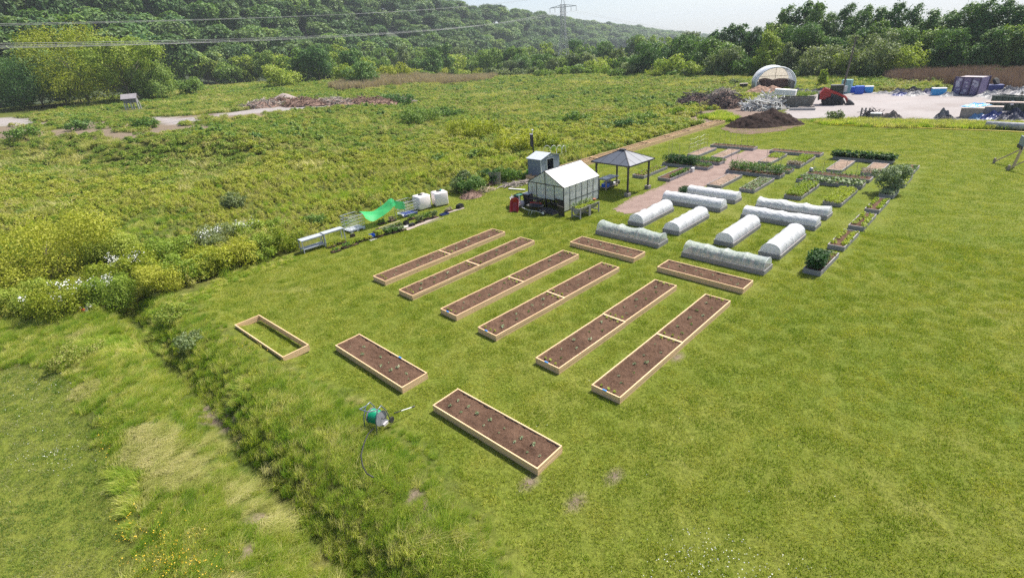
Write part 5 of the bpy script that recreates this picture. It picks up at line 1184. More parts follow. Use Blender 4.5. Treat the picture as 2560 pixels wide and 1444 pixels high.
for i, (u, v, c, nm, lb) in enumerate([(0.55, 1.7, plain('yellow_box', (0.75, 0.55, 0.12), 0.6), 'cardboard_box', 'yellow and red box on the dark potting bench'), (0.5, 0.9, whitep, 'white_pot', 'white pot on the dark potting bench'), (0.6, 1.2, redp, 'red_pot', 'red pot on the dark potting bench')]):
    o = MB().lathe([(0.10, 0), (0.14, 0.2), (0.12, 0.2), (0.10, 0.15)], n=12).build(nm, c) if i else MB().box((0, 0, 0.09), (0.38, 0.26, 0.18)).build(nm, c, bevel=0.01); o.location = glob(u, v, 0.75); tag(o, lb, 'pot' if i else 'box')
o = tray(xy=glob(2.6, 0.5)[:2], z=0.75, plant='crop', label='tray of tall green seedlings behind the greenhouse side', n=140, ph=0.35, size=0.08, group=None); table('staging_table', glob(2.6, 0.45), GHA, 3.0, 0.7, 0.74, 'plant staging along the greenhouse side wall', galv, 0.3)
for k in range(4): tray(xy=glob(1.4 + 0.8 * k, 0.38)[:2], z=0.742, plant=['crop', 'cropd', 'sage', 'dead'][k], label=['green', 'dark green', 'pale', 'brownish'][k] + ' seedlings on the greenhouse staging', n=90, ph=0.3, size=0.08, group=None)
o = MB().box((0, 0, 0.45), (0.5, 0.7, 0.9)).build('dark_cupboard', plain('dark_brown_board', (0.05, 0.04, 0.03), 0.7), None, bevel=0.01); o.location = glob(0.5, 0.4); o.rotation_euler = (0, 0, GHA); tag(o, 'dark brown cupboard in the greenhouse front corner', 'cupboard')
o = MB().box((0, 0, 0.38), (0.05, 0.75, 0.76), rot=(0, RAD(-8), 0)).build('plywood_sheet', plain('wet_board', (0.045, 0.038, 0.028), 0.6), None); o.location = glob(-0.75, -0.35); o.rotation_euler = (0, 0, GHA - 0.25); tag(o, 'dark stained board standing at the greenhouse front corner', 'board')
o = thing('dark_tarp', glob(-0.55, 1.15), GHA, 'black tarpaulin spread over stuff in front of the greenhouse', 'tarpaulin'); MB().grid(lambda u, v: (-0.45 + 0.9 * u, -0.95 + 1.9 * v, 0.32 * (sin(pi * u) * sin(pi * v)) ** 0.4 * (0.8 + 0.2 * sin(9 * u + 5 * v)) + 0.02 * sin(20 * v)), 14, 24).build('cloth', blackp, o, True)
o = table('black_table', glob(-0.35, 2.55), GHA + pi / 2, 1.15, 0.6, 0.78, 'black plastic table with red crates beneath, left of the greenhouse door', blackp, 0.15)
for k in range(2): q = MB().box((0, 0, 0.15), (0.34, 0.42, 0.30), top=(1.08, 1.08)).build('red_crate', plain('faded_red', (0.55, 0.06, 0.04), 0.5), None, bevel=0.01); q.location = glob(-0.35, 2.3 + 0.48 * k, 0.17); q.rotation_euler = (0, 0, GHA); tag(q, ['red crate under the black table, nearer the door', 'red crate under the black table, nearer the black bin'][k], 'crate')
o = thing('wheeled_bin', glob(-0.15, 3.55), GHA + pi, 'tall black bin with a grey lid at the left greenhouse corner', 'bin'); MB().box((0, 0, 0.5), (0.5, 0.5, 0.95), top=(1.15, 1.15)).build('body', blackp, o, bevel=0.02); MB().box((0, 0, 1.0), (0.62, 0.62, 0.05)).build('lid', greyt, o, bevel=0.01)
for s in (-1, 1): MB().lathe([(0.09, -0.03), (0.09, 0.03)], (-0.24, s * 0.24, 0.09), 14, 'Y').build('wheel', rubber, o)
for k, lb in ((0, 'garden fork leaning on the greenhouse gable'), (1, 'spade leaning on the greenhouse gable')):
    o = thing('garden_tool', glob(-0.3, 3.2 - 0.15 * k), GHA, lb, 'tool'); MB().tube([(-0.1, 0, 0), (0.22, 0, 1.6)], 0.016, 6).build('shaft', oldw, o); MB().box((-0.1, 0, 0.12), (0.02, 0.16, 0.26)).build('blade', blackm, o)
def wheelbarrow(loc, rz, rot, panm, framem, label, tyre=rubber):
    o = thing('wheelbarrow', loc, rz, label, 'wheelbarrow', 'wheelbarrows beside the greenhouse', rot=rot)
    # tray: deep pan wider at the top, slanting nose
    prof = [(0.30, 0.0), (0.42, 0.12), (0.54, 0.34), (0.57, 0.35)]
    V = []; n = 20
    for (k, z) in prof:
        for i in range(n):
            a = 2 * pi * i / n; cx, sy = cos(a), sin(a); e = 0.6
            x = (abs(cx) ** e) * (1 if cx > 0 else -1) * k * 1.05 + (0.10 * z / 0.27 if cx > 0 else 0); y = (abs(sy) ** e) * (1 if sy > 0 else -1) * k * 0.66; V.append((x, y, 0.36 + z))
    F = [(r_ * n + i, r_ * n + (i + 1) % n, (r_ + 1) * n + (i + 1) % n, (r_ + 1) * n + i) for r_ in range(3) for i in range(n)] + [tuple(range(n))[::-1]]
    pn = MB().add(V, F).build('pan', panm, o, True); sm = pn.modifiers.new('solid', 'SOLIDIFY'); sm.thickness = 0.012
    for s in (-1, 1):
        MB().tube([(0.72, s * 0.06, 0.19), (0.25, s * 0.2, 0.34), (-0.45, s * 0.28, 0.37), (-0.95, s * 0.30, 0.52)], 0.018, 7).build('handle', framem, o); MB().tube([(-0.30, s * 0.25, 0.36), (-0.42, s * 0.27, 0.0), (-0.2, s * 0.24, 0.0), (-0.12, s * 0.22, 0.36)], 0.014, 6).build('leg', framem, o)
    w = MB().lathe([(0.10, -0.03), (0.19, -0.045), (0.205, 0), (0.19, 0.045), (0.10, 0.03)], (0.74, 0, 0.20), 18, 'Y').build('wheel', tyre, o, True); MB().lathe([(0.10, -0.04), (0.10, 0.04)], (0.74, 0, 0.20), 12, 'Y').build('rim', framem, w)
    return o
wheelbarrow(glob(-1.55, 1.55), GHA + pi + 1.75, None, blackp, steelw, 'black wheelbarrow standing upright before the greenhouse')
wheelbarrow(glob(-1.35, 3.6, 0.12), 0, (RAD(12), RAD(58), GHA - 2.5), redp, steelw, 'red wheelbarrow tipped on its nose', plain('tan_tyre', (0.45, 0.34, 0.2), 0.8))
wheelbarrow(glob(-0.9, 4.25, 0.0), GHA - 2.2, None, plain('dark_grey_pan', (0.06, 0.065, 0.07), 0.5), steelw, 'dark grey wheelbarrow behind the red one')
o = thing('garden_cart', glob(-0.35, 4.3), GHA, 'green flat topped cart by the wheelbarrows', 'cart'); MB().box((0, 0, 0.78), (0.75, 0.6, 0.04)).build('deck', plain('dull_green', (0.03, 0.16, 0.10), 0.5), o); b = MB()
for s in (-1, 1): b.box((0, s * 0.29, 0.82), (0.75, 0.03, 0.08)); b.box((s * 0.36, 0, 0.82), (0.03, 0.6, 0.08))
b.build('rim', blackp, o)
for sx in (-1, 1):
    for sy in (-1, 1): MB().bar((sx * 0.33, sy * 0.26, 0), (sx * 0.33, sy * 0.26, 0.76), 0.03).build('leg', blackm, o)
o = MB().lathe([(0.02, 0), (0.24, 0.02), (0.27, 0.35), (0.2, 0.5), (0.05, 0.55)], n=12).build('grey_sack', plain('grey_plastic', (0.45, 0.45, 0.48), 0.5), None, True); o.location = glob(-0.75, 3.75); tag(o, 'pale grey full sack between red barrow and bin', 'sack')
# planter troughs
def trough(c, label, flip=1):
    o = thing('planter_trough', c, RAD(43), label, 'planter', 'two V shaped planters beside the greenhouse'); L, W = 1.12, 0.86
    for sx in (-1, 1):
        for sy in (-1, 1): MB().bar((sx * (L / 2 - 0.05), sy * (W / 2 - 0.05), -0.02), (sx * (L / 2 - 0.05), sy * (W / 2 - 0.05), 0.78), 0.075, 0.09).build('leg', greyw, o)
        MB().prism([(-W / 2 + .06, 0.76), (W / 2 - .06, 0.76), (0.1, 0.32), (-0.1, 0.32)], 'X', sx * (L / 2 - 0.02) - 0.012, sx * (L / 2 - 0.02) + 0.012).build('end_board', greyw, o)
        MB().bar((sx * (L / 2 - 0.05), -W / 2 + 0.08, 0.2), (sx * (L / 2 - 0.05), W / 2 - 0.08, 0.2), 0.05, 0.07).build('cross_rail', greyw, o)
    for sy in (-1, 1): MB().add([(-L / 2, sy * (W / 2), 0.80), (L / 2, sy * (W / 2), 0.80), (L / 2, sy * 0.11, 0.34), (-L / 2, sy * 0.11, 0.34), (-L / 2, sy * (W / 2 - .03), 0.80), (L / 2, sy * (W / 2 - .03), 0.80), (L / 2, sy * 0.08, 0.34), (-L / 2, sy * 0.08, 0.34)], [(0, 1, 2, 3), (7, 6, 5, 4), (0, 4, 5, 1), (1, 5, 6, 2), (2, 6, 7, 3), (3, 7, 4, 0)]).build('side_board', greyw, o)
    link('soil', soil_mesh(L - 0.06, W - 0.16, 0.70, 5, soilm), o)
    P = [(sr.uniform(-L / 2 + .12, L / 2 - .12), sr.uniform(-W / 2 + .14, W / 2 - .14), 0.70) for _ in range(26)]; V, F = rosettes(P, 0.13, 14, 0.09, 6, 0.6, 0.14); link('lettuces', mesh_np('lettuces', V, F, [LM['lettuce']]), o)
    P = [(sr.uniform(-L / 2, L / 2), W / 2 - .12, 0.72) for _ in range(7)]; V, F = rosettes(P, 0.15, 16, 0.09, 7, 0.3, 0.32); link('tall_leaves', mesh_np('tall_leaves', V, F, [LM['sage']]), o)
    return o
t0 = Vector((5.15, 35.45, 0)); d43 = Vector((cos(RAD(43)), sin(RAD(43)), 0))
trough(t0 + d43 * 0.30 + Vector((0, 0, 0)), 'V shaped wooden planter of lettuce, nearer the greenhouse front corner'); trough(t0 + d43 * 1.45, 'V shaped wooden planter of lettuce, the further one with a terracotta pot')
o = MB().lathe([(0.09, 0), (0.13, 0.22), (0.11, 0.22), (0.09, 0.2)], n=14).build('terracotta_pot', plain('terracotta', (0.42, 0.17, 0.09), 0.8)); o.location = t0 + d43 * 1.95 + Vector((0, 0, 0.74)); tag(o, 'terracotta pot at the far end of the second planter', 'pot')

# ------------------------------------------------------------------ pavilion
gz0 = Vector((9.77, 39.5, 0)); GZ = RAD(41); o = thing('pavilion', gz0, GZ, 'open pavilion with dark grey pyramid roof over the grass', 'pavilion'); LX, LY = 3.44, 3.78; roofm = plain('slate_roof_panel', (0.10, 0.11, 0.13), 0.35, 0.2, 0.05)
ap0, ap1 = Vector((LX / 2, LY / 2 - 0.15, 3.30)), Vector((LX / 2, LY / 2 + 0.15, 3.30)); zz = 2.5
C = [Vector((0, 0, zz)), Vector((LX, 0, zz)), Vector((LX, LY, zz)), Vector((0, LY, zz))]
for (a, b, c_, d) in ((C[0], C[1], ap0, ap0), (C[1], C[2], ap1, ap0), (C[2], C[3], ap1, ap1), (C[3], C[0], ap0, ap1)):
    P = [a, b, c_] if c_ == d else [a, b, c_, d]; n_ = (P[1] - P[0]).cross(P[2] - P[0]).normalized() * 0.015; k = len(P)
    MB().add([p + n_ for p in P] + [p - n_ for p in P], [tuple(range(k)), tuple(range(k, 2 * k))[::-1]] + [(i, i + k, (i + 1) % k + k, (i + 1) % k) for i in range(k)]).build('roof_slope', roofm, o)
b = MB()
for p, q in zip(C, C[1:] + C[:1]): b.bar(p - Vector((0, 0, .04)), q - Vector((0, 0, .04)), 0.06, 0.10)
for p, q in ((C[0], ap0), (C[1], ap0), (C[2], ap1), (C[3], ap1)): b.bar(p + Vector((0, 0, .02)), q + Vector((0, 0, .02)), 0.06, 0.05)
for f in (0.25, 0.5, 0.75):
    for (a, c_, ap) in ((C[0], C[1], ap0), (C[3], C[0], ap0)):
        p = a.lerp(c_, f); g = 1 - abs(2 * f - 1); q = (a if f < 0.5 else c_).lerp(ap, g if f != 0.5 else 1.0); b.bar(p + Vector((0, 0, .018)), q + Vector((0, 0, .018)), 0.025, 0.02)
b.box((LX / 2, LY / 2, 3.34), (0.3, 0.5, 0.06)); b.build('roof_trim', blackm, o)
for (x, y) in ((.3, .3), (LX - .3, .3), (LX - .3, LY - .3), (.3, LY - .3)):
    MB().bar((x, y, 0.28), (x, y, 2.46), 0.12).build('post', plain('dark_bronze', (0.035, 0.033, 0.03), 0.5), o); MB().box((x, y, 0.14), (0.40, 0.40, 0.32)).build('footing_block', concm, o, bevel=0.015)
    sx = 1 if x < 1 else -1; sy = 1 if y < 1 else -1; MB().tube([(x, y, 1.95), (x + sx * .12, y, 2.25), (x + sx * .42, y, 2.44)], 0.018, 6).tube([(x, y, 1.95), (x, y + sy * .12, 2.25), (x, y + sy * .42, 2.44)], 0.018, 6).build('brace', blackm, o)
# washing table
o = table('sink_table', Vector((8.86, 43.0, 0)), RAD(43), 1.75, 0.9, 0.86, 'washing table with grey top and steel sink under the pavilion', oldw, 0.2, 0.09); MB().box((0, 0, 0.885), (1.85, 0.98, 0.045)).build('counter', plain('slate_counter', (0.09, 0.11, 0.14), 0.4), o, bevel=0.005)
b = MB(); b.box((-0.35, 0, 0.912), (0.62, 0.48, 0.012)); b.build('sink', plain('sink_steel', (0.62, 0.64, 0.66), 0.3, 0.7), o); MB().box((-0.35, 0, 0.921), (0.5, 0.36, 0.008)).build('basin', plain('basin_dark', (0.2, 0.22, 0.24), 0.3, 0.5), o); MB().tube([(-0.35, 0.32, 0.9), (-0.35, 0.32, 1.15), (-0.35, 0.2, 1.2), (-0.35, 0.12, 1.12)], 0.014, 6).build('tap', galv, o)
def gt(u, v, z): return Vector((8.86, 43.0, z)) + d43 * u + Vector((-sin(RAD(43)), cos(RAD(43)), 0)) * v
for (u, v, m_, sz, nm, lb) in [(-0.5, -0.1, bluep, (0.45, 0.5, 0.28), 'blue_basin', 'blue basin on the shelf of the washing table'), (0.05, 0.0, plain('dark_crate', (0.05, 0.06, 0.08), 0.5), (0.5, 0.6, 0.32), 'grey_crate', 'dark grey crate on the shelf of the washing table'), (0.6, 0.0, whitep, (0.35, 0.5, 0.14), 'white_tray', 'white tray on the shelf of the washing table')]:
    q = MB().box((0, 0, sz[2] / 2), sz, top=(1.1, 1.1)).build(nm, m_, None, bevel=0.01); q.location = gt(u, v, 0.213); q.rotation_euler = (0, 0, RAD(43)); tag(q, lb, 'tub')
q = tray(xy=gt(1.35, 0.1, 0)[:2], label='black crate of pots at the right end of the washing table', L=0.5, W=0.4, h=0.22, plant='cropd', name='black_crate', cat='crate', group=None)

# ------------------------------------------------------------------ shed, bat box, hoops
SH = RAD(44.5); o = thing('garden_shed', (3.5, 47.6, 0), SH, 'small blue grey metal shed with its door open', 'shed'); A, B_, E_ = 2.7, 1.63, 1.8
def ribbed(name, c, scale):
    m, n, l, p = newmat(name); w = n.new('ShaderNodeTexWave'); w.inputs['Scale'].default_value = scale; w.wave_profile = 'SIN'; ad = n.new('ShaderNodeVectorMath'); ad.operation = 'MULTIPLY'; ad.inputs[1].default_value = (1, 1, 0)
    l.new(objc(n), ad.inputs[0]); l.new(ad.outputs[0], w.inputs['Vector']); r = ramp(n, l, w.outputs['Fac'], [(0.3, tuple(x * 0.75 for x in c)), (0.6, c)]); l.new(r.outputs['Color'], p.inputs['Base Color']); p.inputs['Roughness'].default_value = 0.5; bump(n, l, p, w.outputs['Fac'], 0.6, 0.02); return m
ribm = ribbed('shed_cladding', (0.23, 0.27, 0.35), 2.6); trimw = plain('shed_trim', (0.55, 0.58, 0.62), 0.5)
MB().box((0.015, B_ / 2, E_ / 2), (0.03, B_, E_)).build('wall', ribm, o); MB().box((A - 0.015, B_ / 2, E_ / 2), (0.03, B_, E_)).build('wall', ribm, o); MB().box((A / 2, B_ - 0.015, E_ / 2), (A - 0.064, 0.03, E_)).build('wall', ribm, o)
b = MB(); d0_, d1_ = 0.85, 1.85; b.box((d0_ / 2 + .016, 0.015, E_ / 2), (d0_ - 0.032, 0.03, E_)); b.box(((d1_ + A) / 2 - .016, 0.015, E_ / 2), (A - d1_ - .032, 0.03, E_)); b.box(((d0_ + d1_) / 2, 0.015, 1.74), (d1_ - d0_ - .004, 0.03, 0.12))
b.prism([(0.03, E_), (A - .03, E_), (A / 2, E_ + 0.36)], 'Y', 0.002, 0.03); b.build('front_wall', ribm, o)
b = MB(); b.bar((d0_, -0.01, 0), (d0_, -0.01, 1.7), 0.05); b.bar((d1_, -0.01, 0), (d1_, -0.01, 1.7), 0.05); b.bar((d0_ - .02, -0.01, 1.7), (d1_ + .02, -0.01, 1.7), 0.05); b.box((A / 2 - 0.2, -0.006, E_ + 0.12), (0.28, 0.02, 0.12)); b.box((A / 2 + 0.2, -0.006, E_ + 0.12), (0.28, 0.02, 0.12)); b.bar((0, -0.01, 0), (0, -0.01, E_), 0.05); b.build('trim', trimw, o)
MB().box((d1_ + 0.42, -0.035, 0.86), (0.8, 0.02, 1.62)).build('sliding_door', ribm, o)
for s in (-1, 1):
    P = [Vector((A / 2 + s * (A / 2 + 0.1), -0.12, E_ - 0.01)), Vector((A / 2 + s * (A / 2 + 0.1), B_ + 0.12, E_ - 0.01)), Vector((A / 2, B_ + 0.12, E_ + 0.40)), Vector((A / 2, -0.12, E_ + 0.40))]
    MB().add([p for p in P] + [p + Vector((0, 0, 0.035)) for p in P], [(0, 1, 2, 3), (7, 6, 5, 4), (0, 4, 5, 1), (1, 5, 6, 2), (2, 6, 7, 3), (3, 7, 4, 0)]).build('roof', plain('shed_roof', (0.50, 0.53, 0.57), 0.4, 0.2), o)
MB().box((A / 2, B_ / 2, 0.03), (A - 0.1, B_ - 0.1, 0.05)).build('floor', blackp, o)
q = MB().box((0, 0, 0.2), (0.35, 0.3, 0.35)).box((0.1, 0.1, 0.5), (0.12, 0.2, 0.3)).tube([(0, 0, .3), (.3, .1, .8), (.6, .1, .85)], 0.02, 6).build('lawn_mower', plain('bright_green', (0.02, 0.42, 0.06), 0.5), None, bevel=0.01); q.location = G(1316, 442); tag(q, 'bright green machine at the left foot of the shed', 'machine')
b = Vector((3.15, 52.5, Hs(3.15, 52.5))); o = thing('bat_box_post', b, RAD(-80), 'dark bat box on a post behind the shed', 'bat box'); ht = top_z(b, 335); MB().bar((0, 0, 0), (0, 0, ht - 0.1), 0.13).build('post', plain('dark_post', (0.04, 0.035, 0.03), 0.8), o)
MB().box((0, -0.14, ht - 0.62), (0.52, 0.16, 1.15)).build('box', plain('dark_box', (0.045, 0.04, 0.05), 0.7), o, bevel=0.01); MB().box((0, -0.14, ht - 0.02), (0.62, 0.28, 0.04)).build('lid', plain('lid_grey', (0.2, 0.2, 0.22), 0.6), o)
bm = MB(); bm.tube([(0, 0, ht), (0, 0, ht + 0.35)], 0.02, 6); bm.lathe([(0.02, 0), (0.10, 0.02), (0.10, 0.10), (0.02, 0.12)], (0.05, 0, ht + 0.33), 10); bm.build('lamp', whitep, o)
for k in range(4):
    b = G([1368, 1384, 1398, 1410][k], 392) ; q = MB().tube([(cos(pi * j / 14) * 0.42, 0, 0.35 + 0.62 * sin(pi * j / 14)) for j in range(15)], 0.022, 6); q.tube([(0.42, 0, 0), (0.42, 0, 0.36)], 0.022, 6); q.tube([(-0.42, 0, 0), (-0.42, 0, 0.36)], 0.022, 6)
    q = q.build('white_hoop', whitep, None, True); q.location = b + Vector((0, 0, 0.25)); q.rotation_euler = (0, 0, 0.3 + 0.2 * k); tag(q, 'white plastic hoop standing in the weeds right of the shed', 'hoop', 'white hoops right of the shed')

# ------------------------------------------------------------------ benches, cages, tanks and trays by the meadow
def cage(loc, rz, label, L=1.2, W=1.0, h=1.0, skirt=None):
    o = thing('wire_cage', loc, rz, label, 'cage', 'steel tank cages by the meadow'); b = MB()
    for z in np.linspace(0.22, h, 5):
        b.tube([(-L / 2, -W / 2, z), (L / 2, -W / 2, z), (L / 2, W / 2, z), (-L / 2, W / 2, z), (-L / 2, -W / 2, z)], 0.017 if z < h else 0.022, 6, False)
    for x in np.linspace(-L / 2, L / 2, 6):
        for y in (-W / 2, W / 2): b.tube([(x, y, 0.12), (x, y, h)], 0.009, 5)
    for y in np.linspace(-W / 2, W / 2, 5)[1:-1]:
        for x in (-L / 2, L / 2): b.tube([(x, y, 0.12), (x, y, h)], 0.009, 5)
    b.build('cage', galv, o); MB().box((0, 0, 0.13), (L, W, 0.03)).build('base_plate', skirt or greyt, o)
    for sx in (-1, 0, 1):
        for sy in (-1, 1): MB().box((sx * (L / 2 - 0.12), sy * (W / 2 - 0.08), 0.055), (0.2, 0.14, 0.12)).build('foot', skirt or greyt, o)
    return o
def cor(x, y, L, W, a):      # centre from front corner
    a = RAD(a); return Vector((x + cos(a) * L / 2 - sin(a) * W / 2, y + sin(a) * L / 2 + cos(a) * W / 2, 0))
c1 = cor(-11.4, 35.6, 1.25, 1.1, 46); cage(c1, RAD(46), 'empty wire cage on a white base beside the grey benches', 1.25, 1.1, 1.15)
c2 = cor(-7.85, 38.55, 1.15, 1.1, 44); cage(c2, RAD(44), 'wire cage with dark blue feet next to the water tanks', 1.15, 1.1, 1.15, navyp)
def tank(loc, rz, label):
    o = thing('water_tank', loc, rz, label, 'water tank', 'white plastic water tanks'); MB().box((0, 0, 0.6), (1.15, 1.0, 1.08)).build('body', tankm, o, True, bevel=0.09)
    MB().lathe([(0.22, 0), (0.22, 0.03), (0.20, 0.05)], (0, 0.05, 1.14), 20).build('lid', blackp, o); b = MB()
    for s in (-1, 1): b.box((s * 0.35, 0, 1.145), (0.05, 0.85, 0.02))
    b.build('rib', tankm, o); MB().box((0, 0, 0.03), (1.0, 0.85, 0.06)).build('base', blackp, o); return o
tank(cor(-6.95, 39.95, 1.25, 1.0, 42), RAD(42), 'water tank half behind the wire cage, brushwood lying on its lid'); tank(cor(-5.72, 40.75, 1.15, 1.0, 26), RAD(28), 'pinkish water tank at the right end, teal cap on top')
o = MB().lathe([(0.09, 0), (0.09, 0.06), (0.05, 0.08)], n=12).build('teal_cap', plain('teal_cap', (0.03, 0.3, 0.32), 0.5)); o.location = cor(-5.72, 40.75, 1.15, 1.0, 26) + Vector((0.15, 0.1, 1.19)); tag(o, 'teal cap lying on the pinkish tank', 'cap')
# net between cage and poles
n0 = Vector((-10.25, 36.95, 1.15)); n1 = Vector((-8.55, 38.25, 1.62))
pa = Vector((-9.45, 38.05, 0)); pb = Vector((-8.5, 38.05, 0))
o = thing('shade_net', n0 * 1, 0, 'green shade net sagging between the wire cages', 'net')
def netf(u, v):
    a = Vector((-10.3, 36.2, 1.14)).lerp(Vector((-11.0, 37.3, 1.14)), v); b = Vector((-8.3, 37.8, 1.6)).lerp(Vector((-8.85, 39.2, 1.45)), v)
    p = a.lerp(b, u); s = sin(pi * min(u * 1.12, 1)); p.z -= 0.50 * s * (0.75 + 0.25 * (1 - v)) + 0.03 * sin(14 * u + 9 * v) * s; p.z -= 0.38 * max(0, 1 - 2.5 * v) * (0.7 + 0.3 * sin(9 * u)); return tuple(p - n0)
MB().grid(netf, 30, 16).build('net', netm, o, True)
def netf2(u, v):
    p = Vector((-8.45, 38.0, 1.55)).lerp(Vector((-7.8, 38.75, 1.2)), u); return tuple(Vector((p.x, p.y, p.z - v * 0.62 + 0.02 * sin(12 * u))) - n0)
MB().grid(netf2, 12, 8).build('hanging_edge', netm, o, True)
for p_, h_, lb in ((pa, 1.55, 'thin metal pole left, holding the green net'), (pb, 1.65, 'thin metal pole at the high corner of the green net')):
    q = MB().tube([(0, 0, 0), (-0.04, 0.02, h_)], 0.018, 6).build('net_pole', galv); q.location = p_; tag(q, lb, 'pole')
q = MB().grid(lambda u, v: (0.5 * u - .25, 0.35 * v, 0.42 * (1 - u * u) * (0.6 + 0.4 * sin(5 * v + 3 * u)) + 0.03), 10, 8).build('plastic_bag', whitep, None, True); q.location = (-8.2, 38.5, 0); tag(q, 'crumpled white plastic sheet under the green net', 'plastic sheet')
# benches
def bench(c, a, L, W, h, label, shelf):
    o = thing('metal_bench', c, RAD(a), label, 'bench', 'grey metal plant benches'); MB().box((0, 0, h), (L, W, 0.04)).build('top', greyt, o, bevel=0.005)
    for sx in (-1, 1):
        for sy in (-1, 1): MB().bar((sx * (L / 2 - 0.03), sy * (W / 2 - 0.03), 0), (sx * (L / 2 - 0.03), sy * (W / 2 - 0.03), h - 0.02), 0.05).build('leg', greyt, o)
    b = MB()
    for sy in (-1, 1): b.bar((-L / 2 + .05, sy * (W / 2 - .03), h - .05), (L / 2 - .05, sy * (W / 2 - .03), h - .05), 0.03, 0.05)
    if shelf:
        MB().box((0, 0, 0.28), (L - .02, W - 0.02, 0.025)).build('shelf', plain('shelf_grey', (0.36, 0.38, 0.41), 0.5), o)
        for sy in (-1, 1): b.bar((-L / 2 + .05, sy * (W / 2 - .03), .25), (L / 2 - .05, sy * (W / 2 - .03), .25), 0.03, 0.05)
    b.build('rail', greyt, o); return o
bench(cor(-13.6, 32.04, 1.55, 0.62, 43), 43, 1.55, 0.62, 0.88, 'lower metal bench with a shelf, left of the pair', True); bench(cor(-12.42, 33.02, 1.5, 0.56, 43), 43, 1.5, 0.56, 0.95, 'metal bench without a shelf, right of the pair', False)
# trays
for (x, y, pl, n, ph, lb) in [(828, 618, 'yellow', 40, .12, 'tray of reddish yellow flowers under the open bench, left'), (855, 609, 'yellow', 60, .14, 'tray of yellow flowers under the open bench, right'),
    (840, 629, 'crop', 24, .1, 'half empty black tray nearest the benches'), (866, 619, 'crop', 50, .15, 'black tray with one corner of green shoots'), (884, 613, 'lettuce', 40, .12, 'black tray of thin shoots, third from the benches'),
    (896, 606, 'yellow', 150, .1, 'tray mounded with yellow green seedlings, the rounder one'), (921, 599, 'yellow', 140, .1, 'tray of yellow green seedlings next to the white board'),
    (949, 592, 'lettuce', 170, .26, 'tray of tall bright yellow seedlings beside the blue tub'), (972, 585, 'crop', 130, .2, 'tray of broad green leaves right of the tall yellow seedlings'), (990, 581, 'crop', 110, .18, 'second tray of broad green leaves'),
    (1004, 577, 'sage', 90, .16, 'tray of pale broad leaves at the end of the front row'), (962, 575, 'sage', 80, .08, 'flat of silvery seedlings behind the yellow ones, left'), (980, 570, 'sage', 80, .08, 'flat of silvery seedlings in the middle of the back row'),
    (998, 565, 'grey', 80, .08, 'flat of bluish seedlings, right end of the back row'), (945, 580, 'dead', 30, .1, 'flat of dry seedlings behind the blue tub'), (1050, 556, 'grey', 120, .3, 'tray of tall thin leek like plants on the pink board'), (1068, 549, 'crop', 100, .3, 'tray of tall green plants near the end of the pink board'),
    (1085, 545, 'grey', 110, .32, 'tray of leggy grey green plants beside the navy tray'), (1030, 548, 'crop', 60, .2, 'grassy tray behind the black square pot'), (1122, 528, 'dead', 50, .12, 'black tray of withered plants near the pot crate'), (980, 553, 'dead', 70, .18, 'tray of brown plants under the green net'), (955, 560, 'crop', 60, .18, 'tray of green plants under the left side of the net')]:
    tray((x, y), plant=pl, n=int(n * 1.6), ph=ph * 1.4 + .04, label=lb, L=0.60, W=0.40, size=0.075, h=0.09)
for (x, y, m_, sz, nm, lb, ct) in [(931, 592, bluep, (0.32, 0.36, 0.2), 'blue_tub', 'bright blue tub left of the tall yellow seedlings', 'tub'), (1111, 537, navyp, (0.7, 0.34, 0.12), 'navy_tray', 'empty navy blue tray at the end of the board', 'tray'),
    (1016, 562, blackp, (0.3, 0.3, 0.3), 'square_pot', 'black square pot standing on the white board', 'pot'), (1150, 520, blackp, (0.55, 0.4, 0.28), 'pot_crate', 'black crate packed with empty pots', 'crate'), (1030, 565, blackp, (0.4, 0.3, 0.15), 'black_pot_stack', 'low black pots at the joint of the boards', 'pot'), (882, 592, plain('dark_board2', (0.03, .02, .02), .7), (0.3, 0.2, 0.2), 'dark_box', 'dark reddish box at the foot of the left cage', 'box')]:
    q = MB(); L_q, W_q, h_q = sz; t_ = 0.02; q.box((0, 0, .01), (L_q, W_q, .02)); q.box((0, W_q / 2, h_q / 2), (L_q, t_, h_q)); q.box((0, -W_q / 2, h_q / 2), (L_q, t_, h_q)); q.box((L_q / 2, 0, h_q / 2), (t_, W_q, h_q)); q.box((-L_q / 2, 0, h_q / 2), (t_, W_q, h_q))
    if 'crate' in nm or 'stack' in nm:
        for i in range(3):
            for j in range(2): q.lathe([(0.05, h_q * .3), (0.07, h_q + .06), (0.05, h_q + .06)], ((i - 1) * L_q / 3.2, (j - .5) * W_q / 2.2, 0), 8)
    q = q.build(nm, m_); q.location = G(x, y); q.rotation_euler = (0, 0, RAD(43) + (0.3 if nm == 'pot_crate' else 0)); tag(q, lb, ct)
pinkb = plain('pinkish_board', (0.34, 0.27, 0.24), 0.8); whb = plain('white_board', (0.42, 0.40, 0.38), 0.7)
for (x0, y0, x1, y1, w, m_, lb) in [(1015, 575, 1095, 543, 0.42, pinkb, 'long pinkish board under the leggy plants'), (1000, 570, 1035, 562, 0.5, whb, 'short white board under the square pot'), (925, 602, 940, 596, 0.3, whb, 'small white board between two front trays'), (945, 571, 1000, 552, 0.10, tanw, 'thin pale lath behind the silvery seedlings'), (1115, 533, 1160, 520, 0.3, pinkb, 'dark edged board under the pot crate'), (1060, 562, 1110, 545, 0.06, oldw, 'dark lath along the front of the pinkish board')]:
    a, b = G(x0, y0), G(x1, y1); q = MB().box((0, 0, 0.015), ((b - a).length, w, 0.03)).build('board', m_, None, bevel=0.003); q.location = (a + b) / 2; q.rotation_euler = (0, 0, atan2(b.y - a.y, b.x - a.x)); tag(q, lb, 'board')

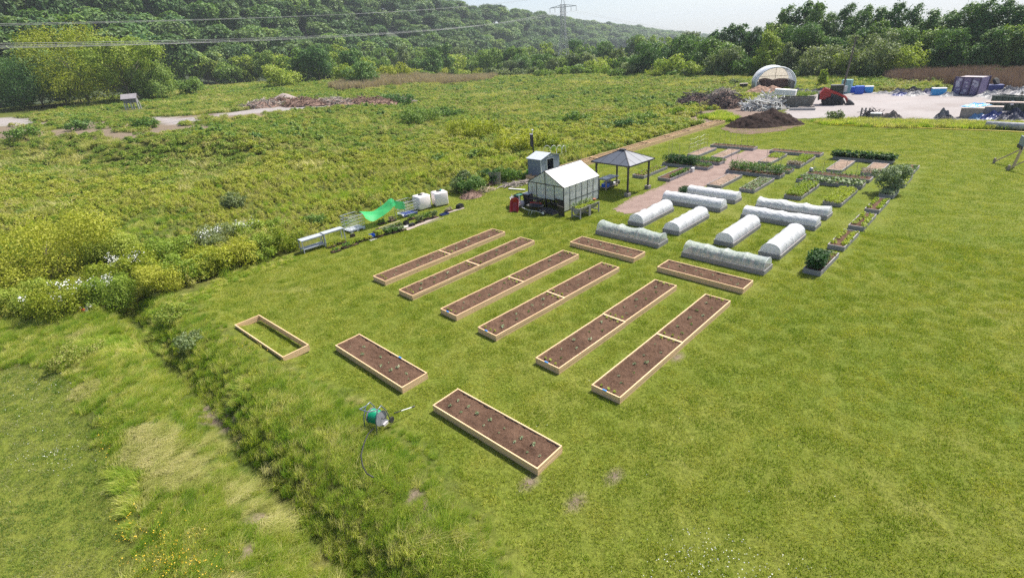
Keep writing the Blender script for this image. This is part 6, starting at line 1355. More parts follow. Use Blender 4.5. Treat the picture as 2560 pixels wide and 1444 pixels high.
# ------------------------------------------------------------------ brush, planks, pallet
def brush(name, c, R, Ry, h, n, Ln, r, mat, label, seed, rz=0.0, cat='brush pile', core=None, flatten=0.6, group=None):
    q = random.Random(seed); o = thing(name, (c[0], c[1], Hs(c[0], c[1])), rz, label, cat, group); b = MB()
    for _ in range(n):
        a = q.uniform(0, 2 * pi); f = math.sqrt(q.random()); x, y = R * f * cos(a), Ry * f * sin(a); z = h * (1 - f * f) * q.uniform(0.5, 1.0) + 0.04
        an = q.uniform(0, 2 * pi); ti = q.uniform(-flatten, flatten); L = Ln * q.uniform(0.4, 1.2); d = Vector((cos(an) * cos(ti), sin(an) * cos(ti), sin(ti))) * L / 2
        p = Vector((x, y, z)); m_ = p + Vector((q.uniform(-1, 1), q.uniform(-1, 1), q.uniform(-1, 1))) * L * 0.08
        rr = r * q.uniform(0.5, 1.5); b.tube([p - d, m_, p + d], [rr, rr * 0.8, rr * 0.4], 4)
    b.build('sticks', mat, o)
    if core: MB().grid(lambda u, v: (R * 1.0 * (2 * u - 1), Ry * 1.0 * (2 * v - 1), max(-0.1, h * 0.72 * (1 - (2 * u - 1) ** 2 - (2 * v - 1) ** 2)) + 0.06 * h * sin(23 * u + 3) * sin(19 * v)), 22, 16).build('core', core, o, True)
    return o
def ctr(x, y): g = G(x, y); return (g.x, g.y)
brush('brush_pile', ctr(1178, 492), 1.0, 0.8, 0.55, 120, 0.6, 0.02, barkbr, 'brown pile of roots and soil behind the tanks', 1, 0.5, core=barkbr)
brush('brush_pile', ctr(1215, 478), 0.9, 0.6, 0.3, 80, 0.7, 0.02, tanw, 'low heap of pale brushwood between pile and pallet', 2, 0.6)
brush('brush_pile', ctr(1225, 462), 0.8, 0.5, 0.35, 60, 0.6, 0.022, barkbr, 'reddish brown brushwood leaning under the old pallet', 3, 0.6)
brush('plank_heap', ctr(1290, 462), 1.9, 0.6, 0.18, 60, 1.6, 0.04, oldw, 'spread of old boards and slats left of the greenhouse', 4, RAD(30), cat='plank heap', flatten=0.08)
q = MB().box((0, 0, 0), (1.6, 0.22, 0.04), rz=-0.5).build('loose_board', plain('grey_board', (0.5, 0.5, 0.48), 0.8)); q.location = G(1292, 475) + Vector((0, 0, 0.08)); tag(q, 'pale grey board lying in front of the old boards', 'board')
o = thing('wooden_pallet', (*ctr(1237, 462), 0.02), RAD(-20), 'old grey pallet standing on edge among the bushes', 'pallet', rot=(RAD(-12), 0, RAD(-22)))
for k in range(6): MB().box((0, -0.05, 0.09 + 0.19 * k), (1.15, 0.022, 0.12)).build('slat', oldw, o)
for k in (-1, 0, 1): MB().box((k * 0.5, 0, 0.56), (0.09, 0.07, 1.12)).build('runner', oldw, o)
LBP = [ctr(x, y) for x, y in ((655, 268), (700, 262), (760, 263), (830, 262), (890, 262), (940, 262), (990, 258))]
for k, (x, y) in enumerate(LBP): brush('brush_pile', (x, y), 4.5, 2.4, 1.5, 220, 2.0, 0.07, barkbr if k % 3 else oldw, ['reddish left end of the long brush heap on the bank', 'second part of the long brush heap, brown roots', 'third part of the long brush heap with pale sticks', 'middle of the long brush heap', 'part of the long brush heap right of its middle', 'dark right part of the long brush heap', 'right tip of the long brush heap in the weeds'][k], 20 + k, 0.1, core=barkbr, group='long heap of brush across the far meadow')
g = G(712, 252); o = MB().grid(lambda u, v: (4 * (2 * u - 1), 3 * (2 * v - 1), max(-.3, 1.6 * (1 - ((2 * u - 1) ** 2 + (2 * v - 1) ** 2) ** .6) + 0.1 * sin(9 * u) * sin(7 * v))), 20, 16).build('gravel_mound', plain('mound_grey', (0.27, 0.22, 0.20), 0.95, 0, .2, 3), None, True); o.location = g; tag(o, 'low grey gravel mound behind the long brush heap', 'mound')
brush('brush_pile', ctr(1738, 262), 3.6, 2.6, 2.0, 320, 2.2, 0.06, plain('dark_twigs', (0.07, 0.055, 0.055), .9, 0, .4, 8), 'dark brush heap at the left end of the bare ground', 31, core=barkbr)
brush('brush_pile', ctr(1812, 268), 3.6, 2.6, 2.2, 320, 2.2, 0.06, plain('dark_twigs', (0.07, 0.055, 0.055), .9, 0, .4, 8), 'darkest brush heap, left of the white scrap heap', 32, core=barkbr)
brush('brush_pile', ctr(1808, 246), 3.2, 2.2, 1.8, 240, 2.0, 0.06, oldw, 'pale brown brush heap behind the dark ones', 33, core=barkbr)
brush('brush_pile', ctr(1742, 290), 1.6, 1.0, 0.6, 60, 0.9, 0.05, plain('dark_twigs', (0.07, 0.055, 0.055), .9, 0, .4, 8), 'small dark heap beside the brown ground', 34)
brush('scrap_heap', ctr(1912, 272), 3.6, 2.4, 1.9, 170, 2.6, 0.09, plain('white_scrap', (0.52, 0.52, 0.50), .7, 0, .25, 4), 'heap of grey white broken boards and gutters before the dumpster', 35, cat='scrap heap', flatten=0.9, core=plain('scrap_core', (.16, .15, .14), .9))

# ------------------------------------------------------------------ compost heap and soil
def heap(name, px, R, Ry, h, mat, label, peaks, rz=0, seed=1, cat='heap', rough=0.06):
    rough *= 1.5
    c = G(*px); o = None; rr = random.Random(seed)
    def f(u, v):
        x, y = R * (2 * u - 1), Ry * (2 * v - 1); z = -0.08
        for (a, b, hh, w) in peaks: d = hypot((x - a * R) / R, (y - b * Ry) / Ry) / w; z = max(z, h * hh * max(0, 1 - d ** 1.35) if d < 1 else z)
        e = 1 - max(abs(2 * u - 1), abs(2 * v - 1)) ** 6
        z += rough * float(nz(np.array(x), np.array(y), 0.35, seed)) * min(1, max(0, z * 4)) + rough * 0.6 * float(nz(np.array(x), np.array(y), 0.13, seed + 2)) * min(1, max(0, z * 4))
        return (x, y, z)
    q = MB().grid(f, 70, 50).build(name, mat, None, True); q.location = c; q.rotation_euler = (0, 0, rz); tag(q, label, cat); return q
compost = soilmat('compost', (0.007, 0.005, 0.0045), (0.045, 0.028, 0.023), 4, 1.0)
heap('compost_heap', (1905, 312), 4.8, 3.4, 1.75, compost, 'large black compost heap with two peaks on the lawn edge', [(-0.22, -0.15, 0.82, 0.75), (0.22, 0.25, 1.0, 0.8), (0.6, 0.0, .35, .5)], RAD(-15), 5, 'compost heap', 0.14)
SKIRT = gp([(1800, 322), (1820, 314), (1900, 305), (2008, 305), (2010, 312), (1960, 328), (1880, 336), (1830, 332)])
tag(sheet('spilled_compost', SKIRT, soilmat('spilled', (0.10, 0.06, 0.05), (0.22, 0.15, 0.13), 8), 0.02, 0.3, 0.2), 'brown compost spilled on the grass round the black heap', 'soil')
heap('soil_heap', (1908, 238), 4.0, 2.6, 1.7, soilmat('orange_soil', (0.22, 0.13, 0.09), (0.36, 0.24, 0.18), 3), 'reddish brown soil heap in front of the hoop building', [(-.2, 0, 1, .9), (.4, 0, .9, .7)], 0, 7, 'soil heap', 0.1)

# ------------------------------------------------------------------ hoop building
c = G(1936, 229); wq = 90 / ppm(c); an = atan2(c.y, c.x) - pi / 2 + RAD(9); o = thing('hoop_building', (c.x, c.y, Hs(c.x, c.y)), an, 'white fabric hoop building open at the front on block walls', 'hoop building')
hw_, D_ = wq / 2, 7.0; ht = top_z(c, 168); arc = [(-hw_ * (1 if j in () else 1) * cos(pi * j / 24) * 1.0, 0.9 + (ht - 0.9) * sin(pi * j / 24) ** 0.85) for j in range(25)]; arc[0] = (arc[0][0] * .97, 0.5); arc[-1] = (arc[-1][0] * .97, 0.5)
fab = shell('hoop_fabric', (0.82, 0.85, 0.90), 0.5, 0.0, 0.5); fab2 = shell('hoop_back', (0.80, 0.72, 0.62), 0.5, 0.0, 0.6)
b = MB(); P = [(x, y, z) for y in (0, D_) for (x, z) in arc]; b.add(P, [(j, j + 1, j + 26, j + 25) for j in range(24)]); q = b.build('cover', fab, o, True); q.modifiers.new('s', 'SOLIDIFY').thickness = 0.05
b = MB(); P = [(x, D_ - 0.05, z) for (x, z) in arc]; b.add(P, [tuple(range(25))]); b.build('back_wall', fab2, o)
b = MB(); b.tube([(x * 1.0, -0.03, z) for (x, z) in arc], 0.13, 6); b.build('front_hoop', plain('hoop_rim', (0.75, 0.78, 0.82), .4), o, True)
for k in (2, 4, 5.5): MB().tube([(x * .985, k, z * .985) for (x, z) in arc], 0.05, 5).build('hoop', galv, o, True)
b = MB(); b.bar((-hw_ * .9, D_ - .12, ht * .52), (hw_ * .9, D_ - .12, ht * .52), .07); b.bar((hw_ * .25, D_ - .12, 0), (hw_ * .25, D_ - .12, ht * .97), .07); b.build('back_frame', oldw, o)
for s in (-1, 1):
    for j in range(2):
        for k in range(4): MB().box((s * (hw_ - .45), .9 + k * 1.6, .42 + j * .82), (.75, 1.56, .8)).build('wall_block', concm, o, bevel=.03)
heapm = soilmat('stored_soil', (0.07, 0.042, 0.035), (0.15, 0.095, 0.08), 3)
q = MB().grid(lambda u, v: ((hw_ - .9) * (2 * u - 1), 1.6 + 5.0 * v, (1.75 + .12 * sin(7 * u) + .1 * sin(13 * u + 4 * v)) * min(1, v * 2.6 + .0)), 24, 14).build('soil_store', heapm, None, True); q.location = o.location; q.rotation_euler = (0, 0, an); tag(q, 'dark soil stored between the walls of the hoop building', 'soil heap')

# ------------------------------------------------------------------ tracked loader
g = G(2083, 261); o = thing('track_loader', (g.x, g.y, g.z + 0.03), RAD(-28), 'red compact tracked loader with a black cab, bucket lowered', 'loader'); SC = 1.5
def S_(p): return tuple(a * SC for a in p)
for s in (-1, 1):
    tr = MB().prism([(-1.1, .18), (-.95, .02), (.75, .02), (.98, .2), (.85, .42), (-.35, .72), (-.6, .72), (-1.08, .4)], 'Y', s * .62 - .17, s * .62 + .17); tr.v = [S_(p) for p in tr.v]; tr.build('track', rubber, o, bevel=.03)
    w_ = MB()
    for x, z, r in ((-.85, .25, .18), (-.45, .16, .12), (-.1, .16, .12), (.25, .16, .12), (.7, .25, .18), (-.45, .55, .15)): w_.lathe([(r, -.19), (r, .19)], (x, s * .62, z), 12, 'Y')
    w_.v = [S_(p) for p in w_.v]; w_.build('roller', blackm, o)
    a_ = MB(); a_.prism([(-1.25, 1.35), (-1.0, 1.62), (.2, 1.18), (1.05, .68), (1.22, .3), (1.08, .25), (.9, .6), (.1, .98), (-.9, 1.25)], 'Y', s * .56 - .06, s * .56 + .06); a_.v = [S_(p) for p in a_.v]; a_.build('lift_arm', redp, o, bevel=.02)
b_ = MB(); b_.prism([(-1.35, .5), (-1.4, 1.1), (-1.1, 1.45), (-.4, 1.4), (-.4, .5)], 'Y', -.5, .5); b_.v = [S_(p) for p in b_.v]; b_.build('engine_cover', redp, o, bevel=.04)
b_ = MB(); b_.prism([(-1.46, .45), (-1.5, 1.0), (-1.36, 1.1), (-1.36, .45)], 'Y', -.48, .48); b_.v = [S_(p) for p in b_.v]; b_.build('rear_guard', blackm, o)
b_ = MB(); b_.prism([(-.5, .5), (.75, .5), (.75, .8), (.55, 1.2), (-.5, 1.3)], 'Y', -.42, .42); b_.v = [S_(p) for p in b_.v]; b_.build('body', plain('loader_grey', (.05, .05, .055), .5), o, bevel=.03)
b_ = MB()
for x0, x1, zt in ((-.45, -.45, 1.78), (.6, .5, 1.78)):
    for s in (-1, 1): b_.bar((x0, s * .42, 1.0), (x1, s * .42, zt), .08)
b_.box((.03, 0, 1.8), (1.1, .95, .08)); b_.v = [S_(p) for p in b_.v]; b_.build('cab_frame', blackm, o); b_ = MB().box((.05, 0, 1.42), (.95, .8, .66)); b_.v = [S_(p) for p in b_.v]; b_.build('cab_glass', plain('dark_glass', (.03, .04, .05), .1), o)
b_ = MB(); b_.prism([(1.15, .05), (1.75, .02), (1.8, .06), (1.35, .42), (1.2, .5), (1.1, .45)], 'Y', -.85, .85); b_.v = [S_(p) for p in b_.v]; b_.build('bucket', plain('bucket_steel', (.06, .06, .065), .45, .5), o, bevel=.01)

# ------------------------------------------------------------------ leaning pole, container, dumpsters, clutter of the yard
g = G(2103, 240); v = ray(2141, 92); dd = hypot(g.x, g.y); tp = Vector((v.x * dd / hypot(v.x, v.y), v.y * dd / hypot(v.x, v.y), zsee(2141, 92, dd)))
o = thing('utility_pole', g, 0, 'tall thin leaning utility pole at the yard', 'pole'); MB().tube([(0, 0, 0), tuple((tp - g) * .5), tuple(tp - g)], [.17, .14, .10], 8).build('pole', plain('pole_wood', (.13, .11, .09), .9), o); MB().bar(tuple((tp - g) + Vector((-.7, 0, -.2))), tuple((tp - g) + Vector((.7, 0, -.2))), .1).build('crossarm', blackm, o); MB().box((0.3, -.25, 2.0 - .9), (.5, .35, .9)).build('meter_box', galv, o)
g = G(2113, 233); o = thing('electric_cabinet', g, RAD(-50), 'pale teal cabinet right behind the leaning pole', 'cabinet'); MB().box((0, 0, 1.1), (1.5, 1.0, 2.2)).build('body', plain('teal_paint', (.22, .40, .40), .5), o, bevel=.03); MB().box((0, -.51, 1.1), (.04, .02, 2.0)).build('door_seam', blackm, o)
# container
k0, k1 = G(2378, 237), G(2440, 240); ax = k1 - k0; an = atan2(ax.y, ax.x); o = thing('shipping_container', ((k0 + k1) / 2).xyz, an, 'purple shipping container with pale graffiti patches', 'container'); L_k = ax.length; H_k = 2.6; purp = dirty('purple_paint', (.10, .07, .20), (.22, .18, .30), .5, .5, 1.2)
def corrug(L, H, n): 
    P = []; F = []
    for i in range(n * 4 + 1): x = -L / 2 + L * i / (n * 4); y = -.0 if i % 4 in (0, 1) else .05; P += [(x, y, .12), (x, y, H - .1)]
    for i in range(n * 4): F.append((2 * i, 2 * i + 2, 2 * i + 3, 2 * i + 1))
    return P, F
b = MB(); b.add(*corrug(L_k - .2, H_k, 18)); q = b.build('long_wall', purp, o); q.modifiers.new('s', 'SOLIDIFY').thickness = .03
b = MB(); P, F = corrug(L_k - .2, H_k, 18); b.add([(p[0], 2.38 - p[1], p[2]) for p in P], F); q = b.build('long_wall', purp, o)
MB().box((-L_k / 2 + .05, 1.2, H_k / 2), (.05, 2.2, H_k - .2)).build('end_wall', purp, o); MB().box((L_k / 2 - .05, 1.2, H_k / 2), (.05, 2.2, H_k - .2)).build('end_wall', purp, o); MB().box((0, 1.2, H_k - .08), (L_k - .3, 2.25, .04)).build('roof', plain('roof_pale', (.42, .36, .36), .7), o)
b = MB()
for x in (-L_k / 2, L_k / 2):
    for y in (0, 2.4): b.bar((x, y, 0), (x, y, H_k), .14)
for y in (0, 2.4):
    for z in (.07, H_k - .06): b.bar((-L_k / 2 + .07, y, z), (L_k / 2 - .07, y, z), .13)
for f in (-.17, .17): b.bar((f * L_k, -.05, .1), (f * L_k, -.05, H_k - .1), .1)
b.build('frame', plain('dark_purple', (.05, .035, .09), .5), o); b = MB(); qr = random.Random(8)
for (x, z, w_, h_) in ((-.36, .62, .5, .9), (-.3, .85, .5, .35), (-.28, .3, .5, .2), (-.04, .7, .5, .18), (.02, .5, .25, .3), (.0, .25, .35, .4), (.32, .75, .8, .3), (.4, .55, .55, .45), (.26, .62, .3, .3), (-.1, .12, .5, .2)): b.box((x * L_k, -.012, z * H_k), (w_, .012, h_), rot=(0, qr.uniform(-.4, .4), 0))
b.build('graffiti', plain('pale_paint', (.42, .40, .48), .7), o)['kind'] = 'stuff'
# green skip
k0, k1 = G(2471, 273), G(2562, 280); ax = k1 - k0; an = atan2(ax.y, ax.x); o = thing('green_skip', ((k0 + k1) / 2 + ax * .25).xyz, an, 'dark green ribbed skip full of scrap at the right edge', 'skip'); L_s = ax.length * 1.5; gskip = dirty('skip_green', (.025, .14, .10), (.05, .08, .06), .6, .5)
b = MB(); b.box((0, .02, .85), (L_s, .06, 1.5)); b.box((0, 2.2, .85), (L_s, .06, 1.5)); b.box((-L_s / 2, 1.1, .85), (.06, 2.2, 1.5)); b.box((L_s / 2, 1.1, .85), (.06, 2.2, 1.5)); b.box((0, 1.1, .12), (L_s, 2.2, .08)); b.build('body', gskip, o); b = MB()
for i in range(9): b.prism([(-L_s / 2 + .3 + i * L_s / 9, .1), (-L_s / 2 + .55 + i * L_s / 9, .1), (-L_s / 2 + .5 + i * L_s / 9, 1.6), (-L_s / 2 + .35 + i * L_s / 9, 1.6)], 'Y', -.12, -.01)
b.bar((-L_s / 2, -.04, 1.62), (L_s / 2, -.04, 1.62), .12); b.build('rib', gskip, o); MB().box((-.5, -.14, .95), (.35, .02, .5)).box((1.6, -.14, .7), (.9, .02, .55)).build('notice', whitep, o)
brush('scrap_heap', tuple((o.location + Vector((cos(an + pi / 2), sin(an + pi / 2), 0)) * 1.2)[:2]), 3.4, .9, 2.3, 60, 1.6, .07, plain('mixed_scrap', (.30, .27, .24), .8, 0, .4, 3), 'broken boards heaped in the green skip', 51, an, cat='scrap heap', flatten=.5)
# grey skip behind scrap heap
g = G(1990, 268); o = thing('grey_skip', g, RAD(-38), 'grey concrete coloured skip beside the white scrap heap', 'skip'); gs = dirty('skip_grey', (.24, .25, .23), (.13, .12, .10), .5, .8)
b = MB(); b.prism([(-2.4, 1.5), (-2.0, .0), (2.0, .0), (2.4, 1.5), (2.3, 1.5), (1.92, .1), (-1.92, .1), (-2.3, 1.5)], 'Y', -.9, .9); b.prism([(-2.4, 1.5), (-2.0, .0), (2.0, .0), (2.4, 1.5)], 'Y', -.96, -.901); b.prism([(-2.4, 1.5), (-2.0, .0), (2.0, .0), (2.4, 1.5)], 'Y', .901, .96); b.build('body', gs, o)
q = MB().box((0, 0, .45), (3.2, 1.2, .9)).build('white_panel_box', plain('bright_white', (.8, .8, .78), .5), None, bevel=.05); g = G(1960, 252); q.location = (g.x, g.y, g.z + .9); q.rotation_euler = (0, RAD(4), RAD(-38)); tag(q, 'bright white box lying on top of the scrap by the grey skip', 'box')
for k, (x, y, L, rz_, m_, lb) in enumerate([(2005, 276, 3.4, -.5, whb, 'pale beam on the ground right of the grey skip'), (2015, 272, 2.2, -.2, oldw, 'dark rough beam behind the pale one'), (1890, 255, 5, -.6, oldw, 'long dark beam behind the white scrap heap')]):
    g = G(x, y); q = MB().box((0, 0, .18), (L, .3, .3), rz=rz_).build('beam', m_, None, bevel=.01); q.location = g; tag(q, lb, 'beam')
# small clutter: each piece its own thing
def lump(px, R, Ry, h, mat, name, label, cat, seed=1, rz=0.3, group=None):
    g = G(*px); q = MB().grid(lambda u, v: (R * (2 * u - 1), Ry * (2 * v - 1), h * max(-.05, (1 - (abs(2 * u - 1) ** 2.4)) * (1 - abs(2 * v - 1) ** 2.4)) * (.62 + .3 * sin(13 * u + seed) * cos(9 * v + 2 * seed) + .17 * sin(seed + 37 * u * u + 23 * v))), 22, 15).build(name, mat, None, False); q.location = g; q.rotation_euler = (0, 0, rz); tag(q, label, cat, group)
def crate(px, d, mat, name, label, cat, rz=-.5, lid=None, group=None):
    g = G(*px); o = thing(name, g, rz, label, cat, group); MB().box((0, 0, d[2] / 2), d, top=(1.04, 1.04)).build('body', mat, o, bevel=.03); MB().box((0, 0, d[2] + .03), (d[0] * 1.06, d[1] * 1.06, .06)).build('lid', lid or mat, o)
lightb = plain('light_blue_plastic', (.03, .30, .62), .4); tarpg = plain('grey_tarp', (.17, .165, .17), .7, 0, .3, 2); tarpd = plain('dark_tarp', (.03, .03, .035), .7); tarpw = plain('pale_tarp', (.30, .29, .285), .6, 0, .2, 2)
crate((2130, 232), (1.6, 1.1, .9), bluep, 'blue_crate', 'blue crate left of the pair near the pole', 'crate'); crate((2146, 235), (1.2, 1.2, 1.2), bluep, 'blue_crate', 'taller blue crate right of the pair near the pole', 'crate'); lump((2158, 232), 1.2, .8, .8, navyp, 'navy_sack', 'navy sacks between blue crate and light blue tub', 'sack')
crate((2170, 232), (1.2, 1.0, 1.0), lightb, 'blue_tub', 'light blue tub with a white lid by the blue crates', 'tub', lid=whitep); crate((2344, 238), (1.7, 1.2, 1.0), lightb, 'blue_tub', 'light blue tub left of the purple container', 'tub', lid=whitep)
crate((2475, 232), (2.4, 1.4, 1.1), navyp, 'navy_crate', 'dark blue open crate right of the container', 'crate'); 
o = MB().lathe([(.32, -.14), (.55, -.16), (.6, 0), (.55, .16), (.32, .14)], n=20).build('tyre', rubber, None, True); g = G(2482, 231); o.location = (g.x, g.y, 1.55); o.rotation_euler = (RAD(60), 0, 0.4); tag(o, 'white walled tyre on top of the dark blue crate', 'tyre')
for i, (x, y, R, Ry, h, m_, nm, lb, ct) in enumerate([(1992, 233, 1.6, .9, 1.0, tarpg, 'rubble_heap', 'grey concrete rubble right of the hoop building', 'rubble'), (2015, 234, 1.4, .9, .8, tarpw, 'rubble_heap', 'paler rubble next to the grey concrete rubble', 'rubble'), (2002, 236, 1.0, .6, .5, tarpw, 'rubble_heap', 'small white rubble patch in front', 'rubble'),
    (2045, 232, 1.9, 1.0, .9, tarpd, 'dark_frame_heap', 'dark frames heap behind the red loader', 'heap'), (2205, 234, 1.4, .8, .5, tarpg, 'tarp_heap', 'flat grey heap at the middle of the back row', 'tarp'), (2245, 234, 1.8, .9, .9, tarpg, 'tarp_heap', 'grey heap left of the black tarp', 'tarp'), (2252, 238, 1.4, .8, .6, navyp, 'tarp_heap', 'bluish sacks in front of the grey heap', 'tarp'),
    (2278, 233, 2.0, 1.0, 1.1, tarpd, 'tarp_heap', 'black tarp heap in the back row', 'tarp'), (2288, 238, 1.8, .9, .8, tarpw, 'tarp_heap', 'pale sacks in front of the black tarp', 'tarp'), (2322, 234, 1.3, .9, 1.0, plain('mauve_tarp', (.10, .09, .14), .7), 'tarp_heap', 'mauve grey heap left of the light blue tub', 'tarp'),
    (2372, 240, 1.5, .8, .7, tarpw, 'tarp_heap', 'white boards leaning at the left container corner', 'tarp'), (2470, 240, 1.9, .9, .9, tarpw, 'tarp_heap', 'white crumpled sheets right of the container', 'tarp'), (2520, 232, 2.2, 1.2, 1.2, tarpg, 'rubble_heap', 'grey scrap heap behind the green skip', 'rubble'), (2555, 236, 2.2, 1.2, 1.1, tarpw, 'rubble_heap', 'white scrap heap behind the green skip', 'rubble'), (2500, 245, 2.4, 1.0, .7, tarpg, 'rubble_heap', 'low scrap heap between container and green skip', 'rubble'), (2600, 250, 3.0, 1.4, 1.2, tarpg, 'rubble_heap', 'scrap heap cut by the right picture edge', 'rubble')]):
    lump((x, y), R, Ry, h, m_, nm, lb, ct, i)
# front row of clutter
concb = plain('block_tan', (.34, .29, .25), .9, 0, .25, 3)
for i, (x, y, R, Ry, h, m_, lb) in enumerate([(2175, 295, 1.3, .8, 1.0, tarpd, 'black heap left of the white topped block'), (2225, 298, 1.4, .9, 1.1, plain('brown_tarp', (.16, .13, .11), .8), 'brown covered heap, right of the white topped block'), (2195, 297, .9, .7, .8, tarpd, 'dark heap right behind the white topped block'), (2362, 300, 1.3, .8, .7, tarpd, 'black bags at the left of the tan blocks'), (2355, 296, .9, .6, 1.2, tarpg, 'grey stones on the black bags'), (2480, 296, 1.7, .8, 1.0, navyp, 'navy blue bags in the right hand clutter'), (2530, 298, 2.2, 1.0, 1.3, plain('navy_black', (.01, .012, .04), .5), 'big navy black bags at the right edge'), (2445, 296, 1.0, .7, .8, plain('dirty_blue', (.10, .22, .38), .6), 'pale blue bags before the tan block')]): lump((x, y), R, Ry, h, m_, 'bag_heap', lb, 'heap', 20 + i)
for (x, y, d, m_, lb) in [(2187, 299, (1.1, .8, .75), concm, 'grey block with a white top at the verge'), (2425, 294, (2.0, 1.3, 1.1), concb, 'tan block left of two behind the verge'), (2475, 291, (1.8, 1.2, 1.1), concb, 'tan block right of two, blue bags in front')]:
    crate((x, y), d, m_, 'stone_block', lb, 'block', rz=-.75, lid=whitep if 'white' in lb else m_)
g = G(2150, 296); o = thing('slat_fence', g, -.6, 'three upright weathered slats left of the black heap', 'slats')
for k in range(3): MB().box((k * .42, 0, .65), (.2, .06, 1.3)).build('slat', plain('mauve_wood', (.34, .28, .27), .9), o)
lump((2445, 278), 1.6, .8, .35, lightb, 'blue_tarp', 'bright blue tarp lying on the left tan block', 'tarp', 5); bpy.context.scene.objects
for q in COL.objects:
    if q.name.startswith('blue_tarp'): q.location = G(2432, 290) + Vector((0, 0, 1.2))
q = MB().box((0, 0, .1), (6.5, .9, .12)).build('plank_stack', plain('pink_plank', (.42, .33, .28), .8), None); q.location = G(2545, 285) + Vector((0, 0, 1.2)); q.rotation_euler = (0, 0, -.75); tag(q, 'pale planks lying over the navy bags at the right edge', 'planks')
brush('scrap_heap', ctr(2172, 296), 1.6, .8, 1.3, 26, 1.3, .05, blackm, 'black metal scrap sticking up behind the verge grass', 52, cat='scrap heap', flatten=.8)
g = G(1858, 222); q = thing('low_crate', g, -.3, 'small dark crate with a pale lid in the grass left of the hoop building', 'crate'); MB().box((0, 0, .5), (1.4, 1, .9)).build('body', blackp, q); MB().box((0, 0, 1), (1.6, 1.2, .1)).build('lid', concb, q)
# pipe, yellow tape, timber brace at the right edge
a, b = G(2462, 320), G(2700, 334); q = MB().tube([(0, 0, .36), tuple(b - a + Vector((0, 0, .36)))], .37, 16).build('white_pipe', dirty('pipe_white', (.66, .66, .66), (.3, .3, .32), .5, .4), None, True); q.location = a; tag(q, 'long white pipe lying along the far lawn edge', 'pipe')
pts = [G(x, y) for x, y in ((2080, 313), (2160, 316), (2260, 319), (2360, 324), (2460, 327), (2540, 331), (2640, 336))]; q = MB().tube([tuple(p - pts[0] + Vector((0, 0, .05 + .02 * (i % 2)))) for i, p in enumerate(pts)], .045, 5).build('yellow_hose', plain('yellow_plastic', (.85, .62, .02), .5), None, True); q.location = pts[0]; tag(q, 'thin yellow hose along the foot of the verge grass', 'hose')
pb = G(2568, 436); o = thing('timber_brace', pb, 0, 'leaning timber braces of a sign post at the right picture edge', 'timber brace'); lt = plain('light_timber', (.50, .38, .26), .8)
for (x0, y0, hx_, hy_, hz_) in ((2484, 408, 2570, 365, 1.6), (2519, 426, 2600, 385, 1.5)):
    a = G(x0, y0); MB().bar(tuple(a - pb + Vector((0, 0, .12))), tuple(G(hx_, hy_, hz_) - pb), .10).build('brace', lt, o); MB().bar(tuple(a - pb), tuple(a - pb + Vector((0, 0, .42))), .13).build('stake', oldw, o)
tpz = G(2556, 370, 1.55); MB().bar(tuple(G(2532, 418) - pb), tuple(tpz - pb), .14).build('post', lt, o)
q = thing('sign_board', tpz, RAD(60), 'tilted blue grey board held by the timber braces', 'board'); MB().box((.5, 0, .35), (1.2, .05, .9), rot=(0, 0, 0)).build('panel', plain('blue_grey_board', (.22, .27, .34), .5), q); MB().box((.5, .04, .0), (1.2, .08, .25)).build('backing', plain('dark_brown_board', (0.05, 0.04, 0.03), 0.7), q)
# hut on legs
g = G(335, 274); sc_ = top_z(g, 236) / 3.0; o = thing('stilt_hut', g, RAD(20), 'small weathered grey hut standing on legs at the meadow edge', 'hut'); hutw = plain('hut_grey', (.17, .165, .175), .85, 0, .2, 2)
hr_ = RAD(30); A_, B2 = 2.3 * sc_, 1.7 * sc_; z1, z2, z3 = 1.35 * sc_, 2.25 * sc_, 3.0 * sc_
for x in (-A_ / 2, 0, A_ / 2):
    for y in (-B2 / 2, B2 / 2): MB().bar((x, y, -.2), (x, y, z1), .2 * sc_).build('leg', plain('leg_pale', (.45, .45, .44), .8), o)
MB().box((0, 0, (z1 + z2) / 2), (A_, B2, z2 - z1)).prism([(-B2 / 2, z2), (B2 / 2, z2), (0, z3 - .1)], 'X', -A_ / 2, A_ / 2).build('cabin', hutw, o)
for s in (-1, 1): MB().add([(-A_ * .62, s * B2 * .72, z2 - .15), (A_ * .62, s * B2 * .72, z2 - .15), (A_ * .62, 0, z3), (-A_ * .62, 0, z3), (-A_ * .62, s * B2 * .72, z2 - .05), (A_ * .62, s * B2 * .72, z2 - .05), (A_ * .62, 0, z3 + .1), (-A_ * .62, 0, z3 + .1)], [(0, 1, 2, 3), (7, 6, 5, 4), (0, 4, 5, 1), (1, 5, 6, 2), (2, 6, 7, 3), (3, 7, 4, 0)]).build('roof', plain('hut_roof', (.24, .22, .23), .8, 0, .15, 2), o)
# red and white litter in the bushes
q = MB().grid(lambda u, v: (.6 * u - .3, .45 * v - .2, .25 + .18 * sin(5 * u + 2) * cos(4 * v) + .05 * sin(17 * u)), 10, 8).mat(1).box((-.2, -.1, .15), (.3, .2, .2)).build('torn_bag', [plain('dirty_white', (.55, .5, .52), .6), plain('orange_red', (.6, .1, .04), .6)]); q.location = G(222, 778); tag(q, 'torn red and white bag caught under the bushes near the ditch', 'bag')

